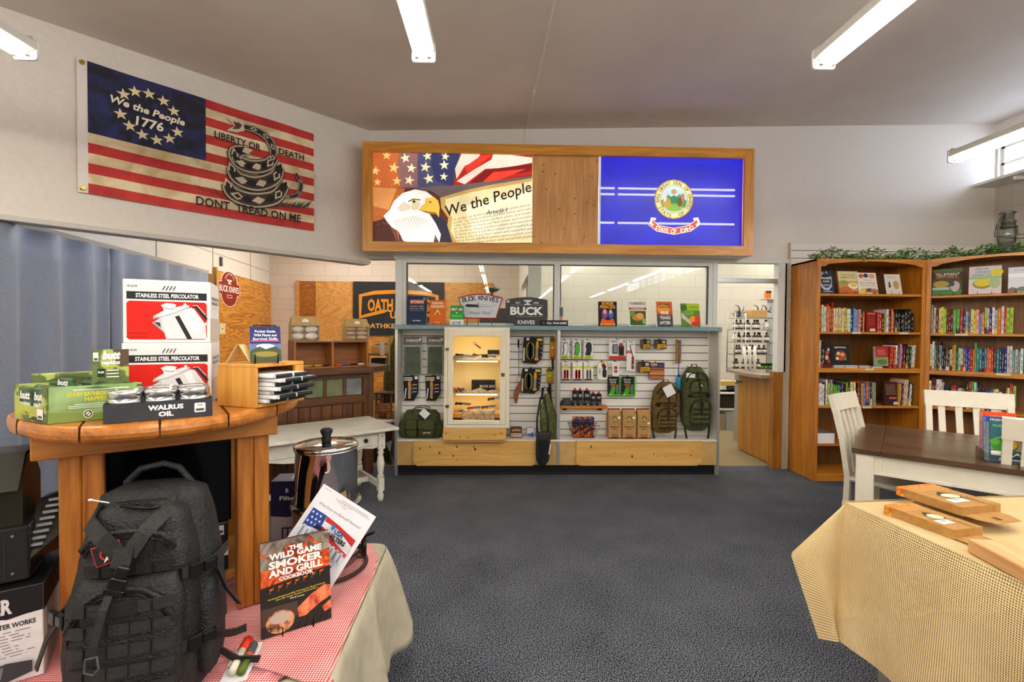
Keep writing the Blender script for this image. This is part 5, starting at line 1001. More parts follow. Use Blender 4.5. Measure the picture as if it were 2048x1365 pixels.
# wire rack with amber bottles
RY = 6.06; f = Fr(0, RY); xa_, xb_ = f.p(1469, 700)[0], f.p(1551, 700)[0]; zr = [f.p(1500, y)[1] for y in (738, 709, 684.5, 659, 635)]
w = xb_-xa_; t = thing('wire_rack', 'narrow grey wire rack of brown bottles behind the half door', 'rack', (xa_, RY, 0)); gm = M('#9a9c9e', .35, .8)
for x, y in ((.0, 0), (w, 0), (0, .2), (w, .2)): MB().tube([(x, y, zr[0]-.06), (x, y, zr[4]+(.08 if y else .06))], .007, gm, 8).build('post', t)
MB().tube([(w*.245, -.02, zr[0]-.05), (w*.245, -.02, zr[4]+.05)], .005, M('#e8e8e8', .4), 6).build('front_rod', t)
for z in zr:
    mb = MB(); mb.tube([(0, 0, z-.008), (w, 0, z-.008), (w, .2, z-.008), (0, .2, z-.008)], .005, gm, 6, closed=True)
    for k in range(1, 16): mb.tube([(w*k/16, 0, z-.004), (w*k/16, .2, z-.004)], .0022, gm, 4)
    mb.build('wire_shelf', t)
MB().box(.14, w, -.01, .26, .003, zr[0]-.062, '#8f8a80', .004).build('plinth', t)
amb = M('#1d0f08', .12, 0, .8); lab_ = M('#d8cfc8', .6)
def bottle(x, y, z, h, label, body=amb, wide=1.0):
    r = thing('bottle', label, 'bottle', (x, y, z)); R = h*.235*wide
    MB().lathe([(R*.9, 0), (R, h*.03), (R, h*.55), (R*.8, h*.66), (R*.38, h*.74), (R*.36, h*.84)], body, 12).build('glass', r)
    MB().lathe([(R*.42, h*.82), (R*.42, h), (R*.3, h)], '#141414', 10).build('cap', r)
    MB().lathe([(R*1.02, h*.14), (R*1.02, h*.46)], lab_, 12).build('paper_label', r)
on = ['first', 'second', 'third', 'fourth', 'fifth', 'sixth', 'seventh', 'eighth', 'ninth', 'tenth', 'eleventh', 'twelfth', 'thirteenth', 'fourteenth', 'fifteenth', 'sixteenth', 'seventeenth', 'eighteenth', 'nineteenth', 'twentieth']
on += ['%dst' % n if n % 10 == 1 else '%dnd' % n if n % 10 == 2 else '%drd' % n if n % 10 == 3 else '%dth' % n for n in range(21, 60)]
rows = {3: [1474, 1480, 1484, 1495, 1503, 1512, 1517, 1523], 2: [1473, 1485, 1493, 1499, 1505, 1513, 1520, 1527, 1537], 1: [1477, 1486, 1495, 1504, 1513, 1522, 1532], 0: [1474, 1481, 1492, 1502, 1511, 1521]}
names = {3: 'top bottle shelf', 2: 'second bottle shelf', 1: 'third bottle shelf', 0: 'lowest bottle shelf'}
for k, xs_ in rows.items():
    for i, px in enumerate(xs_):
        x = f.p(px, 700)[0]; wht = (k == 2 and i == 0)
        bottle(x, RY+.05+(.05 if i % 3 == 1 else 0), zr[k]+.001, .127 if k != 1 else .123, '%s bottle, %s from the left on the %s of the wire rack' % ('pale' if wht else 'brown', on[i], names[k]), M('#d9dcc8', .4) if wht else amb)
x = f.p(1536, 700)[0]; bottle(x, RY+.06, zr[3]+.001, .125, 'clear glass jar at the right end of the top bottle shelf', M('#cfd6d6', .1, 0, .8), 1.2)
for i in range(3): mb = MB(); x = f.p(1522+i*9, 700)[0]; mb.box(0, .055, 0, .04, 0, .07, '#1a2a1c', .002); mb.box(0.002, .053, -.001, 0, .01, .035, '#5aa832'); tag(mb.build('spice_box', None, (x, RY+.03, zr[0]+.001)), 'green striped small carton, %s of three at the right of the lowest bottle shelf' % ('left', 'middle', 'right')[i], 'carton')
x = f.p(1505, 640)[0]; MBx = MB().box(0, f.p(1536, 640)[0]-x, 0, .15, 0, .095, noisy('cardboard', '#b08a52', '#ba945c', 20, .8, .1), .002); tag(MBx.build('cardboard_box', None, (x, RY+.02, zr[4]+.001)), 'open tan cardboard box on top of the wire rack', 'box')
for i in range(3): x = f.p(1475+i*9, 640)[0]; mb = MB(); mb.prism(ell(.0, .045, .028, .045, 10), (0, 0, 0), (1, 0, 0), (0, .03, 0), 1, fp2 if i == 1 else noisy('pale_packet', '#c9c6a8', '#4a4f3c', 40, .5, .2)); tag(mb.build('seed_packet', None, (x, RY+.05+.03*i, zr[4]+.001)), 'crumpled pale packet, %s of three on top of the wire rack' % ('left', 'middle', 'right')[i], 'packet')
blk2 = M('#141518', .4)
for i, px in enumerate((1490, 1528, 1545)):
    x = f.p(px, 610)[0]; z = f.p(px, 622)[1]; r = thing('wall_hook', 'curly black metal hook, %s of three above the wire rack' % ('left', 'middle', 'right')[i], 'hook', (x, RY+.14, z-.03)); mb = MB()
    pts = [(-.06, 0, .11), (-.02, 0, .1), (.0, 0, .07), (.0, 0, .02), (-.05, 0, .0), (-.08, 0, -.02)]; mb.tube(pts, [.003, .006, .008, .008, .007, .003], blk2, 6); mb.build('hook', r)
    mb = MB(); mb.tube([(0, 0, .04), (.04, 0, .02), (.08, 0, .015), (.1, 0, .03)], [.007, .007, .005, .002], blk2, 6); mb.tube([(.03, 0, .02), (.05, 0, .05), (.06, 0, .1)], [.006, .005, .002], blk2, 6); mb.build('branch', r); mb = MB(); mb.tube([(0, 0, .0), (0, 0, -.055)], .004, blk2, 6); mb.build('stem', r)
mb = MB(); x = f.p(1541, 590)[0]; z = f.p(1541, 596)[1]; mb.box(0, .07, 0, .05, 0, .1, '#d0722c', .002); mb.box(0, .07, -.001, 0, .07, .1, '#3a2a22'); tag(mb.build('orange_carton', None, (x, RY+.1, z)), 'small orange and brown carton at the top right of the doorway', 'carton')
mb = MB(); mb.box(-.01, .12, -.02, .15, -.012, -.001, '#b9bcbe'); mb.box(.1, .12, -.02, .15, -1.0, -.001, '#b9bcbe'); q = mb.build('wall_bracket', None, (x, RY+.1, z)); tag(q, 'grey bracket holding the orange carton at the door frame', 'bracket')
for i in range(3): mb = MB(); a = at_y(1493+i*8, 735, 5.5); mb.T = Matrix.Rotation(-.12+.06*i, 4, 'Y'); mb.tube([(0, 0, 0), (0, 0, .30)], .016, M('#e9e7e2', .5), 12); tag(mb.build('paper_roll', None, (a.x, 5.5, zt_-.003)), 'white paper roll, %s of the three standing on the half door ledge' % ('left', 'middle', 'right')[i], 'roll')
# thing seen behind the counter glass: bowl scale on a pole
f = Fr(0, 5.35); a = f.p(984, 587); t = thing('scale_bowl', 'grey metal bowl on a stand behind the counter glass', 'scale', (a[0], 5.35, 0)); zb_ = f.p(984, 586)[1]
mb = MB(); mb.lathe([(.01, zb_), (.06, zb_+.015), (.1, zb_+.05), (.105, zb_+.052), (.06, zb_+.02)], M('#8d9088', .3, .8), 20); mb.build('bowl', t); MB().tube([(0, 0, .003), (0, 0, zb_)], .012, '#55564f', 8).build('pole', t); MB().lathe([(.16, .003), (.16, .03), (.02, .05)], '#3a3a38', 16).build('base', t)
f = Fr(0, 5.5); a = f.p(1008, 643); b = f.p(1020, 610); mb = MB(); mb.box(0, .45, 0, .4, 0, f.p(1000, 615)[1], '#4c4b49', .01); tag(mb.build('back_cabinet', None, (f.p(995, 640)[0]-.22, 5.75, 0.003)), 'dark grey cabinet standing behind the counter glass', 'cabinet')
# ================================================================ BOOKCASES
oak = wood('orange_oak', '#c88228', '#9c5a10', 'Z', .8, .38, dist=1.6); oakh = wood('orange_oak_shelf', '#d08c30', '#a8661a', 'X', .8, .38); oakb = wood('bookcase_back', '#8a5a1e', '#6a3f10', 'Z', 1.0, .5)
YBK = at_z(1632, 962, 0).y; BK = Fr(0, YBK)
def bookcase(name, label, fr, xl, xr, zt, shelf_z, depth, th=.02):
    o = fr.w(xl, 0, 0); t = thing(name, label, 'bookcase', o, fr.a); w = xr-xl
    for x in (0, w-.022): MB().box(x, x+.022, .0, depth, 0, zt, oak, .002).build('side_panel', t)
    for x in (-.004, w-.034): MB().box(x, x+.038, -.018, -.0005, 0, zt, oak, .003).build('face_stile', t)
    MB().box(.022, w-.022, depth-.008, depth-.001, 0, zt, oakb).build('back_panel', t)
    hw = w-.068; pts = [(0, 0), (0, -.075), (.035, -.075), (.06, -.06)] + [(.08+(hw-.16)*i/12, -.052+.03*math.sin(PI*i/12)) for i in range(13)] + [(hw-.06, -.06), (hw-.035, -.075), (hw, -.075), (hw, 0)]
    mb = MB(); mb.prism(pts[::-1], (.034, -.018, zt), (1, 0, 0), (0, .0175, 0), 1, oakh); mb.build('arched_rail', t); MB().box(0, w, 0, depth, zt-.02, zt-.0005, oakh).build('top', t)
    for i, z in enumerate(shelf_z):
        tk = .022 if i not in (2,) else .045; MB().box(.0225, w-.0225, -.002 if i != 2 else -.014, depth-.01, z-tk, z, oakh, .002).build('shelf', t)
    MB().box(.034, w-.034, -.016, 0, 0, .06, oakh).build('base_rail', t)
    return t
shl = [BK.p(1740, y)[1] for y in (588.5, 664.5, 737, 812.5, 888.5)]+[.07]
xl, xr = BK.p(1630, 700)[0], BK.p(1846, 700)[0]; ztb = BK.p(1740, 519)[1]; dep = YW-.03-YBK-.002
t = bookcase('bookcase', 'orange oak bookcase against the back wall, facing straight out', BK, xl, xr, ztb, shl, dep)
def stick(px, py, fr, parent, z, xo, wpx=18): a = fr.p(px, py)[0]; mb = MB(); mb.box(0, .09, -.0235, -.0195, -.012, .008, '#d8c9a0'); q = mb.build('shelf_label', parent, (a-xo, 0, z-.008)); q['label'] = 'small cream shelf label'
for px, k in ((1700, 1), (1794, 1), (1727, 2), (1724, 3)): stick(px, 700, BK, t, shl[k], xl)
# rotated case
aR = at_y(1848, 700, YBK).x; pR = V((aR, YBK-.0, 0)); tgt = None
# direction found from the top edge: 1846,519.7 -> 2048,503.3
best = None
for k in range(-90, 0):
    f_ = Fr(pR.x, pR.y, math.radians(k)); z1_ = f_.p(1847, 519.7)[1]; z2_ = f_.p(2047, 503.5)[1]
    if best is None or abs(z1_-z2_) < best[0]: best = (abs(z1_-z2_), k)
RA = math.radians(best[1]); BR = Fr(pR.x+.004, pR.y-.012, RA)
shr = [BR.p(1860, y)[1] for y in (592.5, 667.5, 740)]+[BR.p(1880, 815)[1], BR.p(1860, 888)[1], .07]
zr0 = BR.p(1850, 520)[1]; xw_ = .93
t2 = bookcase('bookcase', 'orange oak bookcase set at an angle across the right corner', BR, .0, xw_, zr0, shr, .30)
for px, k in ((1909, 1), (1994, 2)): stick(px, 700, BR, t2, shr[k], .0)
# ---- books standing on shelves
CN = {'r': ('red', '#b3241f'), 'R': ('dark red', '#6f1d1e'), 'o': ('orange', '#d8601f'), 'y': ('yellow', '#d9b62a'), 'c': ('cream', '#d9cda0'), 'w': ('white', '#e3e1da'), 'b': ('light blue', '#6f9bd0'), 'B': ('navy', '#1f2c58'), 'k': ('black', '#17171a'), 'g': ('green', '#4f9a3a'), 'G': ('dark green', '#24442c'), 'p': ('pink', '#e0a0a4'), 'v': ('purple', '#5a2f6a'), 'l': ('lime', '#9fbf3a'), 't': ('teal', '#2f7f8c'), 'n': ('brown', '#5a3a22'), 's': ('grey', '#85898c'), 'i': ('indigo', '#3a3f94'), 'm': ('mint', '#9fc4a4'), 'a': ('pale grey', '#c4c8cc')}
def books(fr, case, shelf, px0, px1, spec, z, pyz, hpx, lean=0.0, dpt=.02, mix=True, jit=.06, tk=None):
    """spec = colour letters left to right; widths vary; hpx = heights in photo pixels above the shelf"""
    x0 = fr.p(px0, pyz, dpt)[0]; x1 = fr.p(px1, pyz, dpt)[0]; rnd = random.Random(sum(map(ord, spec))+int(px0))
    ws = [1+rnd.uniform(-.25, .35) for _ in spec]; s_ = sum(ws); x = x0; seen = {}; tot = {}
    for ch in spec: tot[CN[ch][0]] = tot.get(CN[ch][0], 0)+1
    for i, ch in enumerate(spec):
        w = ws[i]/s_*(x1-x0)-.0012; nm, col = CN[ch]; seen[nm] = seen.get(nm, 0)+1
        hp = hpx[i % len(hpx)] if isinstance(hpx, (list, tuple)) else hpx; hp += rnd.uniform(-1.5, 1.5)
        pxm = px0+(px1-px0)*i/len(spec); h = fr.p(pxm, pyz-hp, dpt)[1]-fr.p(pxm, pyz, dpt)[1]; d = min(.2, h*.72)
        ln = lean+rnd.uniform(-.01, .01)
        hh = h*math.cos(ln)
        lb = ('only %s' % nm if tot[nm] == 1 else '%s %s' % (on[seen[nm]-1], nm))
        lab = '%s book from the left, %s' % (lb, shelf) if tot[nm] > 1 else '%s book in %s' % (lb, shelf.replace('in ', ''))
        r = thing('book', lab, 'book', fr.w(x, dpt+rnd.uniform(0, .012), z+.0005), fr.a, 'books on %s' % case)
        T = Matrix(((1, 0, math.tan(ln), 0), (0, 1, 0, 0), (0, 0, 1, 0), (0, 0, 0, 1)))
        c2 = tuple(min(1, v*rnd.uniform(.8, 1.2)) for v in lin(col)); mc = M(tuple(round(v, 2) for v in c2), .5)
        mb = MB(); mb.T = T; mb.box(0, w, 0, .0012, 0, h, mc); mb.box(0, .0012, 0, d, 0, h, mc); mb.box(w-.0012, w, 0, d, 0, h, mc)
        ink = rnd.choice(['#d9d2c0', '#c9b870', '#b8bcc4']) if sum(lin(col)) < .9 else rnd.choice(['#4a4a50', '#6a4a3a', '#3a4a6a']); k = rnd.random(); g = []
        y_ = .12+rnd.random()*.1
        while y_ < .8:
            e_ = y_+.05+rnd.random()*.16; g.append(('r', .37, y_, .63, min(e_, .9), ink)); y_ = e_+.03+rnd.random()*.12
            if rnd.random() < .15: y_ += .15
        if k < .35: g = [('r', 0, .0, 1, .1+.2*rnd.random(), rnd.choice(['#d9d3c3', '#2b2b2f', '#a8342a', '#e0b030']))]+g
        if rnd.random() < .5: g.append(('r', .25, .02, .75, .06, ink))
        draw(mb, (0, 0, 0), (w, 0, 0), (0, 0, h), g, .0003); mb.build('cover', r)
        mb = MB(); mb.T = T; mb.box(.0013, w-.0013, .0014, d-.002, .001, h-.004, '#e2dccb'); mb.build('pages', r)
        x += ws[i]/s_*(x1-x0)
A1, A2, A3, A4 = 'second shelf of straight bookcase', 'third shelf of straight bookcase', 'fourth shelf of straight bookcase', ''
F2 = BK
books(F2, 'the straight bookcase', 'in the left run, '+A1, 1637, 1667, 'rRcwooor', shl[1], 663, [48, 52, 53, 50, 53, 50, 48, 58])
books(F2, 'the straight bookcase', 'in the middle run, '+A1, 1668, 1730, 'cccccywwBbbpGo', shl[1], 663, [47, 47, 47, 47, 47, 47, 46, 46, 49, 47, 46, 46, 48, 39])
books(F2, 'the straight bookcase', 'in the right run, '+A1, 1754, 1828, 'rrRlwkonkkkkkkkkk', shl[1], 664, [39, 39, 38, 40, 45, 44, 46, 40, 45])
books(F2, 'the straight bookcase', 'in the left run, '+A2, 1635, 1650, 'wakk', shl[2], 736, [50, 54, 52, 50], .0)
books(F2, 'the straight bookcase', 'in the right run, '+A2, 1779, 1830, 'rorwvpvRkGGcw', shl[2], 737, [45, 43, 43, 46, 48, 49, 46, 44, 47], .03)
books(F2, 'the straight bookcase', 'in the left run, '+A3, 1635, 1702, 'wwakwlslgggBvklGk', shl[3], 811, [42, 44, 42, 46, 52, 44, 50, 42, 41, 41, 41, 42, 44, 42, 46, 49, 48])
books(F2, 'the straight bookcase', 'in the middle run, '+A3, 1702, 1752, 'cywkoRybvoRsGsm', shl[3], 812, [46, 47, 46, 45, 46, 46, 45], -.03)
books(F2, 'the straight bookcase', 'in the right run, '+A3, 1797, 1826, 'yRvccGwk', shl[3], 812, [44, 43, 45, 50, 51, 49, 43], .04)
B1, B2, B3 = 'second shelf of the angled bookcase', 'third shelf of the angled bookcase', 'fourth shelf of the angled bookcase'
books(BR, 'the angled bookcase', 'in the row, '+B1, 1855, 2026, 'GscRcylRRRggrBmvcypbolaBwmowrll', shr[1], 665, [56, 56, 52, 48, 52, 52, 47, 48, 48, 48, 48, 49, 48, 40, 44, 48, 50, 46, 48, 40, 42, 54, 50, 52, 54, 46, 50, 54, 54, 52, 52], 0)
books(BR, 'the angled bookcase', 'in the row, '+B2, 1856, 2046, 'ycwtGRbkknkcoyGmciiirogttBtoorntBBBaasmsw', shr[2], 741, [50, 52, 56, 50, 56, 56, 50, 42, 40, 46, 46, 42, 50, 52, 46, 46, 46, 48, 47, 47, 46, 46, 58, 48, 46, 48, 48, 48, 47, 50, 48, 48, 50, 48, 50, 54, 54, 46, 48, 46], 0)
books(BR, 'the angled bookcase', 'in the row, '+B3, 1853, 2032, 'wwRnwwcBBkrrvcsknrgmBRBiiiycwkRcrl', shr[3], 817, [52, 50, 58, 56, 54, 54, 48, 44, 40, 40, 44, 44, 44, 42, 42], 0)
books(BR, 'the angled bookcase', 'in the short run, fifth shelf of the angled bookcase', 1851, 1862, 'yks', shr[4], 888, [24, 26, 28], .0)
# ---- face-out books
def shelf_face(fr, px0, py0, px1, pyb, z, els, col, label, lean=.2, d=.03, t=.02, rz=0, spine=None, **k):
    a = fr.p(px0, pyb, d); b = fr.p(px1, py0, d); w = b[0]-a[0]; h = (b[1]-z)/math.cos(lean)
    return face_book('book', label, 'book', fr.w(a[0], d, z+.0005), w, h, t, els, col, lean, fr.a+rz, spine, **k)
shelf_face(BK, 1640, 541, 1671, 586, shl[0], [('r', 0, 0, 1, 1, '#1f2d44'), ('p', [(.1, .75), (.3, .95), (.45, .86), (.6, .98), (.7, .8), (.9, .7), (.85, .3), (.6, .12), (.3, .15), (.12, .3)], '#a9b4bd'), ('e', .5, .56, .34, .32, '#1a2434'), ('t', .5, .66, .09, "FORAGER'S", '#f0f0ec', .015, 0, .66), ('t', .5, .52, .07, 'GUIDE', '#f0f0ec', .015), ('e', .5, .36, .28, .05, '#7a8a96'), ('t', .55, .08, .05, 'ALAN SMITH', '#e0e0dc', .01)], '#1f2d44', 'navy foraging book with pale border on the top shelf of the straight bookcase')
shelf_face(BK, 1680, 543, 1722, 587, shl[0], [('r', 0, 0, 1, 1, '#b8925c'), ('r', 0, .55, 1, 1, '#d2c694'), ('t', .5, .84, .07, 'The Homestead', '#7a4a24', .01, .1, .7), ('t', .5, .72, .07, 'HOMEMADE PANTRY', '#7a4a24', .01, 0, .8), ('e', .7, .35, .24, .14, '#efe4c4'), ('e', .7, .38, .16, .09, '#d0b85c'), ('e', .25, .5, .2, .1, '#8a9a4a'), ('e', .3, .2, .3, .12, '#b86a34'), ('r', 0, 0, 1, .12, '#b8542c')], '#a87a48', 'cookbook with a soup bowl photo on the top shelf of the straight bookcase')
shelf_face(BK, 1719, 546, 1758, 588, shl[0], [('r', 0, 0, 1, 1, '#ded6cc'), ('e', .2, .84, .14, .1, '#c85a2c'), ('e', .45, .86, .12, .1, '#3a3a5a'), ('e', .75, .84, .16, .1, '#d89a5c'), ('t', .5, .64, .05, 'PRESERVING', '#8a8a8a', .005), ('t', .5, .52, .09, 'Urban Without', '#c0605c', .005, .2, .84), ('t', .5, .4, .08, 'THE GREEN YEAR', '#8a9a8c', .01, 0, .84), ('e', .25, .12, .22, .14, '#d8b05c'), ('e', .55, .16, .2, .1, '#5a4a4a'), ('e', .8, .12, .2, .12, '#b8704a')], '#ded6cc', 'pale book with fruit pictures on the top shelf of the straight bookcase', d=.02)
shelf_face(BK, 1773, 549, 1806, 587, shl[0], [('r', 0, 0, 1, 1, '#d8cfc4'), ('t', .5, .84, .06, 'Basketry', '#7a9aa4', .01, 0, .5), ('p', ell(.68, .45, .18, .22, 14), '#b8965c'), ('l', [(.52, .45), (.84, .45)], .015, '#8a6a3a'), ('l', [(.52, .55), (.84, .55)], .015, '#8a6a3a'), ('p', [(.2, .3), (.35, .35), (.3, .62), (.22, .6)], '#3a4048')], '#d8cfc4', 'white book with a basket drawing, right end of straight bookcase top shelf', spine='#5a4a40', t=.05)
shelf_face(BK, 1733, 624, 1752, 663, shl[1], [('r', 0, 0, 1, 1, '#8c1f1f'), ('t', .5, .9, .06, 'RAISED BED', '#e8c8b8', .01, 0, .84)] + lines(.2, .8, .3, .7, 6, '#a84a40') + [('r', .3, .03, .9, .16, '#d8d2cc')], '#8c1f1f', 'dark red book facing out between the runs on the second shelf', lean=.02, stand=False, t=.015)
shelf_face(BK, 1648, 687, 1666, 735, shl[2], [('r', 0, 0, 1, 1, '#221c1a'), ('e', .5, .6, .2, .08, '#b84a2c'), ('e', .4, .4, .2, .1, '#d8b08a'), ('e', .6, .25, .2, .1, '#8a3a24'), ('e', .65, .72, .12, .06, '#e0c8b0'), ('r', 0, 0, 1, .1, '#6a1c1a')], '#221c1a', 'dark cookbook with food circles leaning at left on the third shelf', lean=.12, t=.04)
# stacks lying flat
def flat_stack(fr, px0, px1, z, n, label, d0=.02, dd=.2, th=.009, cols=('#e8e8ea', '#c9cacd')):
    x0, x1 = fr.p(px0, 735, d0)[0], fr.p(px1, 735, d0)[0]
    for i in range(n):
        r = thing('book', label % (on[i] if n > 1 else ''), 'book', fr.w(x0+random.uniform(-.003, .003), d0+random.uniform(0, .006), z+.0006+i*(th+.0004)), fr.a, 'flat stacks on the bookcase')
        w = x1-x0; mb = MB(); mb.box(0, w, 0, dd, 0, .001, '#2c2c30'); mb.box(0, w, 0, dd, th-.001, th, '#2c2c30'); mb.build('cover', r); mb = MB(); mb.box(.001, w-.001, .001, dd-.001, .001, th-.001, cols[i % 2]); mb.build('pages', r)
flat_stack(BK, 1669, 1690, shl[2], 3, '%s pale booklet from the bottom, left stack on the third shelf'); flat_stack(BK, 1691, 1716, shl[2], 3, '%s pale booklet from the bottom, second stack on the third shelf')
flat_stack(BK, 1718, 1740, shl[2], 3, '%s pale booklet from the bottom, third stack on the third shelf', th=.008); flat_stack(BK, 1746, 1767, shl[2], 2, '%s pale booklet from the bottom, right stack on the third shelf')
shelf_face(BK, 1664, 691, 1702, 726, shl[2]+.029, [('r', 0, 0, 1, 1, '#1c2024'), ('t', .5, .86, .07, 'BREWING', '#e8e8e8', .02, 0, .6), ('e', .5, .45, .3, .26, '#8a3424'), ('e', .38, .55, .1, .09, '#d8b8a0'), ('e', .6, .5, .12, .1, '#d89a4a'), ('e', .5, .3, .14, .1, '#c04a2c'), ('e', .3, .3, .08, .08, '#e0d8c8'), ('e', .72, .3, .08, .1, '#5a7a3c')], '#1c2024', 'black cookbook with a food platter resting on the flat booklets', lean=.12, t=.02)
shelf_face(BK, 1752, 694, 1778, 732, shl[2]+.02, [('r', 0, 0, 1, 1, '#a83024'), ('r', 0, 0, 1, .45, '#8a9a6a'), ('e', .5, .2, .4, .14, '#5a7a3c')] + lines(.15, .85, .55, .85, 4, '#e0a898'), '#a83024', 'red book with a landscape photo at the right of the third shelf', lean=.08, t=.03, stand=False, spine='#c8c8c8')
shelf_face(BK, 1768, 765, 1796, 811, shl[3], [('r', 0, 0, 1, 1, '#3a221c')] + lines(.1, .9, .45, .9, 8, '#a8806a') + [('r', .3, .28, .85, .36, '#c85a3c'), ('e', .15, .5, .06, .05, '#d03a2c'), ('r', .62, .04, .95, .16, '#d8d4cc')], '#3a221c', 'brown book showing its back cover on the fourth shelf', lean=.04, t=.03, stand=False)
x0 = BK.p(1636, 880)[0]; x1 = BK.p(1672, 880)[0]; zt_s = BK.p(1650, 868)[1]; mb = MB(); mb.box(0, x1-x0, 0, .25, 0, zt_s-shl[4]-.001, '#e6e6ea', .001); mb.box(0, x1-x0, 0, .25, zt_s-shl[4]-.001, zt_s-shl[4]+.001, '#77787c'); tag(mb.build('paper_ream', None, (x0, YBK+.02, shl[4]+.0005)), 'white stack of paper on the fifth shelf of the straight bookcase', 'paper')
shelf_face(BR, 1864, 536, 1924, 587, shr[0], [('r', 0, 0, 1, 1, '#4a4a34'), ('r', 0, .6, 1, .86, '#4a3424'), ('t', .5, .8, .08, "WILL BONSALL'S", '#efe8dc', .015, 0, .82), ('t', .5, .71, .05, 'ESSENTIAL GUIDE TO', '#e0d8c0', .01, 0, .7), ('t', .5, .64, .05, 'RADICAL GARDENING', '#c87a3a', .01, 0, .8), ('r', 0, .86, 1, 1, '#5a6a44'), ('e', .3, .42, .28, .13, '#a8924a'), ('r', 0, .2, .6, .3, '#a8b4bc'), ('r', 0, 0, 1, .2, '#4a7a3c'), ('e', .78, .32, .16, .2, '#b8a8b0'), ('e', .68, .42, .08, .1, '#3a5a4a')], '#4a4a34', 'gardening book with brown title band, top shelf of the angled bookcase')
shelf_face(BR, 1937, 530, 2004, 584, shr[0], [('r', 0, 0, 1, 1, '#cfc4cc'), ('t', .4, .9, .08, 'GROW', '#6a8a8c', .02, 0, .42), ('t', .45, .79, .08, 'HERBAL', '#6a9a8c', .02, 0, .5), ('t', .4, .68, .08, 'REMEDIES', '#7a9a8c', .02, 0, .6), ('e', .85, .76, .2, .12, '#d8c83a'), ('r', 0, .54, 1, .62, '#8ac06a'), ('e', .42, .36, .3, .18, '#8a8a34'), ('e', .42, .4, .26, .14, '#d8c03a'), ('e', .8, .38, .18, .2, '#a8b48a')], '#cfc4cc', 'pale book with yellow flowers, top shelf of the angled bookcase')
shelf_face(BR, 2016, 532, 2075, 581, shr[0], [('r', 0, 0, 1, 1, '#d4d6dc'), ('t', .5, .88, .05, 'MUSHROOMS', '#8a9aac', .005, 0, .6), ('r', 0, .6, 1, .75, '#eceef2'), ('p', [(0, .15), (.15, .22), (.35, .15), (.35, .0), (0, 0)], '#7a6a5a'), ('e', .5, .12, .2, .1, '#6a7a6a')], '#d4d6dc', 'pale grey book at the far right of the top shelf of the angled bookcase')
# ---- ivy garland and lantern on top
leafm = [M(c, .5) for c in ('#5c9a3c', '#7cba50', '#3f7a2c', '#a8cc70')]
mb = MB(); rnd = random.Random(3)
def leaf(mb, p, s):
    a = rnd.uniform(0, 2*PI); b = rnd.uniform(-.9, .9); u = V((math.cos(a), math.sin(a), rnd.uniform(-.3, .6))).normalized(); v = u.cross(V((rnd.uniform(-.5, .5), rnd.uniform(-.5, .5), 1))).normalized()
    mb.add([p, p+u*s*.5+v*s*.4, p+u*s, p+u*s*.5-v*s*.4], [(0, 1, 2, 3)], leafm[rnd.randrange(4)])
def ivy(fr, px0, px1, z, n, hh, d=.05, stray=(), py=515):
    mb = MB(); x0, x1 = fr.p(px0, py, d)[0], fr.p(px1, py, d)[0]
    vine = [fr.w(x0+(x1-x0)*i/30, d+.03*math.sin(i), z+.012+.008*math.sin(i*2.1)) for i in range(31)]; mb.tube(vine, .003, '#4a5a2a', 5)
    for i in range(n):
        u = rnd.random(); h = hh*(.35+.65*abs(math.sin(u*9+px0))**2)*rnd.random()**1.3; p = fr.w(x0+(x1-x0)*u, d+rnd.uniform(-.06, .08), z+.01+h); leaf(mb, p, rnd.uniform(.02, .036))
    for k in range(9):
        u = rnd.random(); q = fr.w(x0+(x1-x0)*u, d, z+.01); mb.tube([q, q+V((rnd.uniform(-.05, .05), 0, hh*.5)), q+V((rnd.uniform(-.1, .1), -.02, hh*.9))], .0015, '#5a6a34', 4)
    for (sx, s2) in stray:
        q = fr.w(fr.p(sx, py, d)[0], -.03, z+.01)
        for k in range(26): p = q+V((k*.004, -.005*rnd.random(), -k*.0035+rnd.uniform(0, .02))); leaf(mb, p, .018)
    return mb
mb = ivy(BK, 1624, 1843, ztb, 1300, .12, stray=((1705, 0),)); tag(mb.build('ivy_garland'), 'green ivy garland along the top of the straight bookcase', 'garland')
mb = ivy(BR, 1846, 2046, zr0, 1100, .10, py=508); tag(mb.build('ivy_garland'), 'green ivy garland along the top of the angled bookcase around the lantern', 'garland')
q_ = BR.p(2013, 500, .16); lo = BR.w(q_[0], .16, zr0+.001); dl = (lo-CAMP).length; Hl = (497-437)/940*dl*1.02
t = thing('oil_lantern', 'weathered grey hurricane lantern on top of the angled bookcase', 'lantern', lo, .3); zn = noisy('dull_zinc', '#3f3f3a', '#7a786c', 30, .4, .1, metal=.3); h = Hl
MB().lathe([(.3*h, 0), (.31*h, .02*h), (.3*h, .15*h), (.2*h, .2*h), (.15*h, .24*h), (.15*h, .28*h), (.1*h, .28*h)], zn, 24).build('fuel_tank', t)
MB().lathe([(.14*h, .28*h), (.19*h, .36*h), (.21*h, .45*h), (.19*h, .54*h), (.14*h, .62*h)], glassy('lantern_glass', '#e8ecea', .12), 24).build('globe', t)
MB().lathe([(.17*h, .6*h), (.18*h, .62*h), (.10*h, .67*h), (.10*h, .71*h), (.16*h, .73*h), (.12*h, .76*h), (.11*h, .78*h), (.11*h, .9*h), (.15*h, .94*h), (.11*h, .97*h), (.05*h, h)], zn, 24).build('chimney', t)
for s_ in (-1, 1): MB().tube([(s_*.2*h, 0, .18*h), (s_*.30*h, 0, .22*h), (s_*.32*h, 0, .5*h), (s_*.28*h, 0, .76*h), (s_*.2*h, 0, .86*h), (s_*.11*h, 0, .84*h)], .022*h, zn, 8).build('side_tube', t)
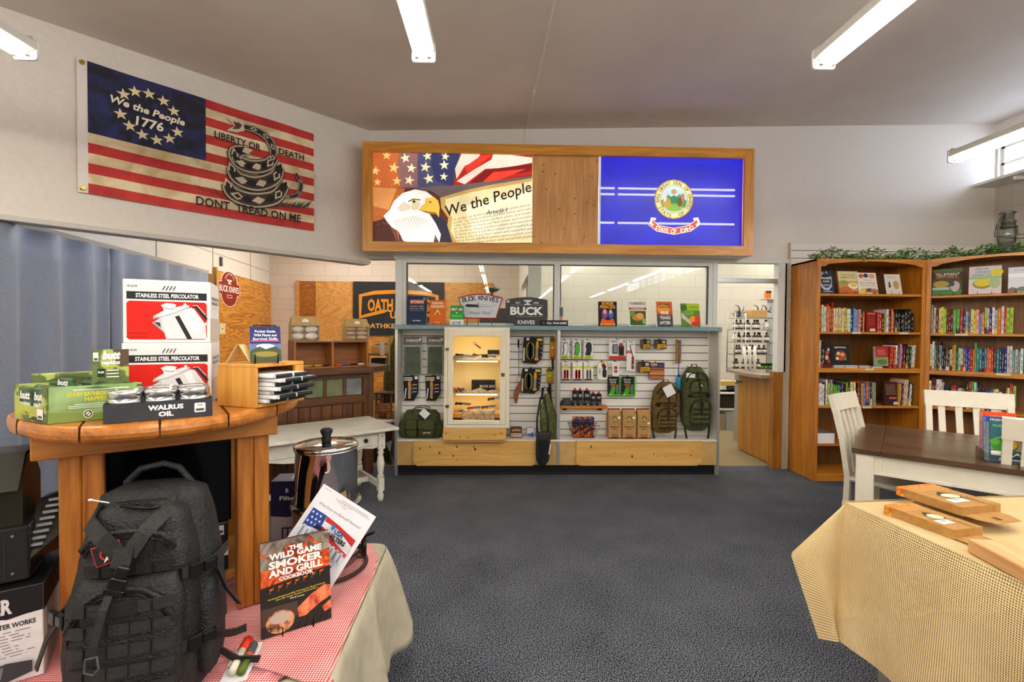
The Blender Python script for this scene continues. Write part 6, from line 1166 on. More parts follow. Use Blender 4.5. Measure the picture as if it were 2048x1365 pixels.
MB().tube([(-.38*h, 0, .66*h), (-.42*h, .02*h, .4*h), (-.2*h, -.3*h, .3*h), (0, -.36*h, .34*h), (.2*h, -.3*h, .42*h), (.42*h, .02*h, .5*h), (.38*h, 0, .66*h)], .008*h, M('#3a3a38', .4, .8), 5).build('bail_handle', t)
# ================================================================ DINING TABLE, CHAIRS, BURLAP TABLE
walnut = wood('dark_walnut_top', '#5e452e', '#3a281a', 'X', .8, .28, dist=.5); crw = noisy('cream_furniture_paint', '#ddd6c4', '#e2dccb', 20, .45, .02)
ZD = .76
c0 = at_z(1703, 896, ZD); c1 = at_z(2048, 942, ZD); c2 = at_z(1742, 848.5, ZD)
ta = math.atan2(c1.y-c0.y, c1.x-c0.x); dpt_ = abs((c2-c0).dot(V((-math.sin(ta), math.cos(ta), 0)))); dpt_ = max(.95, min(dpt_, 1.15)); Lt = 1.75
t = thing('dining_table', 'farmhouse dining table with dark brown plank top and cream apron', 'table', (c0.x, c0.y, 0), ta)
mb = MB(); n = 6
mb.box(0, .14, 0, dpt_, ZD-.03, ZD, walnut, .003); mb.box(Lt-.14, Lt, 0, dpt_, ZD-.03, ZD, walnut, .003)
for i in range(n): mb.box(.143, Lt-.143, i*dpt_/n+.0006, (i+1)*dpt_/n-.0006, ZD-.03, ZD, walnut, .0015)
mb.build('table_top', t)
ap = .12
for (a, b, c, d) in ((.06, Lt-.06, .035, .06), (.06, Lt-.06, dpt_-.06, dpt_-.035), (.035, .06, .06, dpt_-.06), (Lt-.06, Lt-.035, .06, dpt_-.06)):
    mb = MB(); mb.box(a, b, c, d, ZD-.03-ap, ZD-.03, crw)
    if b-a > 1: 
        y = c-.004 if c < .1 else d; mb.box(a, b, y, y+.004, ZD-.052, ZD-.03, crw, .001); mb.box(a, b, y, y+.004, ZD-.03-ap, ZD-.012-ap, crw, .001)
        for x in (a+.07, b-.07): mb.box(x, x+.018, y, y+.004, ZD-.012-ap, ZD-.052, crw, .001)
    mb.build('apron', t)
for x in (.02, Lt-.11):
    for y in (.02, dpt_-.11): MB().box(x, x+.09, y, y+.09, 0, ZD-.031, crw, .004).build('leg', t)
def dchair(label, x, y, rz, top=1.02, w=.44):
    """chair facing local -Y... back at y=0 leaning to +Y"""
    t = thing('dining_chair', label, 'chair', (x, y, 0), rz)
    for s_ in (-1, 1):
        mb = MB(); mb.rib([(s_*(w/2-.02), .02, 0), (s_*(w/2-.02), -.01, .3), (s_*(w/2-.02), -.015, .46), (s_*(w/2-.02), .02, .7), (s_*(w/2-.02), .07, top-.1)], .038, .035, crw, (1, 0, 0)); mb.build('back_post', t)
        MB().box(s_*(w/2-.02)-.02, s_*(w/2-.02)+.02, -.46, -.42, 0, .43, crw, .003).build('front_leg', t)
        MB().box(s_*(w/2-.02)-.01, s_*(w/2-.02)+.01, -.42, -.03, .2, .23, crw, .002).build('stretcher', t)
    MB().box(-w/2, w/2, -.47, -.01, .43, .465, crw, .012).build('seat', t)
    mb = MB(); mb.rib([(-w/2-.004, .083, top-.06), (-w*.2, .095, top-.06), (w*.2, .095, top-.06), (w/2+.004, .083, top-.06)], .12, .03, crw, (0, .25, 1)); mb.build('top_rail', t)
    for k in range(4):
        x_ = (-1.5+k)*w*.2; MB().rib([(x_, -.01, .463), (x_, .03, .7), (x_, .085, top-.11)], .04, .014, crw, (1, 0, 0)).build('back_slat', t)
    return t
def chair_at(label, px, py, z, rz, side, top=1.02, w=.44):
    """put the top corner (side -1 left / +1 right) of the chair's rail on the photo point"""
    p = at_z(px, py, z); q = Matrix.Rotation(rz, 3, 'Z') @ V((side*w/2, .09, 0)); return dchair(label, p.x-q.x, p.y-q.y, rz, top, w)
chair_at('cream slat-back chair at the left end of the dining table', 1663, 790, 1.02, math.radians(33), -1, w=.40)
chair_at('cream slat-back chair behind the dining table', 1849, 780, 1.02, math.radians(-31), -1, w=.50)
p = at_z(2007, 834, 1.02); q = Matrix.Rotation(ta+PI, 3, 'Z') @ V((.23, .09, 0)); dchair('cream slat-back chair in front of the dining table at the right edge of the photo', p.x-q.x, p.y-q.y, ta+PI, 1.02, .46)
# spiral books in acrylic stand
a = at_z(1972, 924, ZD); rb = ta+.12
t = thing('acrylic_rack', 'clear acrylic rack holding spiral bound guides on the dining table', 'rack', (a.x, a.y, ZD+.001), rb); ac = glassy('acrylic', '#eef2f2', .1)
mb = MB(); mb.box(-.01, .16, -.004, .16, 0, .004, ac); mb.box(-.01, -.006, 0, .16, .004, .06, ac)
for y in (-.004, .05, .1): mb.box(-.01, .16, y, y+.003, .004, .05, ac)
mb.build('rack', t)
def spiral(label, k, hh, els, col):
    s, c = math.sin(rb), math.cos(rb); r = thing('spiral_book', label, 'book', (a.x-s*(.006+k*.052), a.y+c*(.006+k*.052), ZD+.006), rb); T = Matrix.Rotation(-.1, 4, 'X'); wd_ = .145
    mb = MB(); mb.T = T; mb.box(0, wd_, 0, .0012, 0, hh, col); mb.box(0, wd_, .013, .014, 0, hh, col); draw(mb, (0, 0, 0), (wd_, 0, 0), (0, 0, hh), els, .0005); mb.build('cover', r)
    mb = MB(); mb.T = T; mb.box(.006, wd_-.001, .0013, .0129, .001, hh-.001, '#e6e2d6'); mb.build('pages', r)
    mb = MB(); mb.T = T; n = 32
    for i in range(n): z = hh*(.03+.94*i/(n-1)); mb.tube([(.012, -.001, z), (.004, -.004, z), (-.004, .004, z), (-.004, .012, z), (.004, .017, z)], .0012, '#d8dade', 4)
    mb.build('wire_binding', r)
spiral('orange-topped spiral guide at the back of the acrylic rack', 2, .255, [('r', 0, 0, 1, 1, '#d84a1c'), ('r', .16, 0, 1, 1, '#e8501c'), ('t', .58, .9, .045, 'MEDICINE', '#f0a024', .03, 0, .6)], '#d84a1c')
spiral('blue freshwater fishing spiral guide in the middle of the acrylic rack', 1, .235, [('r', 0, 0, 1, 1, '#1c4aa8'), ('t', .58, .93, .045, 'FRESHWATER', '#e8dca0', .03, 0, .76), ('t', .58, .86, .045, 'FISHING', '#e8dca0', .03, 0, .5), ('r', .16, .5, 1, .8, '#6a9ac8')], '#1c4aa8')
spiral('foraging spiral guide with a dandelion at the front of the acrylic rack', 0, .215, [('r', 0, 0, 1, 1, '#3a5a6a'), ('r', .14, .6, 1, 1, '#2f6a7c'), ('t', .52, .9, .06, 'FORAGING', '#7ac84a', .03, 0, .64), ('t', .5, .82, .03, 'GUIDE', '#d8e0d8', .01), ('p', [(.14, .55), (.5, .68), (1, .58), (1, .3), (.14, .3)], '#a89a90'), ('e', .5, .42, .36, .2, '#3f8a2c'), ('e', .25, .5, .14, .08, '#5aa83c'), ('e', .66, .45, .18, .12, '#e8b81c'), ('e', .66, .45, .08, .05, '#d89a1c'), ('r', .14, .16, .5, .27, '#efefec'), ('p', [(.35, .08), (.6, .24), (.72, .18), (.85, .26), (1, .12), (1, .06), (.35, .05)], '#e8ece8'), ('p', [(.42, .08), (.6, .2), (.72, .14), (.85, .22), (.98, .1)], '#2c3a4a')], '#3a5a6a')
# low things under the dining table
for i, (px, py, col, lb) in enumerate(((1800, 985, '#6a3a1c', 'brown wooden bowl'), (1850, 990, '#2c2420', 'dark bowl'))):
    pass
# ---- burlap covered table
ZB2 = .76; P1 = at_z(1692, 1006, ZB2); P2 = at_z(2048, 1165, ZB2); ba = math.atan2((P1-P2).y, (P1-P2).x)   # direction towards far
ex = V((math.sin(ba), -math.cos(ba), 0)); ey = V((math.cos(ba), math.sin(ba), 0))       # ex to the right, ey away
Lb, Wb = 1.15, .95
rz_ = math.atan2(ex.y, ex.x); o_ = P1-ey*Lb; o_.z = 0
t = thing('display_table', 'folding table hidden under the burlap cloth at lower right', 'table', (o_.x, o_.y, 0), rz_)
MB().box(.02, Wb-.02, .02, Lb-.02, ZB2-.035, ZB2-.008, '#b9b2a4', .004).build('table_top', t)
for x in (.08, Wb-.12):
    for y in (.08, Lb-.12): MB().box(x, x+.04, y, y+.04, 0, ZB2-.036, '#8d8a84', .003).build('leg', t)
burl = weave('burlap', '#a5834c', '#f0d8a6', 900, see=.16)
mb = MB(); zh = .235
def bsurf(u, v):
    """u across from left hem (0) to right, v from near (0) to far hem (1)"""
    y = v*Lb; x = 0; return x, y
def top_f(u, v): return V((u*Wb, v*Lb, ZB2+.0015*math.sin(u*17+v*9)))
mb.grid(lambda u, v: top_f(u, v), 30, 30, burl, uvs=lambda u, v: (u*Wb, v*Lb))
def sk(u, v):   # left skirt: u along from near to far corner, v down
    y = u*Lb; dz = (ZB2-zh)*v; fl = .02+.03*v*(math.sin(u*9+.4)*.5+.3)+.012*math.sin(u*21)*v
    out_ = .014*(1-math.exp(-v*14))+fl*v
    return V((-out_, y, ZB2-.012*(1-math.exp(-v*20))-dz+.0))
mb.grid(sk, 50, 24, burl, uvs=lambda u, v: (u*Lb, v*.52))
def skb(u, v): return V((u*Wb, Lb+.02+.03*v+.015*v*math.sin(u*14), ZB2-.52*v))
mb.grid(skb, 24, 12, burl, uvs=lambda u, v: (u*Wb, v*.52))
Ti = Matrix.Translation(o_) @ Matrix.Rotation(rz_, 4, 'Z'); Tinv = Ti.inverted()
fl1 = Tinv @ (lambda p: p)(at_y(1583, 1108, P1.y+.02)); fl2 = Tinv @ at_y(1640, 1277, P1.y-.02); cr = V((-.03, Lb-.0, zh)); cT = V((0, Lb, ZB2))
def flap(u, v):    # corner ear of the cloth: fan between the top corner and the far-out tip
    a_ = cT*(1-v)+cr*v; e1 = cT*(1-min(1, v*1.0))+fl1*v if v < .001 else None
    b_ = cT.lerp(fl1, min(1, v/.62)) if v < .62 else fl1.lerp(fl2, (v-.62)/.38)
    p = a_.lerp(b_, u); bow = .05*math.sin(u*PI)*v; return p+V((0, -bow, 0))+V((-.012*math.sin(u*7)*v, 0, .035*math.sin(PI*u)*math.sin(PI*min(v/.62, 1))))
mb.grid(flap, 20, 30, burl, uvs=lambda u, v: (u*.35, v*.5))
o = mb.build('burlap_cloth', None, o_, rz_); tag(o, 'woven tan burlap cloth draped over the table at lower right', 'tablecloth')
# candles boxes
krf = noisy('brown_kraft_card', '#a87a3a', '#b5874a', 40, .75, .1)
def boxpx(name, label, cat, fl, fr_, bl, z, h, build, swap=False):
    """fl, fr_ = photo points of the front-left and front-right bottom/top corners on height z, bl = back-left"""
    a, b, c = at_z(*fl, z), at_z(*fr_, z), at_z(*bl, z); an = math.atan2(b.y-a.y, b.x-a.x); L_ = (b-a).length; D_ = abs((c-a).dot(V((-math.sin(an), math.cos(an), 0))))
    r = thing(name, label, cat, (a.x, a.y, z-h), an); build(r, L_, D_, h); return r
def candle_box(r, L_, D_, h):
    mb = MB(); e = .12*L_; mb.box(e, L_, 0, D_, 0, h, krf, .001)
    draw(mb, (0, 0, h), (L_, 0, 0), (0, D_, 0), [('r', .12, 0, .3, 1, '#c08a4a'), ('p', [(.36, .5), (.48, .72), (.62, .72), (.72, .5), (.62, .28), (.48, .28)], '#4a3a1c'), ('e', .56, .5, .1, .2, '#d8cfa8'), ('e', .52, .5, .05, .14, '#e8e0c0'), ('r', .68, .12, .82, .55, '#e9ecf0'), ('r', .7, .25, .75, .45, '#a8aeb8'), ('t', .88, .7, .09, 'BEESWAX', '#6a4a24', .01)], .0006)
    mb.build('carton', r)
    hc = noisy('honeycomb_print', '#b8401c', '#e8a83a', 70, .5, .1); mb = MB(); mb.box(-.001, e-.0006, -.001, D_+.001, -.0, h+.0012, hc, .001); mb.build('printed_end', r)
    mb = MB(); mb.prism([(0, 0), (0, D_*.9), (.04, D_*.9), (.085, D_*.75), (.085, D_*.15), (.04, 0)], (L_, 0, .004), (1, 0, 0), (0, 0, .0015), 1, krf, (0, 1, 0)); draw(mb, (L_+.03, D_*.3, .0062), (.045, 0, 0), (0, D_*.25, 0), [('r', .2, .3, .8, .7, '#5a421c')], .0005); mb.build('hang_flap', r)
zc1 = ZB2+.035
a1 = (1786, 1017); 
boxpx('candle_box', 'kraft candle box with honeycomb end, front one of the pair on the burlap', 'box', (1769, 1011), (1909, 1061), (1825, 1007), zc1, .033, candle_box)
boxpx('candle_box', 'kraft candle box with honeycomb end, stacked on the other one', 'box', (1793, 974), (1927, 1016), (1866, 969), zc1+.034, .033, candle_box)
def wood_block(r, L_, D_, h): MB().box(0, L_, 0, D_, 0, h, wood('pale_box_wood', '#dfb07a', '#c98f52', 'X', 1.3, .4), .003).build('block', r)
boxpx('wooden_box', 'pale smooth wooden box at the right edge on the burlap', 'box', (1935, 1077), (2050, 1137), (1992, 1071), ZB2+.045, .043, wood_block)
# ================================================================ LEFT SIDE: curtain, signs, bar
m, nt, b_, N, L = nodes('blue_grey_curtain_cloth'); tc = N('ShaderNodeTexCoord'); n1 = N('ShaderNodeTexNoise', i_Scale=260.0, i_Detail=2.0); mp = N('ShaderNodeMapping'); mp.inputs['Scale'].default_value = (1, 1, 1); L(tc.outputs['Object'], mp.inputs[0]); L(mp.outputs[0], n1.inputs['Vector'])
r1 = ramp(N, [(.35, '#666e80'), (.65, '#8d95a8')]); L(n1.outputs[0], r1.inputs[0]); L(r1.outputs[0], b_.inputs['Base Color']); b_.inputs['Roughness'].default_value = .6; b_.inputs['Sheen Weight'].default_value = .3; curt = m
sA = LW.p(0, 600)[0]-.5; sB = LW.p(404, 560)[0]; nf = int((sB-sA)/.24)
cut = [sA, sA+(sB-sA)*.45, sB]
for k in range(2):
    a_, c_ = cut[k], cut[k+1]; wd_ = c_-a_; nn = max(3, int(wd_/.3))
    def cf(u, v, a_=a_, wd_=wd_, nn=nn): ph = u*nn*2*PI; f_ = math.sin(ph+.3*math.sin(ph*.37)); return (u*wd_+.012*math.sin(v*3+u*9), -.075-.034*f_-.01*math.sin(ph*2.3)*v, .01+(zc-.012)*(1-v))
    mb = MB(); mb.grid(cf, nn*14, 10, curt); o = mb.build('curtain', None, LW.w(a_, 0, 0), LW.a, solid=.003); tag(o, ('blue-grey curtain panel nearest the left edge of the photo', 'blue-grey curtain panel nearest the orange plywood')[k], 'curtain')
a = LW.p(405, 560)[0]; b = LW.p(430, 560)[0]
mb = MB(); mb.T = LT; mb.box(a-.3, b-.05, -.012, .019, 0, LW.p(420, 548)[1], wood('dark_post_wood', '#8a6428', '#5c3f14', 'Z', 1.0, .5)); struct(mb, 'wall_boards', 'dark brown vertical boards between curtain and plywood')
# round-topped knife sign on plywood
q = LW.p(434, 612); p2 = LW.p(479, 549); w = p2[0]-q[0]; h = p2[1]-q[1]
r = thing('wall_sign', 'rust-red plaque with white lettering on the plywood beside the curtain', 'sign', LW.w(q[0], -.008, q[1]), LW.a)
out = [(0, .36), (0, .66), (.13, .68)] + [(.5+.37*math.cos(PI-PI*i/12), .68+.32*math.sin(PI*i/12)) for i in range(1, 12)] + [(.87, .68), (1, .66), (1, .36), (.87, .34)] + [(.5+.37*math.cos(-PI*i/12), .34-.34*math.sin(PI*i/12)) for i in range(1, 12)] + [(.13, .34)]
mb = MB(); mb.prism([(u*w, v*h) for u, v in out][::-1], (0, 0, 0), (1, 0, 0), (0, .006, 0), 1, '#d8c8b8'); inn = [(.5+(u-.5)*.92, .5+(v-.5)*.95) for u, v in out]
draw(mb, (0, 0, 0), (w, 0, 0), (0, 0, h), [('p', inn, '#8a2a20'), ('t', .5, .5, .17, 'BUCK KNIVES', '#efe4d4', .02, 0, .86), ('p', [(.38, .76), (.62, .76), (.6, .72), (.54, .7), (.54, .66), (.6, .64), (.4, .64), (.46, .66), (.46, .7), (.4, .72)], '#e8dccc'), ('r', .38, .25, .62, .34, '#c8a898'), ('r', .4, .27, .6, .32, '#8a2a20')] + arc_text(.5, .62, .3, w/h, 'CRAFTED FOR FAMILY MADE', .05, '#e0c8b8', 2.6, .54), .001)
mb.build('plaque', r)
q = LW.p(438, 669); p2 = LW.p(449, 647); r = thing('wall_outlet', 'cream wall outlet plate on the orange plywood', 'outlet', LW.w(q[0], -.009, q[1]), LW.a); w, h = p2[0]-q[0], p2[1]-q[1]; mb = MB(); mb.box(0, w, 0, .004, 0, h, '#d9c9a0', .001); draw(mb, (0, 0, 0), (w, 0, 0), (0, 0, h), [('e', .5, .5, .12, .06, '#6a5a3a'), ('e', .5, .88, .06, .025, '#8a7a5a'), ('e', .5, .12, .06, .025, '#8a7a5a')], .0006); mb.build('plate', r)
q = LW.p(442, 532, .0); mb = MB(); mb.box(0, .05, -.002, .0185, 0, .12, '#4f4a46', .002); tag(mb.build('wall_thermometer', None, LW.w(q[0], 0, q[1]), LW.a), 'small dark grey plate high on the white side wall above the rust-red plaque', 'plate')
# banner on far wall
FB = Fr(0, YF-.045); q = FB.p(706, 671); p2 = FB.p(889, 565); w = p2[0]-q[0]; h = p2[1]-q[1]
r = thing('wall_banner', 'black banner with orange lettering on the far wall, partly behind the counter post', 'banner', (q[0], YF-.045, q[1])); mb = MB(); bk = noisy('black_banner_cloth', '#121116', '#1e1c22', 12, .7, .1)
mb.grid(lambda u, v: (u*w, -.003*math.sin(u*12+v*3), v*h), 20, 8, bk); og = '#d98a1c'
qb = zoomq(qmap(FB, q[0], p2[0], q[1], p2[1]), 3.104, 540, 520)
tab = [qb(550, 362), qb(550, 215), qb(650, 197), qb(775, 192)]; tabr = [(1-u, v) for u, v in tab]
els = [('l', [qb(712, 318), qb(560, 355), qb(562, 222), qb(650, 204), qb(775, 198)], .07, og), ('l', [(1-u, v) for u, v in (qb(712, 318), qb(560, 355), qb(562, 222), qb(650, 204))], .07, og), ('l', [qb(650, 204), (.5, qb(775, 197)[1]), (1-qb(650, 204)[0], qb(650, 204)[1])], .07, og),
       ('t', .5, qb(0, 275)[1], .21, 'OATH KEEPERS', og, .04, 0, .68), ('t', .5, qb(0, 325)[1]-.03, .12, 'USA', og, .04), ('p', star(*qb(720, 318), .028, w/h), '#e8c88a'), ('p', star(*qb(744, 318), .028, w/h), '#e8c88a'), ('p', star(.62, qb(0, 318)[1], .028, w/h), '#e8c88a'), ('t', .5, qb(0, 405)[1], .085, 'OATHKEEPERS.ORG', '#d9a45c', .02, 0, .76)]
draw(mb, (0, 0, 0), (w, 0, 0), (0, 0, h), els, .003); mb.build('cloth', r)
for x in (.012, w-.012): MB().tube([(x, -.012, h-.015), (x, .012, h-.015)], .006, M('#c9a84a', .3, 1), 8).build('grommet', r)
# ---- bench (white console table)
b0, b1, b2 = at_z(551, 887, .63), at_z(799, 855, .63), at_z(743, 831, .63); BA = math.atan2(b1.y-b0.y, b1.x-b0.x)
wdist = noisy('distressed_white_paint', '#dcd9cc', '#c9c5b6', 9, .5, .05, detail=8, lo=.3, hi=.7); LBn, DBn = 1.32, .68
bo_ = b1-V((math.cos(BA), math.sin(BA), 0))*LBn
r = thing('console_table', 'distressed white console table with drawers and turned legs', 'table', (bo_.x, bo_.y, 0), BA)
MB().box(0, LBn, 0, DBn, .605, .63, wdist, .006).build('table_top', r)
for x in (.10, LBn-.16):
    for y in (.06, DBn-.12):
        c_ = (x+.03, y+.03); mb = MB(); mb.box(x, x+.06, y, y+.06, .45, .604, wdist, .003); mb.lathe([(.018, .2), (.03, .215), (.02, .23), (.026, .27), (.032, .33), (.024, .38), (.018, .40), (.03, .415), (.02, .43), (.028, .45)], wdist, 14, c_); mb.box(x+.005, x+.055, y+.005, y+.055, .09, .2, wdist, .003); mb.lathe([(.014, 0), (.022, .015), (.028, .05), (.018, .075), (.028, .09)], wdist, 14, c_)
        for z in (.48, .56): mb.ball((x+.03, y-.001, z), .005, '#1c1c1c', 8, 5)
        mb.build('leg', r)
MB().box(.16, LBn-.16, DBn-.1, DBn-.08, .47, .604, wdist).build('apron', r); MB().box(.11, .13, .12, DBn-.12, .47, .604, wdist).build('apron', r); MB().box(LBn-.15, LBn-.13, .12, DBn-.12, .47, .604, wdist).build('apron', r)
sc0 = [(.16, .604), (.16, .47), (.2, .46), (.3, .475), (.42, .45), (.5, .44), (.58, .475), (.66, .43), (.74, .475), (.82, .44), (.9, .45), (1.02, .475), (1.12, .46), (1.16, .47), (1.16, .604)]
mb = MB(); mb.prism(sc0, (0, .075, 0), (1, 0, 0), (0, .02, 0), 1, wdist); mb.build('scalloped_apron', r)
for x0_, x1_ in ((.18, .64), (.68, 1.14)): mb = MB(); mb.box(x0_, x1_, .066, .074, .49, .595, wdist, .002); d_ = mb.build('drawer', r); MB().ball(((x0_+x1_)/2+.14, .055, .54), .018, '#17181a', 12, 8).build('knob', d_)
for y in (.06, DBn-.12):
    pass
MB().box(LBn-.145, LBn-.115, .12, DBn-.12, .11, .16, wdist, .003).build('stretcher', r); MB().box(.115, .145, .12, DBn-.12, .11, .16, wdist, .003).build('stretcher', r); MB().box(.145, LBn-.145, DBn*.5-.02, DBn*.5+.02, .11, .15, wdist, .003).build('stretcher', r)
# ---- slate tiled bar
A_ = at_z(737, 955, 0); BAR = Fr(A_.x, A_.y, BA); dkw = wood('dark_bar_wood', '#6b3f1c', '#40220e', 'Z', 1.0, .35, dist=.8); dkx = wood('dark_bar_rail', '#5f381b', '#3a2010', 'X', 1.0, .35); topw = wood('bar_top_wood', '#6a452a', '#43291a', 'X', .8, .3)
q = BAR.p(700, 746); zb1 = q[1]-.0; r = thing('bar', 'dark wood bar counter with a row of green slate tiles', 'bar', (A_.x, A_.y, 0), BA); LL = 1.95
mb = MB(); mb.prism([(-LL, .6), (-LL, .0), (0, 0), (.1, .12), (.12, .6)], (0, 0, .0), (1, 0, 0), (0, 0, 1), zb1, dkw, (0, 1, 0)); 
mb = MB(); mb.add([(-LL, 0, 0), (0, 0, 0), (.10, .12, 0), (.12, .6, 0), (-LL, .6, 0), (-LL, 0, zb1), (0, 0, zb1), (.10, .12, zb1), (.12, .6, zb1), (-LL, .6, zb1)], [(0, 1, 6, 5), (1, 2, 7, 6), (2, 3, 8, 7), (3, 4, 9, 8), (4, 0, 5, 9), (5, 6, 7, 8, 9), (4, 3, 2, 1, 0)], dkw); mb.build('carcass', r)
zt_a, zt_b = BAR.p(700, 757)[1], BAR.p(700, 791)[1]
MB().box(-LL, .0, -.02, -.0005, zt_a, zb1-.0, dkx, .002).build('top_rail', r); MB().box(-LL, .0, -.02, -.0005, zt_b-.075, zt_b, dkx, .003).build('mid_rail', r); MB().box(-.06, .002, -.022, -.0005, .0, zt_a, dkw, .003).build('corner_stile', r)
slate = [noisy('slate_tile_a', '#4d5a42', '#6a6f4c', 9, .6, .2, detail=8), noisy('slate_tile_b', '#56644e', '#7a7a56', 8, .6, .2, detail=8), noisy('slate_tile_c', '#5c6466', '#7e8580', 9, .6, .2, detail=8)]
tx = [BAR.p(x, 770)[0] for x in (691.5, 722)]; tw = tx[1]-tx[0]; stp = BAR.p(691.5, 770)[0]-BAR.p(652.7, 770)[0]
x = tx[0]; k = 0
while x > -LL:
    MB().box(x, x+tw, -.012, -.0005, zt_b+.003, zt_a-.003, slate[(2, 1, 0)[k % 3] if k < 1 else k % 2], .002).build('slate_tile', r)
    MB().box(x-(stp-tw)+.003, x-.003, -.018, -.0005, zt_b, zt_a, dkw, .002).build('tile_stile', r); x -= stp; k += 1
MB().box(.012, .09, .02, .03, zt_b, zt_a, slate[1])
x = -.065; bw_ = .098
while x > -LL: MB().box(x-bw_+.004, x, -.012, -.0005, .05, zt_b-.078, dkw, .004).build('tongue_board', r); x -= bw_
mb = MB(); zt2 = zb1+.055; mb.add([(p[0], p[1], z) for z in (zb1+.001, zt2) for p in ((-LL, -.1), (.02, -.1), (.26, .1), (.2, .62), (-LL, .62))], [(0, 1, 6, 5), (1, 2, 7, 6), (2, 3, 8, 7), (3, 4, 9, 8), (4, 0, 5, 9), (5, 6, 7, 8, 9), (4, 3, 2, 1, 0)], topw); mb.build('bar_top', r)
# divided crate with bread bags
CR = Fr(*(BAR.w(0, -.04, 0)).xy, BA); c0_, c1_ = CR.p(588, 700)[0], CR.p(737, 700)[0]; zc0 = zt2+.001; zc1_ = CR.p(660, 682)[1]
cw_ = wood('crate_wood', '#a5652a', '#7a4416', 'X', 1.2, .5); r = thing('display_crate', 'divided wooden crate on top of the slate tiled bar', 'crate', CR.w(c0_, 0, zc0), BA); w = c1_-c0_; h = zc1_-zc0; dd = .22
for a_, c_ in ((0, .018), (w*.5-.009, w*.5+.009), (w-.018, w)): MB().box(a_, c_, 0, dd, 0, h, wood('crate_end_wood', '#a86a2e', '#8a5220', 'Z', 1.2, .5), .002).build('upright', r)
for z0_, z1_ in ((0, .016), (h-.016, h)):
    for a_, c_ in ((.0185, w*.5-.0095), (w*.5+.0095, w-.0185)): MB().box(a_, c_, 0, dd, z0_, z1_, cw_, .001).build('slat', r)
MB().box(.0185, w*.5-.0095, dd-.008, dd, .017, h-.017, cw_).build('back_board', r); MB().box(w*.5+.0095, w-.0185, dd-.008, dd, .017, h-.017, cw_).build('back_board', r)
ins = [(w*.05, '#d8b04a', '#c8962c', 'yellow handled pocket knife lying in the left half of the crate'), (w*.27, '#c9a43a', '#2c2c2c', 'slim yellow pencil lying in the left half of the crate'), (w*.54, '#e0642c', '#2a6ac0', 'orange and blue marker lying in the right half of the crate'), (w*.76, '#1c1c1e', '#d8d8d0', 'black capped marker lying in the right half of the crate')]
for x, c1_k, c2_k, lb in ins:
    mb = MB(); mb.tube([(0, 0, .009), (w*.1, 0, .009)], .008, c1_k, 8); mb.tube([(w*.1, 0, .009), (w*.19, 0, .009)], .0085, c2_k, 8); tag(mb.build('marker', None, CR.w(c0_+x, .03, zc0+.0165), BA), lb, 'marker')
def bread(px0, py0, px1, label, n, rowsn):
    a_ = CR.p(px0, 678, .05)[0]; b_x = CR.p(px1, 678, .05)[0]; top = CR.p((px0+px1)/2, py0, .05)[1]; w = b_x-a_; h = top-zc1_; r = thing('bread_bag', label, 'bag', CR.w(a_, .05, zc1_+.001), BA)
    pap = noisy('kraft_window_paper', '#b8965a', '#c4a468', 20, .7, .2); d = .11
    mb = MB(); mb.add([(0, 0, h*.62), (w, 0, h*.62), (w, d, h*.62), (0, d, h*.62), (.01, d*.45, h), (w-.01, d*.45, h), (w-.01, d*.55, h), (.01, d*.55, h)], [(0, 1, 5, 4), (1, 2, 6, 5), (2, 3, 7, 6), (3, 0, 4, 7), (4, 5, 6, 7)], pap)
    mb.box(0, w, d-.002, d, 0, h*.62, pap); mb.box(0, .003, 0, d, 0, h*.62, pap); mb.box(w-.003, w, 0, d, 0, h*.62, pap); mb.box(0, w, 0, d, 0, .003, pap)
    mb.add([(w*.5+w*.12*math.cos(2*PI*i/14), d*.2-.004, h*.8+h*.1*math.sin(2*PI*i/14)) for i in range(14)], [tuple(range(14))], '#eceae4'); mb.build('paper_bag', r)
    MB().box(.003, w-.003, -.0, .0012, .003, h*.62, M('#eef0ee', .1, 0, .8, 0, .07)).build('clear_window', r)
    bun = noisy('baked_crust', '#b87c3a', '#e0bb80', 14, .6, .2); k = 0
    for rr_ in range(rowsn):
        for i in range(n): mb = MB(); mb.ball((w*(i+.5)/n, d*.5, .006+h*.6*(rr_+.5)/rowsn*1.0), (w/n*.48, d*.42, h*.6/rowsn*.5), bun if px0 > 650 else noisy('pale_roll', '#d8ccb8', '#f0e8dc', 14, .7, .2), 12, 8); mb.build('bread_roll', r)
bread(583, 633, 640, 'kraft window bag of pale rolls on the left of the crate', 2, 2); bread(692, 638, 739, 'kraft window bag of golden buns on the right of the crate', 2, 3)
# ---- clutter between the bar and the counter
f = Fr(0, 6.3); a_ = f.p(735, 700)[0]; zs_ = f.p(760, 708)[1]
r = thing('wall_shelf_unit', 'brown shelf unit in the gap between bar and counter', 'shelf', (a_-.1, 6.3, 0)); sw = wood('shelf_unit_wood', '#6a4524', '#4a2d14', 'X', 1, .5)
for z in (.55, f.p(760, 736)[1], zs_): MB().box(0, .75, 0, .35, z-.025, z, sw, .002).build('shelf_board', r)
for x in (0, .72): MB().box(x, x+.03, 0.0, .35, 0, zs_-.026, sw).build('side', r)
x = f.p(741, 700)[0]; z1s = f.p(760, 736)[1]
tag(MB().box(0, .24, 0, .2, 0, .10, '#b98a4a', .002).build('carton', None, (x, 6.32, zs_+.001)), 'tan carton on the top board behind the bar end', 'carton'); tag(MB().box(0, .26, 0, .2, 0, .12, '#16181c', .004).build('black_case', None, (x, 6.32, z1s+.001)), 'black case on the board under the tan carton', 'case')
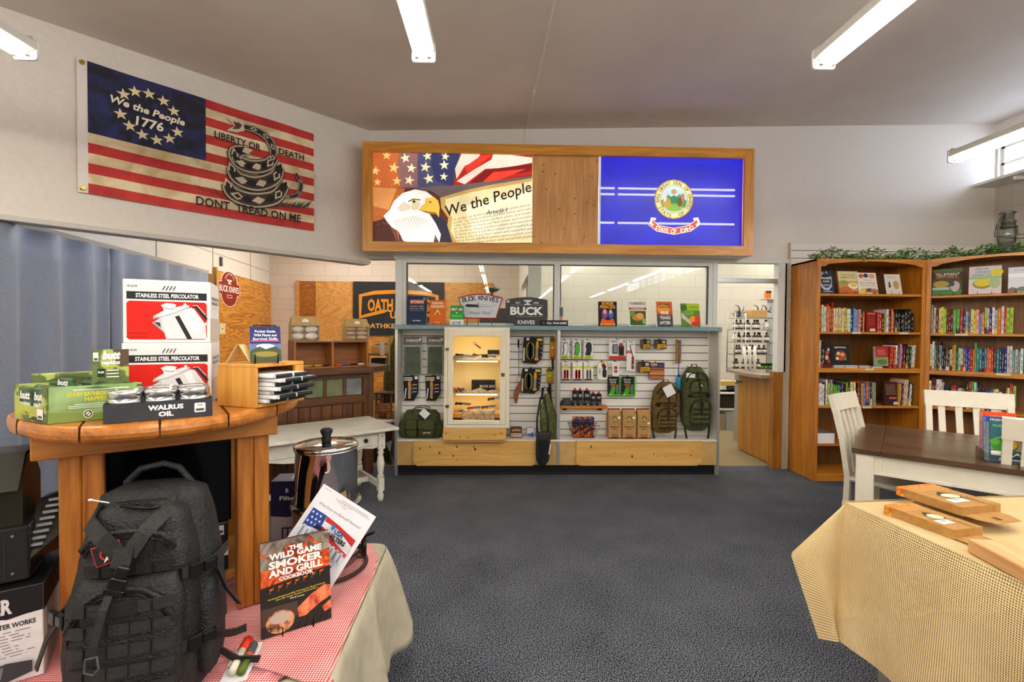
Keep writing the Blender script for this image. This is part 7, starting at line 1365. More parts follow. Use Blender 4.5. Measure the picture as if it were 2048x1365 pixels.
mb = MB(); mb.grid(lambda u, v: (u*.3, .02*math.sin(v*9), .04*math.sin(u*7)*math.sin(PI*u)+.03+v*.0), 12, 3, '#17181a'); mb.grid(lambda u, v: (u*.3, .1*v, .035*math.sin(PI*u)**.5*math.sin(PI*min(1, v*.9+.05))+.001), 12, 6, '#1c1d20'); tag(mb.build('cloth_cap', None, (x, 6.36, zs_+.102)), 'crumpled black cloth lying on the tan carton', 'cloth')
fj = Fr(0, 5.6); xj = fj.p(764, 700)[0]; zj0, zj1 = fj.p(770, 745)[1], fj.p(770, 668)[1]; r = thing('jacket', 'olive work jacket hanging beside the counter post', 'jacket', (xj, 5.6, zj0)); jk = noisy('olive_canvas', '#4a4526', '#6a6238', 20, .9, .3)
mb = MB(); hj = zj1-zj0; softbox(mb, (.14, 0, -.35), .28, .16, hj+.35, jk, 20, 14, 2.5, lambda t: (1.0-.65*max(0, t-.55)/.45, 1-.5*t, .06*t, 0), .08); mb.build('body', r); mb = MB(); mb.box(.09, .11, -.07, .0, hj*.05, hj*.95, '#b8a45a'); mb.build('zip_flap', r)
mb = MB(); mb.tube([(.19, 0, hj+.0), (.19, 0, hj+.06), (.19, .3, hj+.1)], .006, '#b8b09a', 6); mb.build('hanger', r); MB().box(.0, .05, -.09, -.085, hj*.45, hj*.8, '#d9d6cc').build('price_tag', r)
ft = Fr(0, 5.35); xt0, xt1 = ft.p(748, 790)[0], ft.p(786, 790)[0]; ztb_ = ft.p(765, 786)[1]; r = thing('side_table', 'brown spindle stand with terracotta pots between bar and counter', 'table', (xt0, 5.35, 0)); w = xt1-xt0
MB().box(0, w, 0, .3, ztb_-.02, ztb_, sw, .003).build('top', r); zlo = ft.p(765, 838)[1]
for x in (.01, w-.03):
    for y in (0, .27): MB().tube([(x+.01, y+.01, 0), (x+.01, y+.01, ztb_-.02)], .012, sw, 8).build('leg', r)
MB().box(0, w, 0, .3, zlo-.018, zlo, sw, .003).build('lower_shelf', r)
for i in range(5): MB().tube([(w*(.15+.17*i), .012, ztb_-.02), (w*(.15+.17*i), .012, ztb_-.12)], .006, sw, 6).build('spindle', r)
terra = noisy('terracotta', '#a8643c', '#b8764c', 20, .8, .1)
x = ft.p(757, 820)[0]
for i in range(3): R = .075; MB_ = MB().lathe([(R*.75, 0), (R, .07), (R*1.08, .072), (R*1.08, .1), (R*.95, .1), (R*.9, .02), (0, .02)], terra, 18); tag(MB_.build('flower_pot', None, (x+.03, 5.47, zlo+.001+i*.031)), 'terracotta pot, %s of the nested stack on the stand' % ('lowest', 'middle', 'top')[i], 'flower pot')
x = ft.p(771, 820)[0]; tag(MB().box(0, .09, 0, .15, 0, .06, '#a87a42', .002).build('carton', None, (x, 5.38, zlo+.001)), 'small brown carton beside the terracotta pots', 'carton')
for i in range(3): tag(MB().box(0, .2, 0, .14, 0, .01, ('#b8bcc4', '#6a6e78', '#d0d0d4')[i], .001).build('magazine', None, (ft.p(749, 847)[0]+.004*i, 5.2, .42+i*.0105)), 'grey magazine, %s of a flat stack low between bar and counter' % ('lowest', 'middle', 'top')[i], 'magazine')
tag(MB().box(-.02, .24, 0, .16, 0, .419, '#3a2a1c', .004).build('low_crate', None, (ft.p(749, 847)[0], 5.19, .0)), 'dark wooden block under the magazines between bar and counter', 'crate')
mb = MB(); xw0 = Fr(0, 5.0).p(778, 900)[0]; 
for i in range(7):
    mb.tube([(0+.012*i, 0, .02), (.09-.005*i, .02*i, .28)], .003, '#2c2c2e', 5); mb.tube([(.1-.012*i, 0.01, .02), (.0+.006*i, .02*i, .26)], .003, '#8c8c8a', 5)
tag(mb.build('wire_bundle', None, (xw0-.04, 5.02, .0)), 'tangled wire rack pieces on the floor beside the counter end', 'wire')
# ================================================================ FOREGROUND PLATFORM
PZ = .56
canv = noisy('natural_canvas', '#a8a08a', '#b8b19c', 14, .9, .3, bs=300); ging = weave('red_gingham', '#b8323a', '#f2e2de', 880, check=True, alt='#dd8684', bump=.15)
cor = [(-.43, 1.17), (-.46, 1.97), (-2.05, 1.97), (-2.05, .75), (-.95, .75)]
r = thing('platform', 'low display table hidden under canvas and gingham cloths at lower left', 'table', (0, 0, 0))
mb = MB(); mb.add([(x*1.0+(.012 if x < -1 else -.012)*0, y, z) for z in (PZ-.045, PZ-.012) for x, y in ((-.46, 1.19), (-.49, 1.94), (-2.0, 1.94), (-2.0, .8), (-.95, .8))], [(4, 3, 2, 1, 0), (5, 6, 7, 8, 9)] + [(i, (i+1) % 5, 5+(i+1) % 5, 5+i) for i in range(5)], '#8a6a44'); mb.build('table_top', r)
for x, y in ((-.56, 1.3), (-.56, 1.86), (-1.9, 1.86), (-1.9, .9), (-1.0, .9)): MB().box(x-.03, x+.03, y-.03, y+.03, 0, PZ-.046, '#6a4f30', .003).build('leg', r)
def roundpoly(P, rads, n=5):
    o = []
    for i, p in enumerate(P):
        a_ = V((*P[i-1], 0)); b_v = V((*p, 0)); c_ = V((*P[(i+1) % len(P)], 0)); r_ = rads[i]; d1 = (a_-b_v).normalized(); d2 = (c_-b_v).normalized()
        for k in range(n+1): t_ = k/n; q_ = (b_v+d1*r_)*(1-t_)**2+b_v*2*t_*(1-t_)+(b_v+d2*r_)*t_*t_; o.append((q_.x, q_.y))
    return o
ring = roundpoly(cor, [.07, .06, .04, .04, .1], 6)
# densify
def dens(R, st=.03):
    o = []
    for i in range(len(R)):
        a_, b_q = R[i], R[(i+1) % len(R)]; n = max(1, int(math.hypot(b_q[0]-a_[0], b_q[1]-a_[1])/st)); o += [(a_[0]+(b_q[0]-a_[0])*k/n, a_[1]+(b_q[1]-a_[1])*k/n) for k in range(n)]
    return o
R2 = dens(ring); n = len(R2); cen = (-1.2, 1.4)
nrm = []
for i in range(n): a_, b_q = R2[i-1], R2[(i+1) % n]; d_ = V((b_q[0]-a_[0], b_q[1]-a_[1], 0)).normalized(); nrm.append((d_.y, -d_.x))
if (nrm[0][0]*(R2[0][0]-cen[0])+nrm[0][1]*(R2[0][1]-cen[1])) < 0: nrm = [(-a_, -b_q) for a_, b_q in nrm]
arc = [0]
for i in range(1, n): arc.append(arc[-1]+math.hypot(R2[i][0]-R2[i-1][0], R2[i][1]-R2[i-1][1]))
vs = []; lv = 14
for j in range(lv+1):
    t_ = j/lv
    for i in range(n):
        s_ = arc[i]; cr_ = math.exp(-((R2[i][0]+.46)**2+(R2[i][1]-1.97)**2)/.02)
        out_ = .004+.016*(1-math.exp(-t_*9))+t_*(.028+.03*math.sin(s_*15+.7)+.018*math.sin(s_*31))+cr_*.06*t_
        z = PZ-.004-(PZ-.16-.03*math.sin(s_*4))*t_-.006*(1-math.exp(-t_*30))
        if t_ > .85: out_ -= (t_-.85)*.18*(1+math.sin(s_*7))
        vs.append((R2[i][0]+nrm[i][0]*out_, R2[i][1]+nrm[i][1]*out_, z))
mb = MB(); fs = [(j*n+i, j*n+(i+1) % n, (j+1)*n+(i+1) % n, (j+1)*n+i) for j in range(lv) for i in range(n)]; mb.add(vs, fs, canv, True); mb.add([(x, y, PZ-.004) for x, y in R2], [tuple(range(n))], canv)
o = mb.build('canvas_cloth', None, (0, 0, 0), solid=.003); tag(o, 'off-white canvas cloth hanging in folds around the low display table', 'tablecloth')
# gingham
g_px = [(723, 1083), (745, 1092), (755, 1114), (752, 1150), (738, 1206), (722, 1270), (706, 1340), (702, 1372)]
gp = [at_z(x, y, PZ) for x, y in g_px]; gp = [(min(p.x, -.434-.04*max(0, p.y-1.17)), p.y) for p in gp]
G = gp + [(-.47, 1.175), (-.53, 1.20), (-.575, 1.17), (-.66, 1.06), (-.98, .80), (-2.0, .80), (-2.0, 1.93), (-.62, 1.935)]
mb = MB(); Gd = dens(G, .05)
def inside(x, y):
    c = False
    for i in range(len(Gd)):
        (x1_, y1_), (x2_, y2_) = Gd[i-1], Gd[i]
        if (y1_ > y) != (y2_ > y) and x < (x2_-x1_)*(y-y1_)/(y2_-y1_)+x1_: c = not c
    return c
k0 = len(mb.v); cc = (-1.2, 1.45); nr = 24
gv = lambda t_, q_: (cc[0]+(q_[0]-cc[0])*t_, cc[1]+(q_[1]-cc[1])*t_)
vs = []; m_ = len(Gd)
for j in range(nr+1):
    for q_ in Gd: x, y = gv((j/nr)**.8 if j else .001, q_); vs.append((x, y, PZ+.0015+.0012*(1+math.sin(x*31+y*17)*math.sin(y*23-x*5))))
mb.add(vs, [(j*m_+i, j*m_+(i+1) % m_, (j+1)*m_+(i+1) % m_, (j+1)*m_+i) for j in range(nr) for i in range(m_)], ging, True)
# short overhang at the right edge
ed = [q_ for q_ in gp[1:]]
e_n = len(ed); vs = []
for j in range(5):
    for i, q_ in enumerate(ed): vs.append((q_[0]+.012*(1-math.exp(-j))+.006*j*math.sin(i*1.3)*.5, q_[1], PZ+.002-.012*j-.003*math.sin(i*2)*j))
mb.add(vs, [(j*e_n+i, j*e_n+i+1, (j+1)*e_n+i+1, (j+1)*e_n+i) for j in range(4) for i in range(e_n-1)], ging, True)
for i, v_ in enumerate(mb.v): mb.uv[i] = (v_.x, v_.y+v_.z*0)
o = mb.build('gingham_cloth'); tag(o, 'red and white gingham cloth spread on the low display table', 'tablecloth'); GZ = PZ+.0045
# ================================================================ ROUND PLANK TABLE
TZ = 1.22
tA, tB = at_z(98, 870, 1.18), at_z(552, 829, 1.18); TA = math.atan2(tB.y-tA.y, tB.x-tA.x); TF = Fr(tA.x, tA.y, TA); Lw = (tB-tA).length
rim = [(-1.27, 1.25), (-1.12, 1.152), (-.993, 1.114), (-.905, 1.131), (-.821, 1.178), (-.75, 1.262), (-.704, 1.375), (-.693, 1.541), (-.715, 1.69), (-.80, 1.82), (-.95, 1.89), (-1.12, 1.88), (-1.27, 1.78), (-1.36, 1.62), (-1.38, 1.45), (-1.345, 1.33)]
loc_ = [((V((x, y, 0))-TF.o).dot(TF.x), (V((x, y, 0))-TF.o).dot(TF.n)) for x, y in rim]
def catm(P, n=6):
    o = []
    for i in range(len(P)):
        p0, p1, p2, p3 = P[i-1], P[i], P[(i+1) % len(P)], P[(i+2) % len(P)]
        for k in range(n): t = k/n; o.append(tuple(.5*((2*p1[c])+(-p0[c]+p2[c])*t+(2*p0[c]-5*p1[c]+4*p2[c]-p3[c])*t*t+(-p0[c]+3*p1[c]-3*p2[c]+p3[c])*t**3) for c in (0, 1)))
    return o
RL = catm(loc_); pinez = wood('orange_pine_leg', '#c07a2c', '#8f4f14', 'Z', 1.4, .42, dist=1.6); pinex = wood('orange_pine_apron', '#b8762e', '#8a5218', 'X', 1.3, .42, dist=1.4); ptop = wood('orange_pine_plank', '#bf7832', '#935516', 'Y', 1.3, .3, dist=1.2)
r = thing('round_table', 'round orange pine table with plank top and post legs on the gingham', 'table', (tA.x, tA.y, 0), TA); TBL = r
xmin = min(p[0] for p in RL); xmax = max(p[0] for p in RL)
seams = [xmin-.01, -.06, .075, .225, .375, .52, xmax+.01]
def clip(P, x, keep_right):
    o = []; ins_ = (lambda p: p[0] >= x) if keep_right else (lambda p: p[0] <= x)
    for i in range(len(P)):
        a_, b_q = P[i-1], P[i]
        if ins_(a_) != ins_(b_q): t = (x-a_[0])/(b_q[0]-a_[0]); o.append((x, a_[1]+(b_q[1]-a_[1])*t))
        if ins_(b_q): o.append(b_q)
    return o
for i in range(len(seams)-1):
    P_ = clip(clip(RL, seams[i]+.002, True), seams[i+1]-.002, False)
    if len(P_) < 3: continue
    cxm = sum(p[0] for p in P_)/len(P_); cym = sum(p[1] for p in P_)/len(P_); mb = MB(); k = len(P_); e = []
    for z, ins in ((TZ-.038, .012), (TZ-.03, .003), (TZ-.02, 0), (TZ-.01, .002), (TZ-.003, .007), (TZ, .016)):
        for p in P_: d_ = math.hypot(p[0]-cxm, p[1]-cym) or 1; e.append((p[0]-(p[0]-cxm)/d_*ins*(.25 if abs(p[0]-seams[i]-.002) < .001 or abs(p[0]-seams[i+1]+.002) < .001 else 1), p[1]-(p[1]-cym)/d_*ins, z))
    mb.add(e, [tuple(range(k))[::-1], tuple(range(5*k, 6*k))] + [(j*k+a_, j*k+(a_+1) % k, (j+1)*k+(a_+1) % k, (j+1)*k+a_) for j in range(5) for a_ in range(k)], ptop); mb.build('top_plank', r)
ah = .066
for (a_, b_, c_, d_) in ((-.035, Lw+.005, 0, .03), (0, Lw, Lw-.03, Lw), (0, .03, .031, Lw-.031), (Lw-.03, Lw, .031, Lw-.031)): MB().box(a_, b_, c_, d_, TZ-.039-ah, TZ-.039, pinex, .003).build('apron', r)
for x, y in ((.012, .031), (Lw-.105, .031), (.012, Lw-.105), (Lw-.105, Lw-.105)):
    mb = MB(); mb.box(x, x+.045, y, y+.07, GZ, TZ-.04, pinez, .004); mb.build('leg', r); mb = MB(); mb.box(x+.046, x+.09, y+.0, y+.07, GZ, TZ-.04, pinez, .004); mb.build('leg', r)
zsh = .66; MB().box(.06, Lw-.06, .105, Lw-.05, zsh-.022, zsh, wood('pine_shelf', '#b8803a', '#9a6426', 'X', 1.2, .4), .002).build('lower_shelf', r)
# cartons on the lower shelf
def tfbox(name, x0, x1, y0, y1, z0, z1, col, els, label, cat='box', fr=TF, cham=.002):
    mb = MB(); mb.box(0, x1-x0, 0, y1-y0, 0, z1-z0, col, cham); draw(mb, (0, 0, 0), (x1-x0, 0, 0), (0, 0, z1-z0), els, .0006); return tag(mb.build(name, None, fr.w(x0, y0, z0), fr.a), label, cat)
tfbox('carton', .10, Lw-.12, .13, .40, zsh+.001, zsh+.16, '#141416', [('r', .55, .3, 1, .42, '#d8d8dc'), ('p', [(.55, .42), (.6, .46), (.66, .43), (.72, .48), (.8, .45), (.88, .5), (1, .47), (1, .36), (.55, .36)], '#d8d8dc'), ('r', .72, .12, .96, .2, '#c8501c'), ('r', .86, .74, .96, .94, '#dcdcde'), ('r', .87, .78, .95, .84, '#3a3a3e'), ('r', 0, .97, 1, 1, '#5a5a54')], 'black carton with white torn stripe and orange bar on the round table shelf')
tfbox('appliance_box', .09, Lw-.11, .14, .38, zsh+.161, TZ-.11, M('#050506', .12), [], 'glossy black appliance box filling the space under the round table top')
# ---- goods on the round table
napg = noisy('green_camo_print', '#7d9a5a', '#9ab87a', 9, .5, .03, lo=.45, hi=.55); nap2 = noisy('dark_camo_print', '#5a6a34', '#aab45c', 18, .5, .03, lo=.48, hi=.52); pk = noisy('napkin_packet', '#1c3a24', '#3a5f34', 30, .35, .2, lo=.48, hi=.52)
n0, n1 = at_z(95, 850, TZ), at_z(222, 838, TZ); NA = math.atan2(n1.y-n0.y, n1.x-n0.x); NF = Fr(n0.x, n0.y, NA)
r = thing('napkin_display', 'green camouflage counter display box of pocket napkins on the round table', 'display box', (n0.x, n0.y, TZ+.001), NA); Ln, Dn, Hn = .178, .15, .088; e = .0025; SHR = Matrix(((1, -.4, 0, 0), (0, 1, 0, 0), (0, 0, 1, 0), (0, 0, 0, 1)))
mb = MB(); mb.T = SHR; mb.box(0, Ln, 0, e, 0, Hn, napg); draw(mb, (0, 0, 0), (Ln, 0, 0), (0, 0, Hn), [('p', [(0, .3), (.25, .26), (.5, .2), (.75, .28), (1, .22), (1, 0), (0, 0)], '#7c9248'), ('t', .58, .76, .11, 'SCARY BATHROOM SITUATIONS', '#d8cf3a', .03, 0, .78), ('t', .5, .62, .11, 'HAPPEN', '#d8cf3a', .03, 0, .26), ('r', .25, .87, .85, .9, '#dfe8d0'), ('r', .2, .42, .9, .44, '#dfe8d0'), ('r', .2, .37, .88, .39, '#dfe8d0'), ('r', .26, .47, .86, .49, '#dfe8d0'), ('e', .4, .2, .05, .12, '#eef2e4'), ('e', .4, .2, .042, .1, '#5a6a3a'), ('e', .4, .2, .025, .06, '#eef2e4'), ('l', [(.37, .13), (.43, .27)], .02, '#20281a'), ('e', .6, .2, .05, .12, '#c9d4b8'), ('e', .6, .2, .042, .1, '#5a6a3a'), ('e', .6, .2, .022, .06, '#eef2e4'), ('l', [(.57, .13), (.63, .27)], .02, '#20281a'), ('p', [(.35, .93), (.5, .97), (.65, .9), (.5, .9)], '#4a6a3a'), ('r', .93, .9, 1, .96, '#4a4a40')], .0008); mb.build('long_side', r)
mb = MB(); mb.T = SHR; mb.box(0, Ln, Dn-e, Dn, 0, Hn, nap2); mb.box(0, Ln, 0, Dn, 0, .002, napg); mb.box(Ln-e, Ln, e, Dn-e, 0, Hn, nap2); mb.build('back_and_base', r)
mb = MB(); mb.T = SHR; mb.prism([(0, 0), (Dn, 0), (Dn, Hn), (Dn*.93, Hn), (Dn*.86, Hn*.5), (Dn*.7, Hn*.44), (Dn*.3, Hn*.42), (Dn*.18, Hn*.5), (Dn*.14, Hn), (0, Hn)], (0, 0, 0), (0, 1, 0), (e, 0, 0), 1, nap2)
draw(mb, (0, Dn, 0), (0, -Dn, 0), (0, 0, Hn), [('p', [(.1, .1), (.3, .3), (.5, .24), (.6, .38), (.3, .4), (.06, .3)], '#b4bc4a'), ('p', [(.45, .06), (.6, .16), (.8, .14), (.85, .04)], '#3a4424'), ('t', .45, .2, .05, 'FOR SERIOUS AND NOT', '#d8cf3a', .02, 0, .5), ('r', .72, .1, .9, .38, '#ece8e2'), ('r', .75, .13, .87, .2, '#5a5a5a')], .0008); mb.build('cut_out_end', r)
for i in range(2):
    mb = MB(); mb.T = SHR; mb.box(.004, .016, .012+i*.066, .072+i*.066, .003, Hn*.96, pk, .004); draw(mb, (.004, .072+i*.066, .003), (0, -.06, 0), (0, 0, Hn*.95), [('t', .5, .72, .22, 'butt', '#f2f4f0', .04, .2, .8), ('t', .5, .48, .14, 'napkins', '#f2f4f0', .03, .1, .84), ('r', .15, .28, .85, .33, '#c9cf3a')], .001); mb.build('napkin_packet', r)
for i in range(7): x = .03+i*.019; mb = MB(); mb.T = SHR @ Matrix.Translation((x, .01, .004)) @ Matrix.Rotation(.1*math.sin(i*2), 4, 'Y'); mb.box(0, .012, 0, Dn-.022, 0, Hn*(.93+.08*math.sin(i*1.7)), pk, .004); mb.build('napkin_packet', r)
mb = MB(); mb.T = SHR; mb.box(.045, .057, .012, .07, Hn*.95, Hn*1.2, pk, .004); draw(mb, (.045, .07, Hn*.95), (0, -.058, 0), (0, 0, Hn*.25), [('t', .5, .5, .6, 'butt', '#f2f4f0', .04, .2, .8)], .001); mb.build('napkin_packet', r)
# header card of the display
hp = NF.p(184, 765, Dn*.45)[0], NF.p(258, 765, Dn*.45)[0]; zt_h = NF.p(220, 700, Dn*.45)[1]-TZ
mb = MB(); wh_ = hp[1]-hp[0]; hh_ = zt_h-Hn*.9; mb.T = Matrix.Translation((hp[0], Dn*.45, Hn*.9)); mb.box(0, wh_, 0, .003, 0, hh_, nap2)
draw(mb, (0, 0, 0), (wh_, 0, 0), (0, 0, hh_), [('p', [(.55, 1), (1, 1), (1, .6), (.8, .5), (.6, .6), (.65, .8)], '#5a4a34'), ('p', [(0, .55), (.15, .6), (.2, .3), (.1, 0), (0, 0)], '#6a7a4a'), ('t', .52, .84, .2, 'butt', '#f4f6f0', .06, .25, .5), ('t', .5, .64, .11, 'napkins', '#f4f6f0', .04, .15, .5), ('r', .25, .52, .7, .55, '#c9cf3a'), ('r', .14, .25, .34, .47, '#22361f'), ('t', .24, .38, .07, 'butt', '#e8ece4', .03, 0, .16), ('r', .38, .40, .72, .43, '#e8ece0'), ('r', .38, .31, .72, .34, '#e8ece0'), ('r', .38, .22, .72, .25, '#e8ece0'), ('e', .8, .3, .05, .12, '#5f7a34'), ('r', .03, .68, .17, .92, '#ece8e2'), ('r', .05, .7, .15, .77, '#5a5a5a')], .0008)
mb.build('header_card', r)
tfbox('napkin_box', -.03, .13, Dn+.004, Dn+.05, TZ+.001, TZ+.001+Hn+.022, nap2, [('p', [(.1, .8), (.4, .95), (.8, .85), (.6, .75)], '#4a5a30')], 'second camouflage napkin box standing behind the first one', 'display box', NF)
# walrus oil tray
w0, w1 = at_z(206, 850, TZ), at_z(425, 832, TZ); WA = math.atan2(w1.y-w0.y, w1.x-w0.x); WFm = Fr(w0.x, w0.y, WA); Lt_ = (w1-w0).length; Dt = .155; Ht = .047
r = thing('tin_tray', 'dark grey open tray with white lettering holding metal tins on the round table', 'tray', (w0.x, w0.y, TZ+.001), WA); tm = noisy('dark_grey_card', '#2a2d32', '#30333a', 30, .5, .03)
mb = MB(); mb.box(0, Lt_, 0, .002, 0, Ht, tm); draw(mb, (0, 0, 0), (Lt_, 0, 0), (0, 0, Ht), [('t', .55, .66, .24, 'WALRUS', '#f2f2f0', .05, 0, .33), ('t', .55, .3, .24, 'OIL', '#f2f2f0', .05, 0, .14), ('p', rr(.82, .25, .93, .78, .06, 4.4), '#e8e8ea'), ('r', .835, .33, .915, .46, '#4a4a4e'), ('r', .85, .62, .9, .68, '#9a9a9e')], .0006)
mb.box(0, Lt_, Dt-.002, Dt, 0, Ht, tm); mb.box(0, .002, .002, Dt-.002, 0, Ht, tm); mb.box(Lt_-.002, Lt_, .002, Dt-.002, 0, Ht, tm); mb.box(.002, Lt_-.002, .002, Dt-.002, 0, .002, tm); mb.build('tray', r)
tinm = M('#c4c6c8', .22, 1); Rt = (Lt_-.006)/6
def tin(x, y, z, lb):
    q_ = WFm.w(x, y, z); r = thing('metal_tin', lb, 'tin', q_, WA); hh = .036
    MB().lathe([(Rt*.94, 0), (Rt*.97, .003), (Rt*.97, hh*.55)], tinm, 32).build('base', r)
    mb = MB(); mb.lathe([(Rt*.98, hh*.5), (Rt, hh*.54), (Rt, hh*.9), (Rt*.97, hh), (Rt*.88, hh*.99), (Rt*.86, hh*.93), (0.0001, hh*.93)], tinm, 32); mb.add([(Rt*.7*math.cos(2*PI*k/24), Rt*.7*math.sin(2*PI*k/24), hh*.935) for k in range(24)], [tuple(range(24))], '#e6e6e4')
    draw(mb, (-Rt*.6, -Rt*.3, hh*.94), (Rt*1.2, 0, 0), (0, Rt*.6, 0), [('t', .5, .5, .5, 'WALRUS', '#2a2c30', .03)], .0005); mb.build('lid', r)
for i in range(3):
    for j in range(2):
        for k in range(2 if True else 1): tin(.003+Rt*(2*i+1), .004+Rt*(2*j+1)*.98, TZ+.0035+k*.0362, '%s silver tin, %s row of the dark tray, %s layer' % (('left', 'middle', 'right')[i], ('front', 'back')[j], ('lower', 'upper')[k]))
# percolator boxes
wht = noisy('white_box_card', '#dfe0e2', '#e6e7e9', 30, .4, .02)
def percolator(label, px0, pxr, Y, ang, z0, h, w, d, band_v=.745):
    a_ = at_y(px0, 670, Y); r = thing('percolator_box', label, 'box', (a_.x, a_.y, z0), ang)
    mb = MB(); mb.box(0, w, 0, d, 0, h, wht, .0015)
    R_ = [('r', .04, .80 if 0 else .69, .955, .81, '#26282b'), ('t', .5, .75, .062, 'STAINLESS STEEL PERCOLATOR', '#f4f4f2', .03, 0, .72), ('p', rr(.04, .05, .955, .66, .05, w/h), '#d42014'),
          ('t', .16, .15, .022, 'STAINLESS STEEL', '#7a1410', .01, 0, .22), ('t', .15, .09, .022, '2-4 CUP CAPACITY', '#7a1410', .01, 0, .24), ('r', .05, .88, .08, .91, '#9a9a9a'), ('r', .09, .88, .12, .91, '#9a9a9a'), ('r', .13, .88, .16, .91, '#9a9a9a')]
    R_ += [('l', [(.44+.04*k, .84), (.47+.04*k, .91)], .014, '#3c3e42') for k in range(4)]
    R_ += [('p', [(.48, .06), (.40, .42), (.42, .44), (.5, .5), (.72, .55), (.79, .58), (.94, .3), (.95, .06)], '#dcdee2'), ('p', [(.58, .42), (.63, .44), (.78, .06), (.72, .06)], '#26282c'), ('p', [(.68, .5), (.76, .55), (.86, .2), (.84, .1)], '#eff0f3'), ('p', [(.42, .42), (.41, .4), (.32, .31), (.34, .34), (.46, .16)], '#c9ccd0'), ('p', [(.345, .33), (.41, .32), (.42, .24)], '#2a2c30'), ('p', [(.33, .38), (.34, .43), (.46, .52), (.66, .60), (.75, .61), (.75, .57), (.65, .51), (.5, .43)], '#b8bac0'), ('p', [(.35, .42), (.46, .52), (.66, .6), (.73, .59), (.6, .5), (.45, .43)], '#e4e6ea'), ('p', [(.46, .5), (.44, .57), (.42, .6), (.48, .635), (.56, .63), (.6, .61), (.58, .57), (.6, .53), (.54, .49)], '#eef0f4'), ('l', [(.45, .56), (.52, .54), (.58, .55)], .012, '#8a8d94'), ('e', .7, .61, .02, .03, '#e8eaee'), ('l', [(.78, .57), (.83, .59), (.955, .38)], [.03, .04, .04], '#2a2c30'), ('l', [(.79, .6), (.84, .61), (.94, .46)], .012, '#c9ccd2'), ('l', [(.9, .22), (.955, .33)], .03, '#d4d6da')]
    draw(mb, (0, 0, 0), (w, 0, 0), (0, 0, h), R_, .0004)
    draw(mb, (w, 0, 0), (0, d, 0), (0, 0, h), [('t', .5, .74, .05, 'STAINLESS STEEL', '#3a3a3c', .02, 0, .8), ('t', .5, .66, .05, 'PERCOLATOR', '#3a3a3c', .02, 0, .7), ('r', .2, .57, .8, .575, '#5a5a5a'), ('r', .0, .0, 1, .4, '#c9c0b8')], .0006)
    mb.build('carton', r); return a_
PAn = math.radians(24); ph = .188; wp = .222
percolator('white percolator box with red picture, bottom of the two', 243, 402, 1.40, PAn, TZ+.001, ph, wp, .2)
percolator('white percolator box with red picture, on top of the other one', 246, 405, 1.41, PAn-.02, TZ+.002+ph, ph, wp*.985, .17)
# crate with notebooks
k0, k1, k2 = at_z(434, 812, TZ), at_z(511, 818, TZ), at_z(573, 790, TZ); KA = math.atan2(k1.y-k0.y, k1.x-k0.x); KFm = Fr(k0.x, k0.y, KA); kw = (k1-k0).length; kd = .19; kh = .128
pw = wood('small_crate_pine', '#dba04a', '#c07f2c', 'Z', 1.2, .45); r = thing('side_open_crate', 'honey coloured wooden crate open at the side on the round table', 'crate', (k0.x, k0.y, TZ+.001), KA)
MB().box(0, kw, 0, .01, 0, kh-.0105, pw, .001).build('end_panel', r); MB().box(0, kw, kd-.01, kd, 0, kh-.0105, pw, .001).build('end_panel', r); MB().box(0, kw, 0, kd, kh-.01, kh, pw, .001).build('top', r); MB().box(0, .01, .0105, kd-.0105, 0, kh-.0105, pw).build('back', r); MB().box(.0105, kw, .0105, kd-.0105, 0, .01, pw).build('floor', r); MB().box(kw-.012, kw, kd-.035, kd-.0105, .08, kh-.0105, pw).build('corner_block', r)
for i in range(7):
    off = .028*(i % 2)+.004*i; z = TZ+.0125+i*.0125; q_ = KFm.w(.02+off, .02+.004*(i % 3), z); rr_ = thing('notebook', 'white notebook with black grip strip, %s from the bottom of the crate stack' % on[i], 'notebook', q_, KA+.02*math.sin(i*3))
    MB().box(0, kw-.005, 0, .145, .0005, .0115, '#e9e9ea', .002).build('pages', rr_); mb = MB(); mb.tube([(kw+.004, .012, .0065), (kw+.004, .068, .0065)], .006, '#26282b', 8); mb.tube([(kw+.004, .082, .0065), (kw+.004, .138, .0065)], .006, '#26282b', 8); mb.box(kw-.012, kw+.002, .008, .142, .0005, .0115, '#d4d6da', .001); mb.build('spine', rr_)
# easel with calendar book
e0 = KFm.w(kw*.72, .02, TZ+.0015+kh); EA = KA+math.radians(50)
r = thing('desk_calendar', 'small spiral-top book with night sky cover on a black wire easel', 'book', e0, EA); T = Matrix.Rotation(-.42, 4, 'X'); w_, h_ = .085, .115
mb = MB(); mb.T = Matrix.Translation((0, .0, .006)) @ T; mb.box(0, w_, 0, .002, 0, h_, '#1f2350'); draw(mb, (0, 0, 0), (w_, 0, 0), (0, 0, h_), [('r', 0, .5, 1, 1, '#262a66'), ('r', 0, .3, 1, .5, '#5a6a9a'), ('e', .5, .42, .3, .08, '#b8c4d8'), ('p', [(0, .3), (.3, .42), (.5, .34), (.8, .42), (1, .32), (1, 0), (0, 0)], '#3f4a2a'), ('e', .5, .2, .4, .08, '#8a7a3a'), ('t', .5, .86, .07, 'Pocket Guide', '#e8e8f0', .02, 0, .66), ('t', .5, .75, .07, 'Wild Plants and', '#e8e8f0', .02, 0, .74), ('t', .5, .64, .07, 'Survival Skills', '#e8e8f0', .02, 0, .8), ('r', .05, .56, .95, .59, '#c85a7a')], .0005); mb.build('cover', r)
mb = MB(); mb.T = Matrix.Translation((0, .0, .006)) @ T; mb.box(0, w_, .0022, .014, 0, h_, '#e8e6de'); mb.build('pages', r)
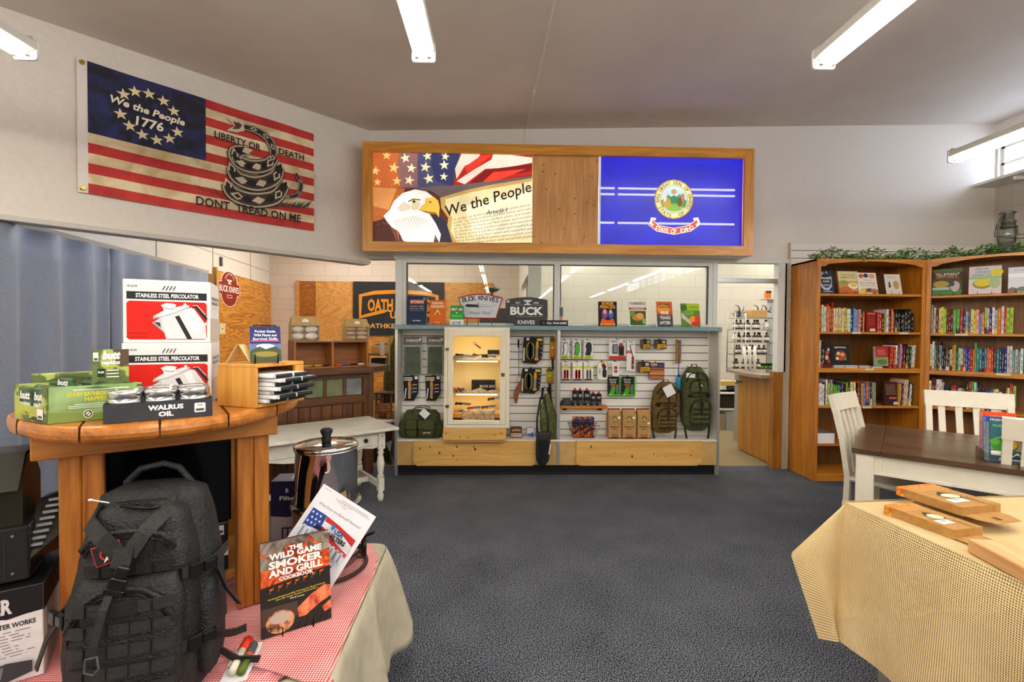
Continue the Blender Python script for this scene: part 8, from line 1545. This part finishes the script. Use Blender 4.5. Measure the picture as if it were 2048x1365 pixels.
mb = MB(); mb.T = Matrix.Translation((0, .0, .006)) @ T; [mb.tube([(x*w_/14+.004, -.002, h_-.002), (x*w_/14+.004, .006, h_+.006), (x*w_/14+.004, .014, h_-.002)], .001, '#2a2a2c', 4) for x in range(14)]; mb.build('spiral', r)
mb = MB(); [mb.tube([(x, -.03, .03), (x, -.03, .003), (x, .02, .003), (x, .065, h_*1.0), (x, .10, .003)], .002, wire, 6) for x in (.012, w_-.012)]; mb.tube([(.012, .065, h_), (w_-.012, .065, h_)], .002, wire, 6); mb.tube([(.012, .10, .003), (w_-.012, .10, .003)], .002, wire, 6); mb.build('easel', r)
q_ = KFm.w(kw*.35, .03, TZ+.0015+kh); mb = MB(); mb.rib([(-.03, 0, 0), (.004, 0, .056), (.01, 0, .056), (.045, 0, 0)], .035, .0015, '#dcc890', (0, 1, 0)); tag(mb.build('tent_card', None, q_, KA+.35), 'folded cream tent card on top of the honey coloured crate', 'card')
q_ = at_y(411, 676, 1.56); tag(MB().box(0, .03, 0, .05, 0, .025, M('#9fb4c0', .15)).build('shrink_packet', None, (q_.x-.005, 1.52, TZ+.0025+ph)), 'shiny blue-white packet lying behind the upper percolator box', 'packet')
# ================================================================ LEFT: heater carton and heater
hc = at_z(88, 1349, GZ); HA = math.radians(33); HFm = Fr(hc.x, hc.y, HA); hL, hD = .46, .27; hz = .80
r = thing('heater_carton', 'white and black heater carton standing on the gingham at the left edge', 'carton', HFm.w(-hL, 0, GZ), HA)
mb = MB(); mb.box(0, hL, 0, hD, 0, hz-GZ, wht, .002); H_ = hz-GZ
draw(mb, (0, 0, 0), (hL, 0, 0), (0, 0, H_), [('p', [(0, 1), (0, .72), (.3, .74), (.6, .7), (.68, .72), (.74, .70), (.8, .72), (.86, .69), (.93, .71), (1, .72), (1, 1)], '#17181a'), ('t', .70, .83, .15, 'MR. HEATER', '#d8d8da', .04, 0, .36), ('t', .8, .62, .05, 'HOW YOUR HEATER WORKS', '#26282a', .03, 0, .34)] + lines(.62, .97, .3, .57, 9, '#8a8a8c') + [('p', [(.70, .08), (.72, .2), (.86, .25), (.96, .22), (.96, .1), (.82, .03)], '#3a3c40'), ('p', [(.74, .12), (.76, .19), (.85, .22), (.84, .1)], '#7a7c80')], .0006)
draw(mb, (hL, 0, 0), (0, hD, 0), (0, 0, H_), [('r', 0, .7, 1, 1, '#17181a'), ('r', 0, 0, 1, .7, '#cfc8c4')], .0006)
draw(mb, (0, 0, H_), (hL, 0, 0), (0, hD, 0), [('r', 0, 0, 1, 1, '#141517'), ('r', .74, .3, .93, .62, '#d8541c'), ('t', .83, .46, .2, 'BUDDY', '#2a1a14', .04, 0, .14), ('r', .75, .7, .9, .82, '#b8b8ba')], .0006); mb.build('carton', r)
r = thing('heater', 'black outdoor heater with wire guard and sloped hood on the carton', 'heater', HFm.w(-hL, .02, hz+.002), HA); bk = noisy('black_enamel', '#131416', '#1c1d20', 30, .35, .02); bkb = M('#2e2a20', .35, .3); X = hL+.012
mb = MB(); mb.box(0, X-.04, 0, .2, .008, .145, bk, .004); mb.box(X-.085, X-.083, -.0015, 0, .02, .14, '#2c2d30'); mb.box(X-.13, X-.128, -.0015, 0, .02, .14, '#2c2d30')
for z in (.03, .125): mb.ball((X-.07, -.001, z), .004, '#6a6a6c', 8, 4)
mb.build('base', r)
for x in (.05, X-.08): MB().lathe([(.012, 0), (.012, .0085)], '#17181a', 10, (x, .04)).build('foot', r)
mb = MB(); pts = [(.02, .1455), (.02, .27), (.07, .31), (.13, .31), (.2, .24), (.2, .1455)]
P3 = [(y, z) for y, z in pts]; mb.prism(P3, (X-.10, 0, 0), (0, 1, 0), (.045, 0, 0), 1, bkb); mb.build('side_cheek', r)
mb = MB(); mb.add([(0, -.02, .245), (X-.055, -.02, .245), (X-.055, .055, .325), (0, .055, .325), (0, .16, .325), (X-.055, .16, .325), (0, .06, .312), (X-.055, .06, .312)], [(0, 1, 2, 3), (3, 2, 5, 4), (0, 6, 7, 1), (6, 4, 5, 7)], M('#3a3832', .4, .5)); o = mb.build('hood', r, solid=.003)
mb = MB(); [mb.tube([(X-.13-.022*k, .0, .15), (X-.132-.022*k, -.004, .2), (X-.13-.022*k, .0, .245)], .0016, M('#b8babc', .3, 1), 5) for k in range(5)]; mb.tube([(0, -.003, .235), (X-.11, -.003, .235)], .0016, M('#b8babc', .3, 1), 5); mb.build('wire_guard', r)
MB().box(.0, X-.11, .06, .08, .15, .25, M('#16181a', .2, .5)).build('burner_plate', r)
mb = MB(); mb.add([(X-.05, .0, .05), (X+.015, .05, .10), (X+.025, .13, .20), (X-.04, .09, .185), (X-.05, .14, .01), (X+.01, .18, .02), (X+.02, .2, .17), (X-.04, .2, .17)], [(0, 1, 2, 3), (4, 7, 6, 5), (0, 4, 5, 1), (1, 5, 6, 2), (2, 6, 7, 3), (3, 7, 4, 0)], M('#26221c', .4)); mb.build('side_duct', r)
mb = MB(); [mb.box(X-.048+.004*k, X-.018+.004*k, .015+.011*k, .021+.011*k, .165+.013*k-.08, .172+.013*k-.08, M('#d0d2d4', .3, .8)) for k in range(8)]; mb.build('vent_louvre', r)
# ================================================================ FILTER URN
ux, uy = at_y(653, 900, 1.76).x, 1.76; r = thing('water_filter_urn', 'polished steel gravity water filter with black knob on the gingham', 'water filter', (ux, uy, GZ), 0); st = M('#cfcfcf', .06, 1); zr_ = at_y(652, 888, 1.76).z-GZ; zj = zr_-.21; R = .113
MB().tube([(.142*math.cos(k*PI/20), .142*math.sin(k*PI/20), .010) for k in range(40)], .0075, '#3a2420', 8, closed=True).build('ring_base', r)
for k in range(3): MB().tube([(.142*math.cos(k*2.1+.4), .142*math.sin(k*2.1+.4), .012), (.10*math.cos(k*2.1+.4), .10*math.sin(k*2.1+.4), .018)], .005, '#3a2420', 6).build('stand_arm', r)
MB().lathe([(.10, .021), (.112, .03), (.116, .1), (.118, zj-.03), (.124, zj-.012), (.124, zj)], M('#b4b5b7', .25, 1), 48).build('lower_chamber', r)
MB().lathe([(.112, zj+.001), (R, zj+.01), (.110, zj+.03), (.108, zr_-.02), (.111, zr_-.018), (.111, zr_-.012)], st, 48).build('upper_chamber', r)
MB().lathe([(.112, zr_-.012), (.114, zr_-.008), (.112, zr_), (.108, zr_+.003), (.06, zr_+.007), (0.0001, zr_+.009)], st, 48).build('lid', r)
MB().lathe([(.016, zr_+.008), (.018, zr_+.02), (.015, zr_+.03), (.022, zr_+.045), (.022, zr_+.052), (.014, zr_+.058), (0.0001, zr_+.059)], '#1a1b1d', 20).build('knob', r)
mb = MB(); zs2 = at_y(735, 1105, 1.66).z-GZ; d_ = V((.93, -.37, 0)); c_ = d_*.118; blk3 = M('#16120f', .3)
mb.tube([c_+V((0, 0, zs2)), d_*.16+V((0, 0, zs2))], .009, blk3, 10); mb.tube([d_*.12+V((0, 0, zs2)), d_*.128+V((0, 0, zs2))], .015, blk3, 12); mb.tube([d_*.168+V((0, 0, zs2+.025)), d_*.168+V((0, 0, zs2-.03))], [.011, .009], blk3, 10); mb.build('spigot', r)
mb = MB(); mb.rib([d_*.165+V((0, 0, zs2+.025)), d_*.18+V((0, -.0, zs2+.045)), d_*.2+V((.01, 0, zs2+.06))], .012, .008, blk3, (-.37, -.93, 0)); mb.build('spigot_lever', r)
# carton of the filter behind the table leg
q0_ = at_y(549, 1000, 1.86); mb = MB(); mb.box(0, .2, 0, .1, 0, .3, '#c8c6cc', .002); draw(mb, (0, 0, 0), (.2, 0, 0), (0, 0, .3), [('r', 0, .55, 1, 1, '#26284a'), ('p', [(0, .55), (.3, .53), (.6, .56), (1, .54), (1, .6), (0, .6)], '#26284a'), ('t', .34, .78, .05, 'Filter', '#e8e8ec', .03, 0, .36), ('t', .3, .88, .05, 'B', '#e8e8ec', .03), ('r', .2, .1, .5, .4, '#3a3c5a'), ('r', .23, .12, .3, .38, '#b8bac4'), ('r', .33, .12, .4, .38, '#d8dae0')], .0006); draw(mb, (0, 0, .3), (.2, 0, 0), (0, .1, 0), [('r', 0, 0, 1, 1, '#6a6878'), ('t', .5, .5, .4, 'TOOL', '#d8d8dc', .03, 0, .4)], .0006)
tag(mb.build('filter_carton', None, (q0_.x, 1.83, GZ), .1), 'navy and grey filter carton behind the right leg of the round table', 'carton')
# ---- laminated sheet
tl, tr_, bl = at_y(648, 968, 1.63), at_y(750, 1033, 1.60), at_y(548, 1096, 1.56)
U_ = (tr_-tl).normalized()*.216; W_ = (tl-bl); W_ = (W_-U_*W_.dot(U_)/U_.length_squared); W_ = W_.normalized()*.279; O_ = tl-W_
r = thing('laminated_sheet', 'tilted laminated filter leaflet leaning on the steel urn', 'leaflet', O_); N_ = U_.cross(W_).normalized()
mb = MB(); mb.add([(0, 0, 0), tuple(U_), tuple(U_+W_), tuple(W_), tuple(-N_*.0012), tuple(U_-N_*.0012), tuple(U_+W_-N_*.0012), tuple(W_-N_*.0012)], [(0, 1, 2, 3), (7, 6, 5, 4), (0, 4, 5, 1), (1, 5, 6, 2), (2, 6, 7, 3), (3, 7, 4, 0)], M('#e6e4ea', .2))
els = [('t', .5, .80, .028, 'What Does the Berkey® Remove?', '#4a4c50', .0, 0, .78), ('r', .05, .965, .18, .97, '#9a9aa0'), ('r', .4, .95, .9, .955, '#7a7a84'), ('r', .3, .93, .95, .934, '#8a8a94'), ('t', .5, .89, .02, 'F M F', '#6a6a70', 0)] + lines(.35, .7, .905, .935, 2, '#b8b8c0') + \
      [('r', .08, .36, .93, .72, '#dfe2ea'), ('p', [(.08, .72), (.34, .72), (.36, .55), (.08, .5)], '#2a4a9a'), ('p', [(.34, .72), (.6, .7), (.93, .66), (.93, .58), (.6, .66), (.36, .66)], '#c02a2c'), ('p', [(.5, .62), (.7, .58), (.93, .56), (.93, .5), (.7, .54), (.5, .58)], '#d8d8e0'), ('p', [(.36, .6), (.5, .58), (.7, .52), (.93, .48), (.93, .44), (.6, .48), (.36, .54)], '#c83a3c')] + \
      [('p', star(.12+.07*(k % 3)+.03*(k//3 % 2), .68-.055*(k//3), .02, .774), '#eef0f8') for k in range(9)] + [('r', .1+.082*k, .33, .1+.082*k+.05, .52-.005*k, ('#c8ccd4', '#e6e8ee', '#a8b0bc')[k % 3]) for k in range(10)] + [('r', .12+.082*k, .36, .125+.082*k+.006, .5-.005*k, '#3a3c44') for k in range(10)] + [('r', .4, .4, .5, .55, '#3a6ab0'), ('e', .53, .655, .03, .03, '#2a7ab8'), ('t', .66, .63, .05, 'USA', '#1f5a9a', .05, 0, .16), ('t', .55, .565, .048, 'BERKEY FILTERS', '#16181c', .04, 0, .56), ('r', .1, .26, .3, .29, '#2a3ab0'), ('r', .34, .26, .5, .29, '#2a3ab0'), ('r', .7, .26, .84, .3, '#2a3ab0')] + lines(.1, .9, .04, .22, 7, '#9a9aa2')
draw(mb, (0, 0, 0), tuple(U_), tuple(W_), els, .0006); mb.build('sheet', r)
# ---- cookbook on easel
c0_, c1_ = at_z(523, 1281, GZ), at_z(663, 1237, GZ); CA = math.atan2(c1_.y-c0_.y, c1_.x-c0_.x); wck = (c1_-c0_).length
meat = noisy('charred_meat_print', '#3a1c12', '#d89a6a', 60, .4, .02, detail=8, lo=.38, hi=.6); fire = noisy('ember_print', '#7a1c08', '#f0641c', 20, .4, .02, detail=6, lo=.4, hi=.62, dist=2.0); smoke = noisy('smoke_print', '#3a2c26', '#a89888', 16, .4, .02, detail=6, lo=.35, hi=.68, dist=1.5); rib_ = noisy('rib_print', '#a8281c', '#f08a5c', 40, .4, .02, detail=6, lo=.38, hi=.62)
wt = '#f6f2ec'
face_book('cookbook', 'large wild game cookbook with fire cover on a small black easel', 'book', (c0_.x, c0_.y, GZ-.003), wck, .262, .012,
 [('r', 0, .5, 1, 1, smoke), ('p', [(0, .9), (.2, .78), (.4, .95), (.6, .9), (.7, 1), (.8, .9), (1, .8), (1, .5), (0, .5)], fire), ('p', [(.0, .86), (.15, .8), (.3, .86), (.45, .78), (.3, .7), (0, .7)], smoke), ('p', [(.65, .96), (.8, .86), (1, .92), (1, .8), (.8, .78), (.68, .84)], smoke), ('p', [(0, .52), (.5, .56), (1, .6), (1, .34), (0, .28)], '#26201f'), ('r', 0, 0, 1, .3, '#2a2220'), ('p', [(0, .3), (.5, .3), (.5, .14), (0, .12)], '#4a3a34'), ('e', .26, .13, .2, .12, meat), ('e', .26, .17, .15, .06, '#b8a898'), ('p', [(.5, .22), (.7, .33), (.9, .4), (1, .38), (1, .26), (.8, .2), (.62, .12), (.52, .12)], rib_), ('p', [(.86, .16), (1, .22), (1, .12), (.9, .1)], rib_)] +
 [('l', [(.5+.1*k, 0), (.55+.1*k, .1)], .008, '#0f0f10') for k in range(5)] +
 [('t', .5, .895, .042, 'THE', wt, .06, 0, .2), ('t', .5, .835, .062, 'WILD GAME', wt, .045, 0, .76), ('t', .5, .745, .075, 'SMOKER', wt, .045, 0, .78), ('t', .5, .655, .07, 'AND GRILL', wt, .045, 0, .78), ('t', .5, .585, .04, 'COOKBOOK', wt, .04, 0, .5)] +
 [('e', .14+.12*k, .49+.012*k, .025, .012, '#c8641c') for k in range(7)] + [('l', [(.12+.12*k, .475+.012*k), (.12+.12*k, .45+.012*k)], .006, '#c8641c') for k in range(7)] + [('l', [(.16+.12*k, .49+.012*k), (.175+.12*k, .515+.012*k)], .008, '#c8641c') for k in range(7)] +
 [('t', .5, .41, .016, 'Sensational Recipes and BBQ Techniques for Mouth-Watering', '#d8c83a', .01, 0, .82, .05), ('t', .5, .385, .016, 'Deer, Elk, Turkey, Pheasant, Duck and More', '#d8c83a', .01, 0, .6, .05), ('t', .5, .355, .016, 'Kindi Lantz', '#e8e4dc', .01, 0, .2)], '#2a2220', .16, CA, '#3a2a24', True, None, '#e8e4dc')
# ---- blister pack lying on gingham
z0_, z1_, z2_ = at_z(437, 1372, GZ), at_z(478, 1292, GZ), at_z(537, 1298, GZ); up_ = (z1_-z0_); an = math.atan2(up_.y, up_.x)-PI/2; r = thing('lighter_blister_pack', 'white blister card with red-capped and grey lighters lying on the gingham', 'lighter pack', (z0_.x, z0_.y, GZ+.002), an); wz = .062; hz_ = .15
mb = MB(); mb.prism(rr(0, 0, wz, hz_, .006), (0, 0, 0), (1, 0, 0), (0, 0, .0012), 1, '#dcdce0', (0, 1, 0)); draw(mb, (0, 0, .0012), (wz, 0, 0), (0, hz_, 0), [('t', .13, .45, .13, 'zippo', '#1a1a1c', .03, 0, .55, 1.57), ('e', .5, .95, .16, .02, '#8a2a3a'), ('r', .7, .84, .92, .9, '#c8b8a0')], .0005); mb.build('card', r)
MB().tube([(.024, .02, .014), (.024, .1, .014)], .0105, '#d6d2bc', 14).build('white_tube', r); MB().tube([(.024, .1, .014), (.026, .145, .014)], .0135, '#c8301c', 16).build('red_cap', r)
mb = MB(); mb.tube([(.046, .015, .013), (.046, .055, .013)], .010, '#5a6a2a', 14); mb.tube([(.046, .055, .013), (.046, .125, .013), (.046, .132, .013)], [.0105, .0105, .006], '#4a4d50', 14); mb.tube([(.046, .07, .0135), (.046, .08, .0135)], .0108, '#c84a2c', 14); mb.build('grey_tube', r)
# ================================================================ BLACK TACTICAL BACKPACK
bn = noisy('black_cordura', '#0a0c0e', '#15181b', 70, .6, .5, bs=180); bw_m = noisy('black_webbing_strap', '#131313', '#1f1f1e', 90, .7, .3); bv = noisy('black_velcro', '#0a0a0b', '#151516', 200, .95, .5); bp_ = M('#131415', .3)
BPx, BPy = at_y(296, 1200, 1.17).x, 1.17; bw2, bd, bh = .29, .18, .495
r = thing('backpack', 'large black tactical backpack leaning against the round table', 'backpack', (BPx, BPy, GZ+.004), 0, rot=(-.07, .0, math.radians(14)))
def bprof(t): 
    sx = 1.0 if t < .55 else 1-.30*((t-.55)/.45)**1.6; sx *= 1-.12*max(0, 1-t*7); sy = 1 if t < .6 else 1-.45*((t-.6)/.4)**1.5
    if t > .96: k = (t-.96)/.04; sx *= 1-.35*k; sy *= 1-.5*k
    return sx, sy, 0, .0
mb = MB(); softbox(mb, (0, .02, 0), bw2, bd, bh, bn, 32, 24, 3.6, bprof, .03, 2); mb.build('main_compartment', r)
mb = MB(); softbox(mb, (-.0, -.055, .005), bw2*.86, .12, bh*.93, bn, 28, 20, 3.8, bprof, .035, 5); mb.build('middle_compartment', r)
mb = MB(); softbox(mb, (0.005, -.105, .012), bw2*.74, .085, bh*.61, bn, 28, 14, 5, lambda t: ((1-.25*max(0, t-.75)*4*max(0, t-.75)*4*.6), (.9+.1*math.sin(PI*t)-.35*max(0, t-.8)*5), 0, 0), .04, 7); lp = mb.build('lower_pocket', r)
mb = MB(); softbox(mb, (.012, -.085, bh*.625), bw2*.70, .085, bh*.22, bn, 28, 12, 4.5, lambda t: (1-.28*t*t, .75+.25*math.sin(PI*min(1, t*1.2)), 0, .02*t), .04, 9); mb.build('upper_pocket', r)
# pocket rim piping + zips
for (z, w_, y_, hgt) in ((bh*.44, bw2*.70, -.145, bh*.16), (bh*.775, bw2*.60, -.126, bh*.065)):
    pts = [(-w_/2, y_+.03, z-hgt*.8), (-w_/2, y_+.004, z), (-w_*.4, y_, z+hgt*.6), (-w_*.2, y_, z+hgt*.95), (0, y_, z+hgt), (w_*.2, y_, z+hgt*.95), (w_*.4, y_, z+hgt*.6), (w_/2, y_+.004, z), (w_/2, y_+.03, z-hgt*.8)]
    mb = MB(); mb.tube(pts, .0055, bn, 8); mb.tube([(p[0]*.93, p[1]-.001, p[2]-.012) for p in pts[1:-1]], .003, bp_, 6); mb.build('zip_piping', r)
mb = MB(); mb.tube([(-bw2*.36, -.06, bh*.70), (-bw2*.33, -.07, bh*.83), (-bw2*.15, -.078, bh*.90), (bw2*.05, -.078, bh*.91), (bw2*.24, -.07, bh*.86), (bw2*.35, -.06, bh*.72)], .005, bn, 8); mb.build('zip_piping', r)
# webbing rows on the lower pocket
def wrow(z, x0, x1, y, h_, parent, nm='webbing', m=bw_m):
    n = 10; mb = MB(); mb.rib([(x0+(x1-x0)*i/n, y+.012*((2*i/n-1)**4)-.002, z) for i in range(n+1)], h_, .004, m, (0, 0, 1))
    for k in range(1, 5): x = x0+(x1-x0)*k/5; mb.box(x-.0008, x+.0008, y-.0062, y-.002, z-h_*.5, z+h_*.5, '#0b0b0c')
    mb.build(nm, parent)
for k in range(6): wrow(.035+k*.045, -bw2*.35, bw2*.36, -.151, .025, r)
for k in range(2): wrow(bh*.675+k*.043, -bw2*.27, bw2*.31, -.132+k*.004, .024, r, 'velcro_panel', bv)
MB().box(-.03, .035, -.1575, -.150, bh*.49, bh*.55, bv, .001).build('velcro_panel', r)
# Y strap
top_l = [(-bw2*.36, -.03, bh*.90), (-bw2*.28, -.105, bh*.88), (-bw2*.14, -.142, bh*.83), (-.004, -.142, bh*.745)]; top_r = [(bw2*.24, -.02, bh*.955), (bw2*.21, -.085, bh*.90), (bw2*.12, -.133, bh*.83), (.012, -.143, bh*.745)]
MB().rib(top_l, .034, .004, bw_m, [(.45, -.3, .8), (.6, -.2, .7), (.6, 0, .75), (.7, 0, .7)]).build('yoke_strap', r); MB().rib(top_r, .032, .004, bw_m, [(.5, .3, -.8), (.85, .1, -.5), (.85, 0, -.5), (.85, 0, -.5)]).build('yoke_strap', r)
MB().rib([(.004, -.145, bh*.78), (.002, -.15, bh*.72), (-.002, -.152, bh*.695)], .036, .006, bw_m, (1, 0, 0)).build('yoke_joint', r)
def buckle(x, y, z, w_, h_, ax='v', parent=r, rz=0.0):
    mb = MB(); mb.T = Matrix.Translation((x, y, z)) @ Matrix.Rotation(rz, 4, 'Z')
    if ax == 'v': mb.box(-w_/2, w_/2, -.005, .005, 0, h_*.52, bp_, .003); mb.box(-w_*.38, w_*.38, -.006, .006, h_*.54, h_, bp_, .003); mb.box(-w_*.5, -w_*.36, -.004, .004, h_*.4, h_*.62, bp_, .001); mb.box(w_*.36, w_*.5, -.004, .004, h_*.4, h_*.62, bp_, .001)
    else: mb.box(0, w_*.48, -.006, .005, -h_/2, h_/2, bp_, .003); mb.box(w_*.5, w_, -.005, .004, -h_*.4, h_*.4, bp_, .003); mb.box(w_*.9, w_*1.12, -.004, .004, -h_*.5, h_*.5, bp_, .002)
    mb.build('buckle', parent)
mb = MB(); mb.T = Matrix.Translation((-.006, -.158, bh*.61)) @ Matrix.Rotation(.35, 4, 'Y'); mb.box(-.017, .017, -.005, .005, .0, .026, bp_, .003); mb.box(-.013, .013, -.006, .005, .027, .052, bp_, .003); mb.box(-.02, .02, -.004, .003, -.012, .002, bp_, .002); mb.build('buckle', r)
mb = MB(); mb.rib([(-.014, -.155, bh*.605), (-.02, -.17, bh*.54), (-.032, -.172, bh*.42), (-.038, -.168, bh*.35)], .015, .003, bw_m, (1, 0, 0)); mb.build('hanging_strap', r)
mb = MB(); mb.tube([(-.048, -.172, bh*.345), (-.028, -.172, bh*.35), (-.024, -.172, bh*.30), (-.034, -.172, bh*.275), (-.05, -.172, bh*.29)], .0022, '#4a4c50', 6, closed=True); mb.build('carabiner', r)
# patches
mb = MB(); mb.T = Matrix.Translation((-.05, -.1395, bh*.70)) @ Matrix.Rotation(-.28, 4, 'Y'); mb.box(0, .055, 0, .003, 0, .045, '#b02a24', .001); draw(mb, (0, 0, 0), (.055, 0, 0), (0, 0, .045), [('r', .05, .06, .95, .94, '#1c1c1e'), ('l', ell(.55, .5, .28, .3, 14, .3, 4.6), .07, '#c8302c'), ('p', [(.3, .1), (.6, .35), (.95, .2), (.7, .5), (.62, .9), (.52, .5)], '#e8e8e6')], .0006); mb.build('logo_patch', r)
mb = MB(); mb.T = Matrix.Translation((bw2*.22, -.158, .045)); mb.box(0, .036, 0, .003, 0, .033, '#111112', .001); draw(mb, (0, 0, 0), (.036, 0, 0), (0, 0, .033), [('l', ell(.5, .5, .3, .3, 14), .08, '#b02a24'), ('p', [(.1, .2), (.45, .35), (.9, .25), (.6, .5), (.5, .95), (.4, .5)], '#e8e8e6'), ('e', .5, .42, .1, .1, '#111112')], .0006); mb.build('logo_patch', r)
# handle
mb = MB(); mb.tube([(-.075, .03, bh*.93), (-.07, .03, bh*1.0), (-.04, .03, bh*1.065), (.01, .03, bh*1.085), (.045, .03, bh*1.06), (.07, .03, bh*.99), (.085, .03, bh*.95)], .0085, bn, 8); mb.build('grab_handle', r)
mb = MB(); [mb.tube([(-.03+.02*k, -.055, bh*.93), (-.02+.02*k, -.085, bh*.945), (.0+.02*k, -.085, bh*.925)], .003, bp_, 6) for k in range(3)]; mb.tube([(-.03, -.09, bh*.94), (.03, -.092, bh*.92), (.05, -.092, bh*.925)], .004, bp_, 6); mb.build('zip_pull', r)
mb = MB(); mb.tube([(-.11, -.04, bh*.955), (-.07, -.05, bh*.94)], .0016, '#e8e8ea', 6); mb.ball((-.112, -.04, bh*.956), (.006, .003, .003), '#e8e8ea', 8, 5); mb.build('tag_string', r)
# side compression straps with buckles
for s_, z, ln_ in ((-1, bh*.46, 1), (-1, bh*.10, .7), (1, bh*.56, 1), (1, bh*.22, .8)):
    w_ = bw2*.5; z2 = z+(.03 if s_ > 0 else 0)
    mb = MB(); mb.rib([(s_*w_*.75, -.12, z2), (s_*w_*.98, -.085, z2), (s_*w_*1.06, -.02, z2-.003), (s_*w_*1.04, .06, z2-.004)], .025, .004, bw_m, (0, 0, 1)); mb.build('compression_strap', r)
    mb = MB(); a_r = -.9*s_ if s_ > 0 else .9; mb.T = Matrix.Translation((s_*w_*.98, -.092, z2)) @ Matrix.Rotation(s_*.75, 4, 'Z'); mb.box(-.03, .0, -.006, .005, -.016, .016, bp_, .003); mb.box(.002, .03, -.005, .005, -.013, .013, bp_, .003); mb.box(.027, .034, -.004, .004, -.017, .017, bp_, .002); mb.build('buckle', r)
# loose strap ends
loose = [[(-bw2*.55, -.04, bh*.43), (-bw2*.63, -.05, bh*.34), (-bw2*.67, -.06, bh*.22)], [(-bw2*.54, -.06, bh*.1), (-bw2*.6, -.08, bh*.04), (-bw2*.62, -.09, .005)], [(bw2*.53, -.03, bh*.56), (bw2*.6, -.03, bh*.46), (bw2*.7, -.02, bh*.36)], [(bw2*.53, -.04, bh*.24), (bw2*.68, -.03, bh*.23), (bw2*.76, -.02, bh*.235)], [(bw2*.5, .0, bh*.14), (bw2*.66, .01, bh*.05), (bw2*.84, .02, .01)], [(bw2*.35, -.12, .02), (bw2*.45, -.16, .01), (bw2*.5, -.19, .003)]]
for k, p in enumerate(loose): MB().rib(p, .025, .003, bw_m, (0, -.5, 1) if k in (3, 4) else ((0.5, -.6, .1) if k < 3 else (1, .5, 0))).build('loose_strap', r)
# side pocket bulges
for s_ in (-1, 1): mb = MB(); softbox(mb, (s_*bw2*.46, .0, .01), .05, .13, bh*.55, bn, 16, 12, 3, None, .05, 11+s_); mb.build('side_pocket', r)
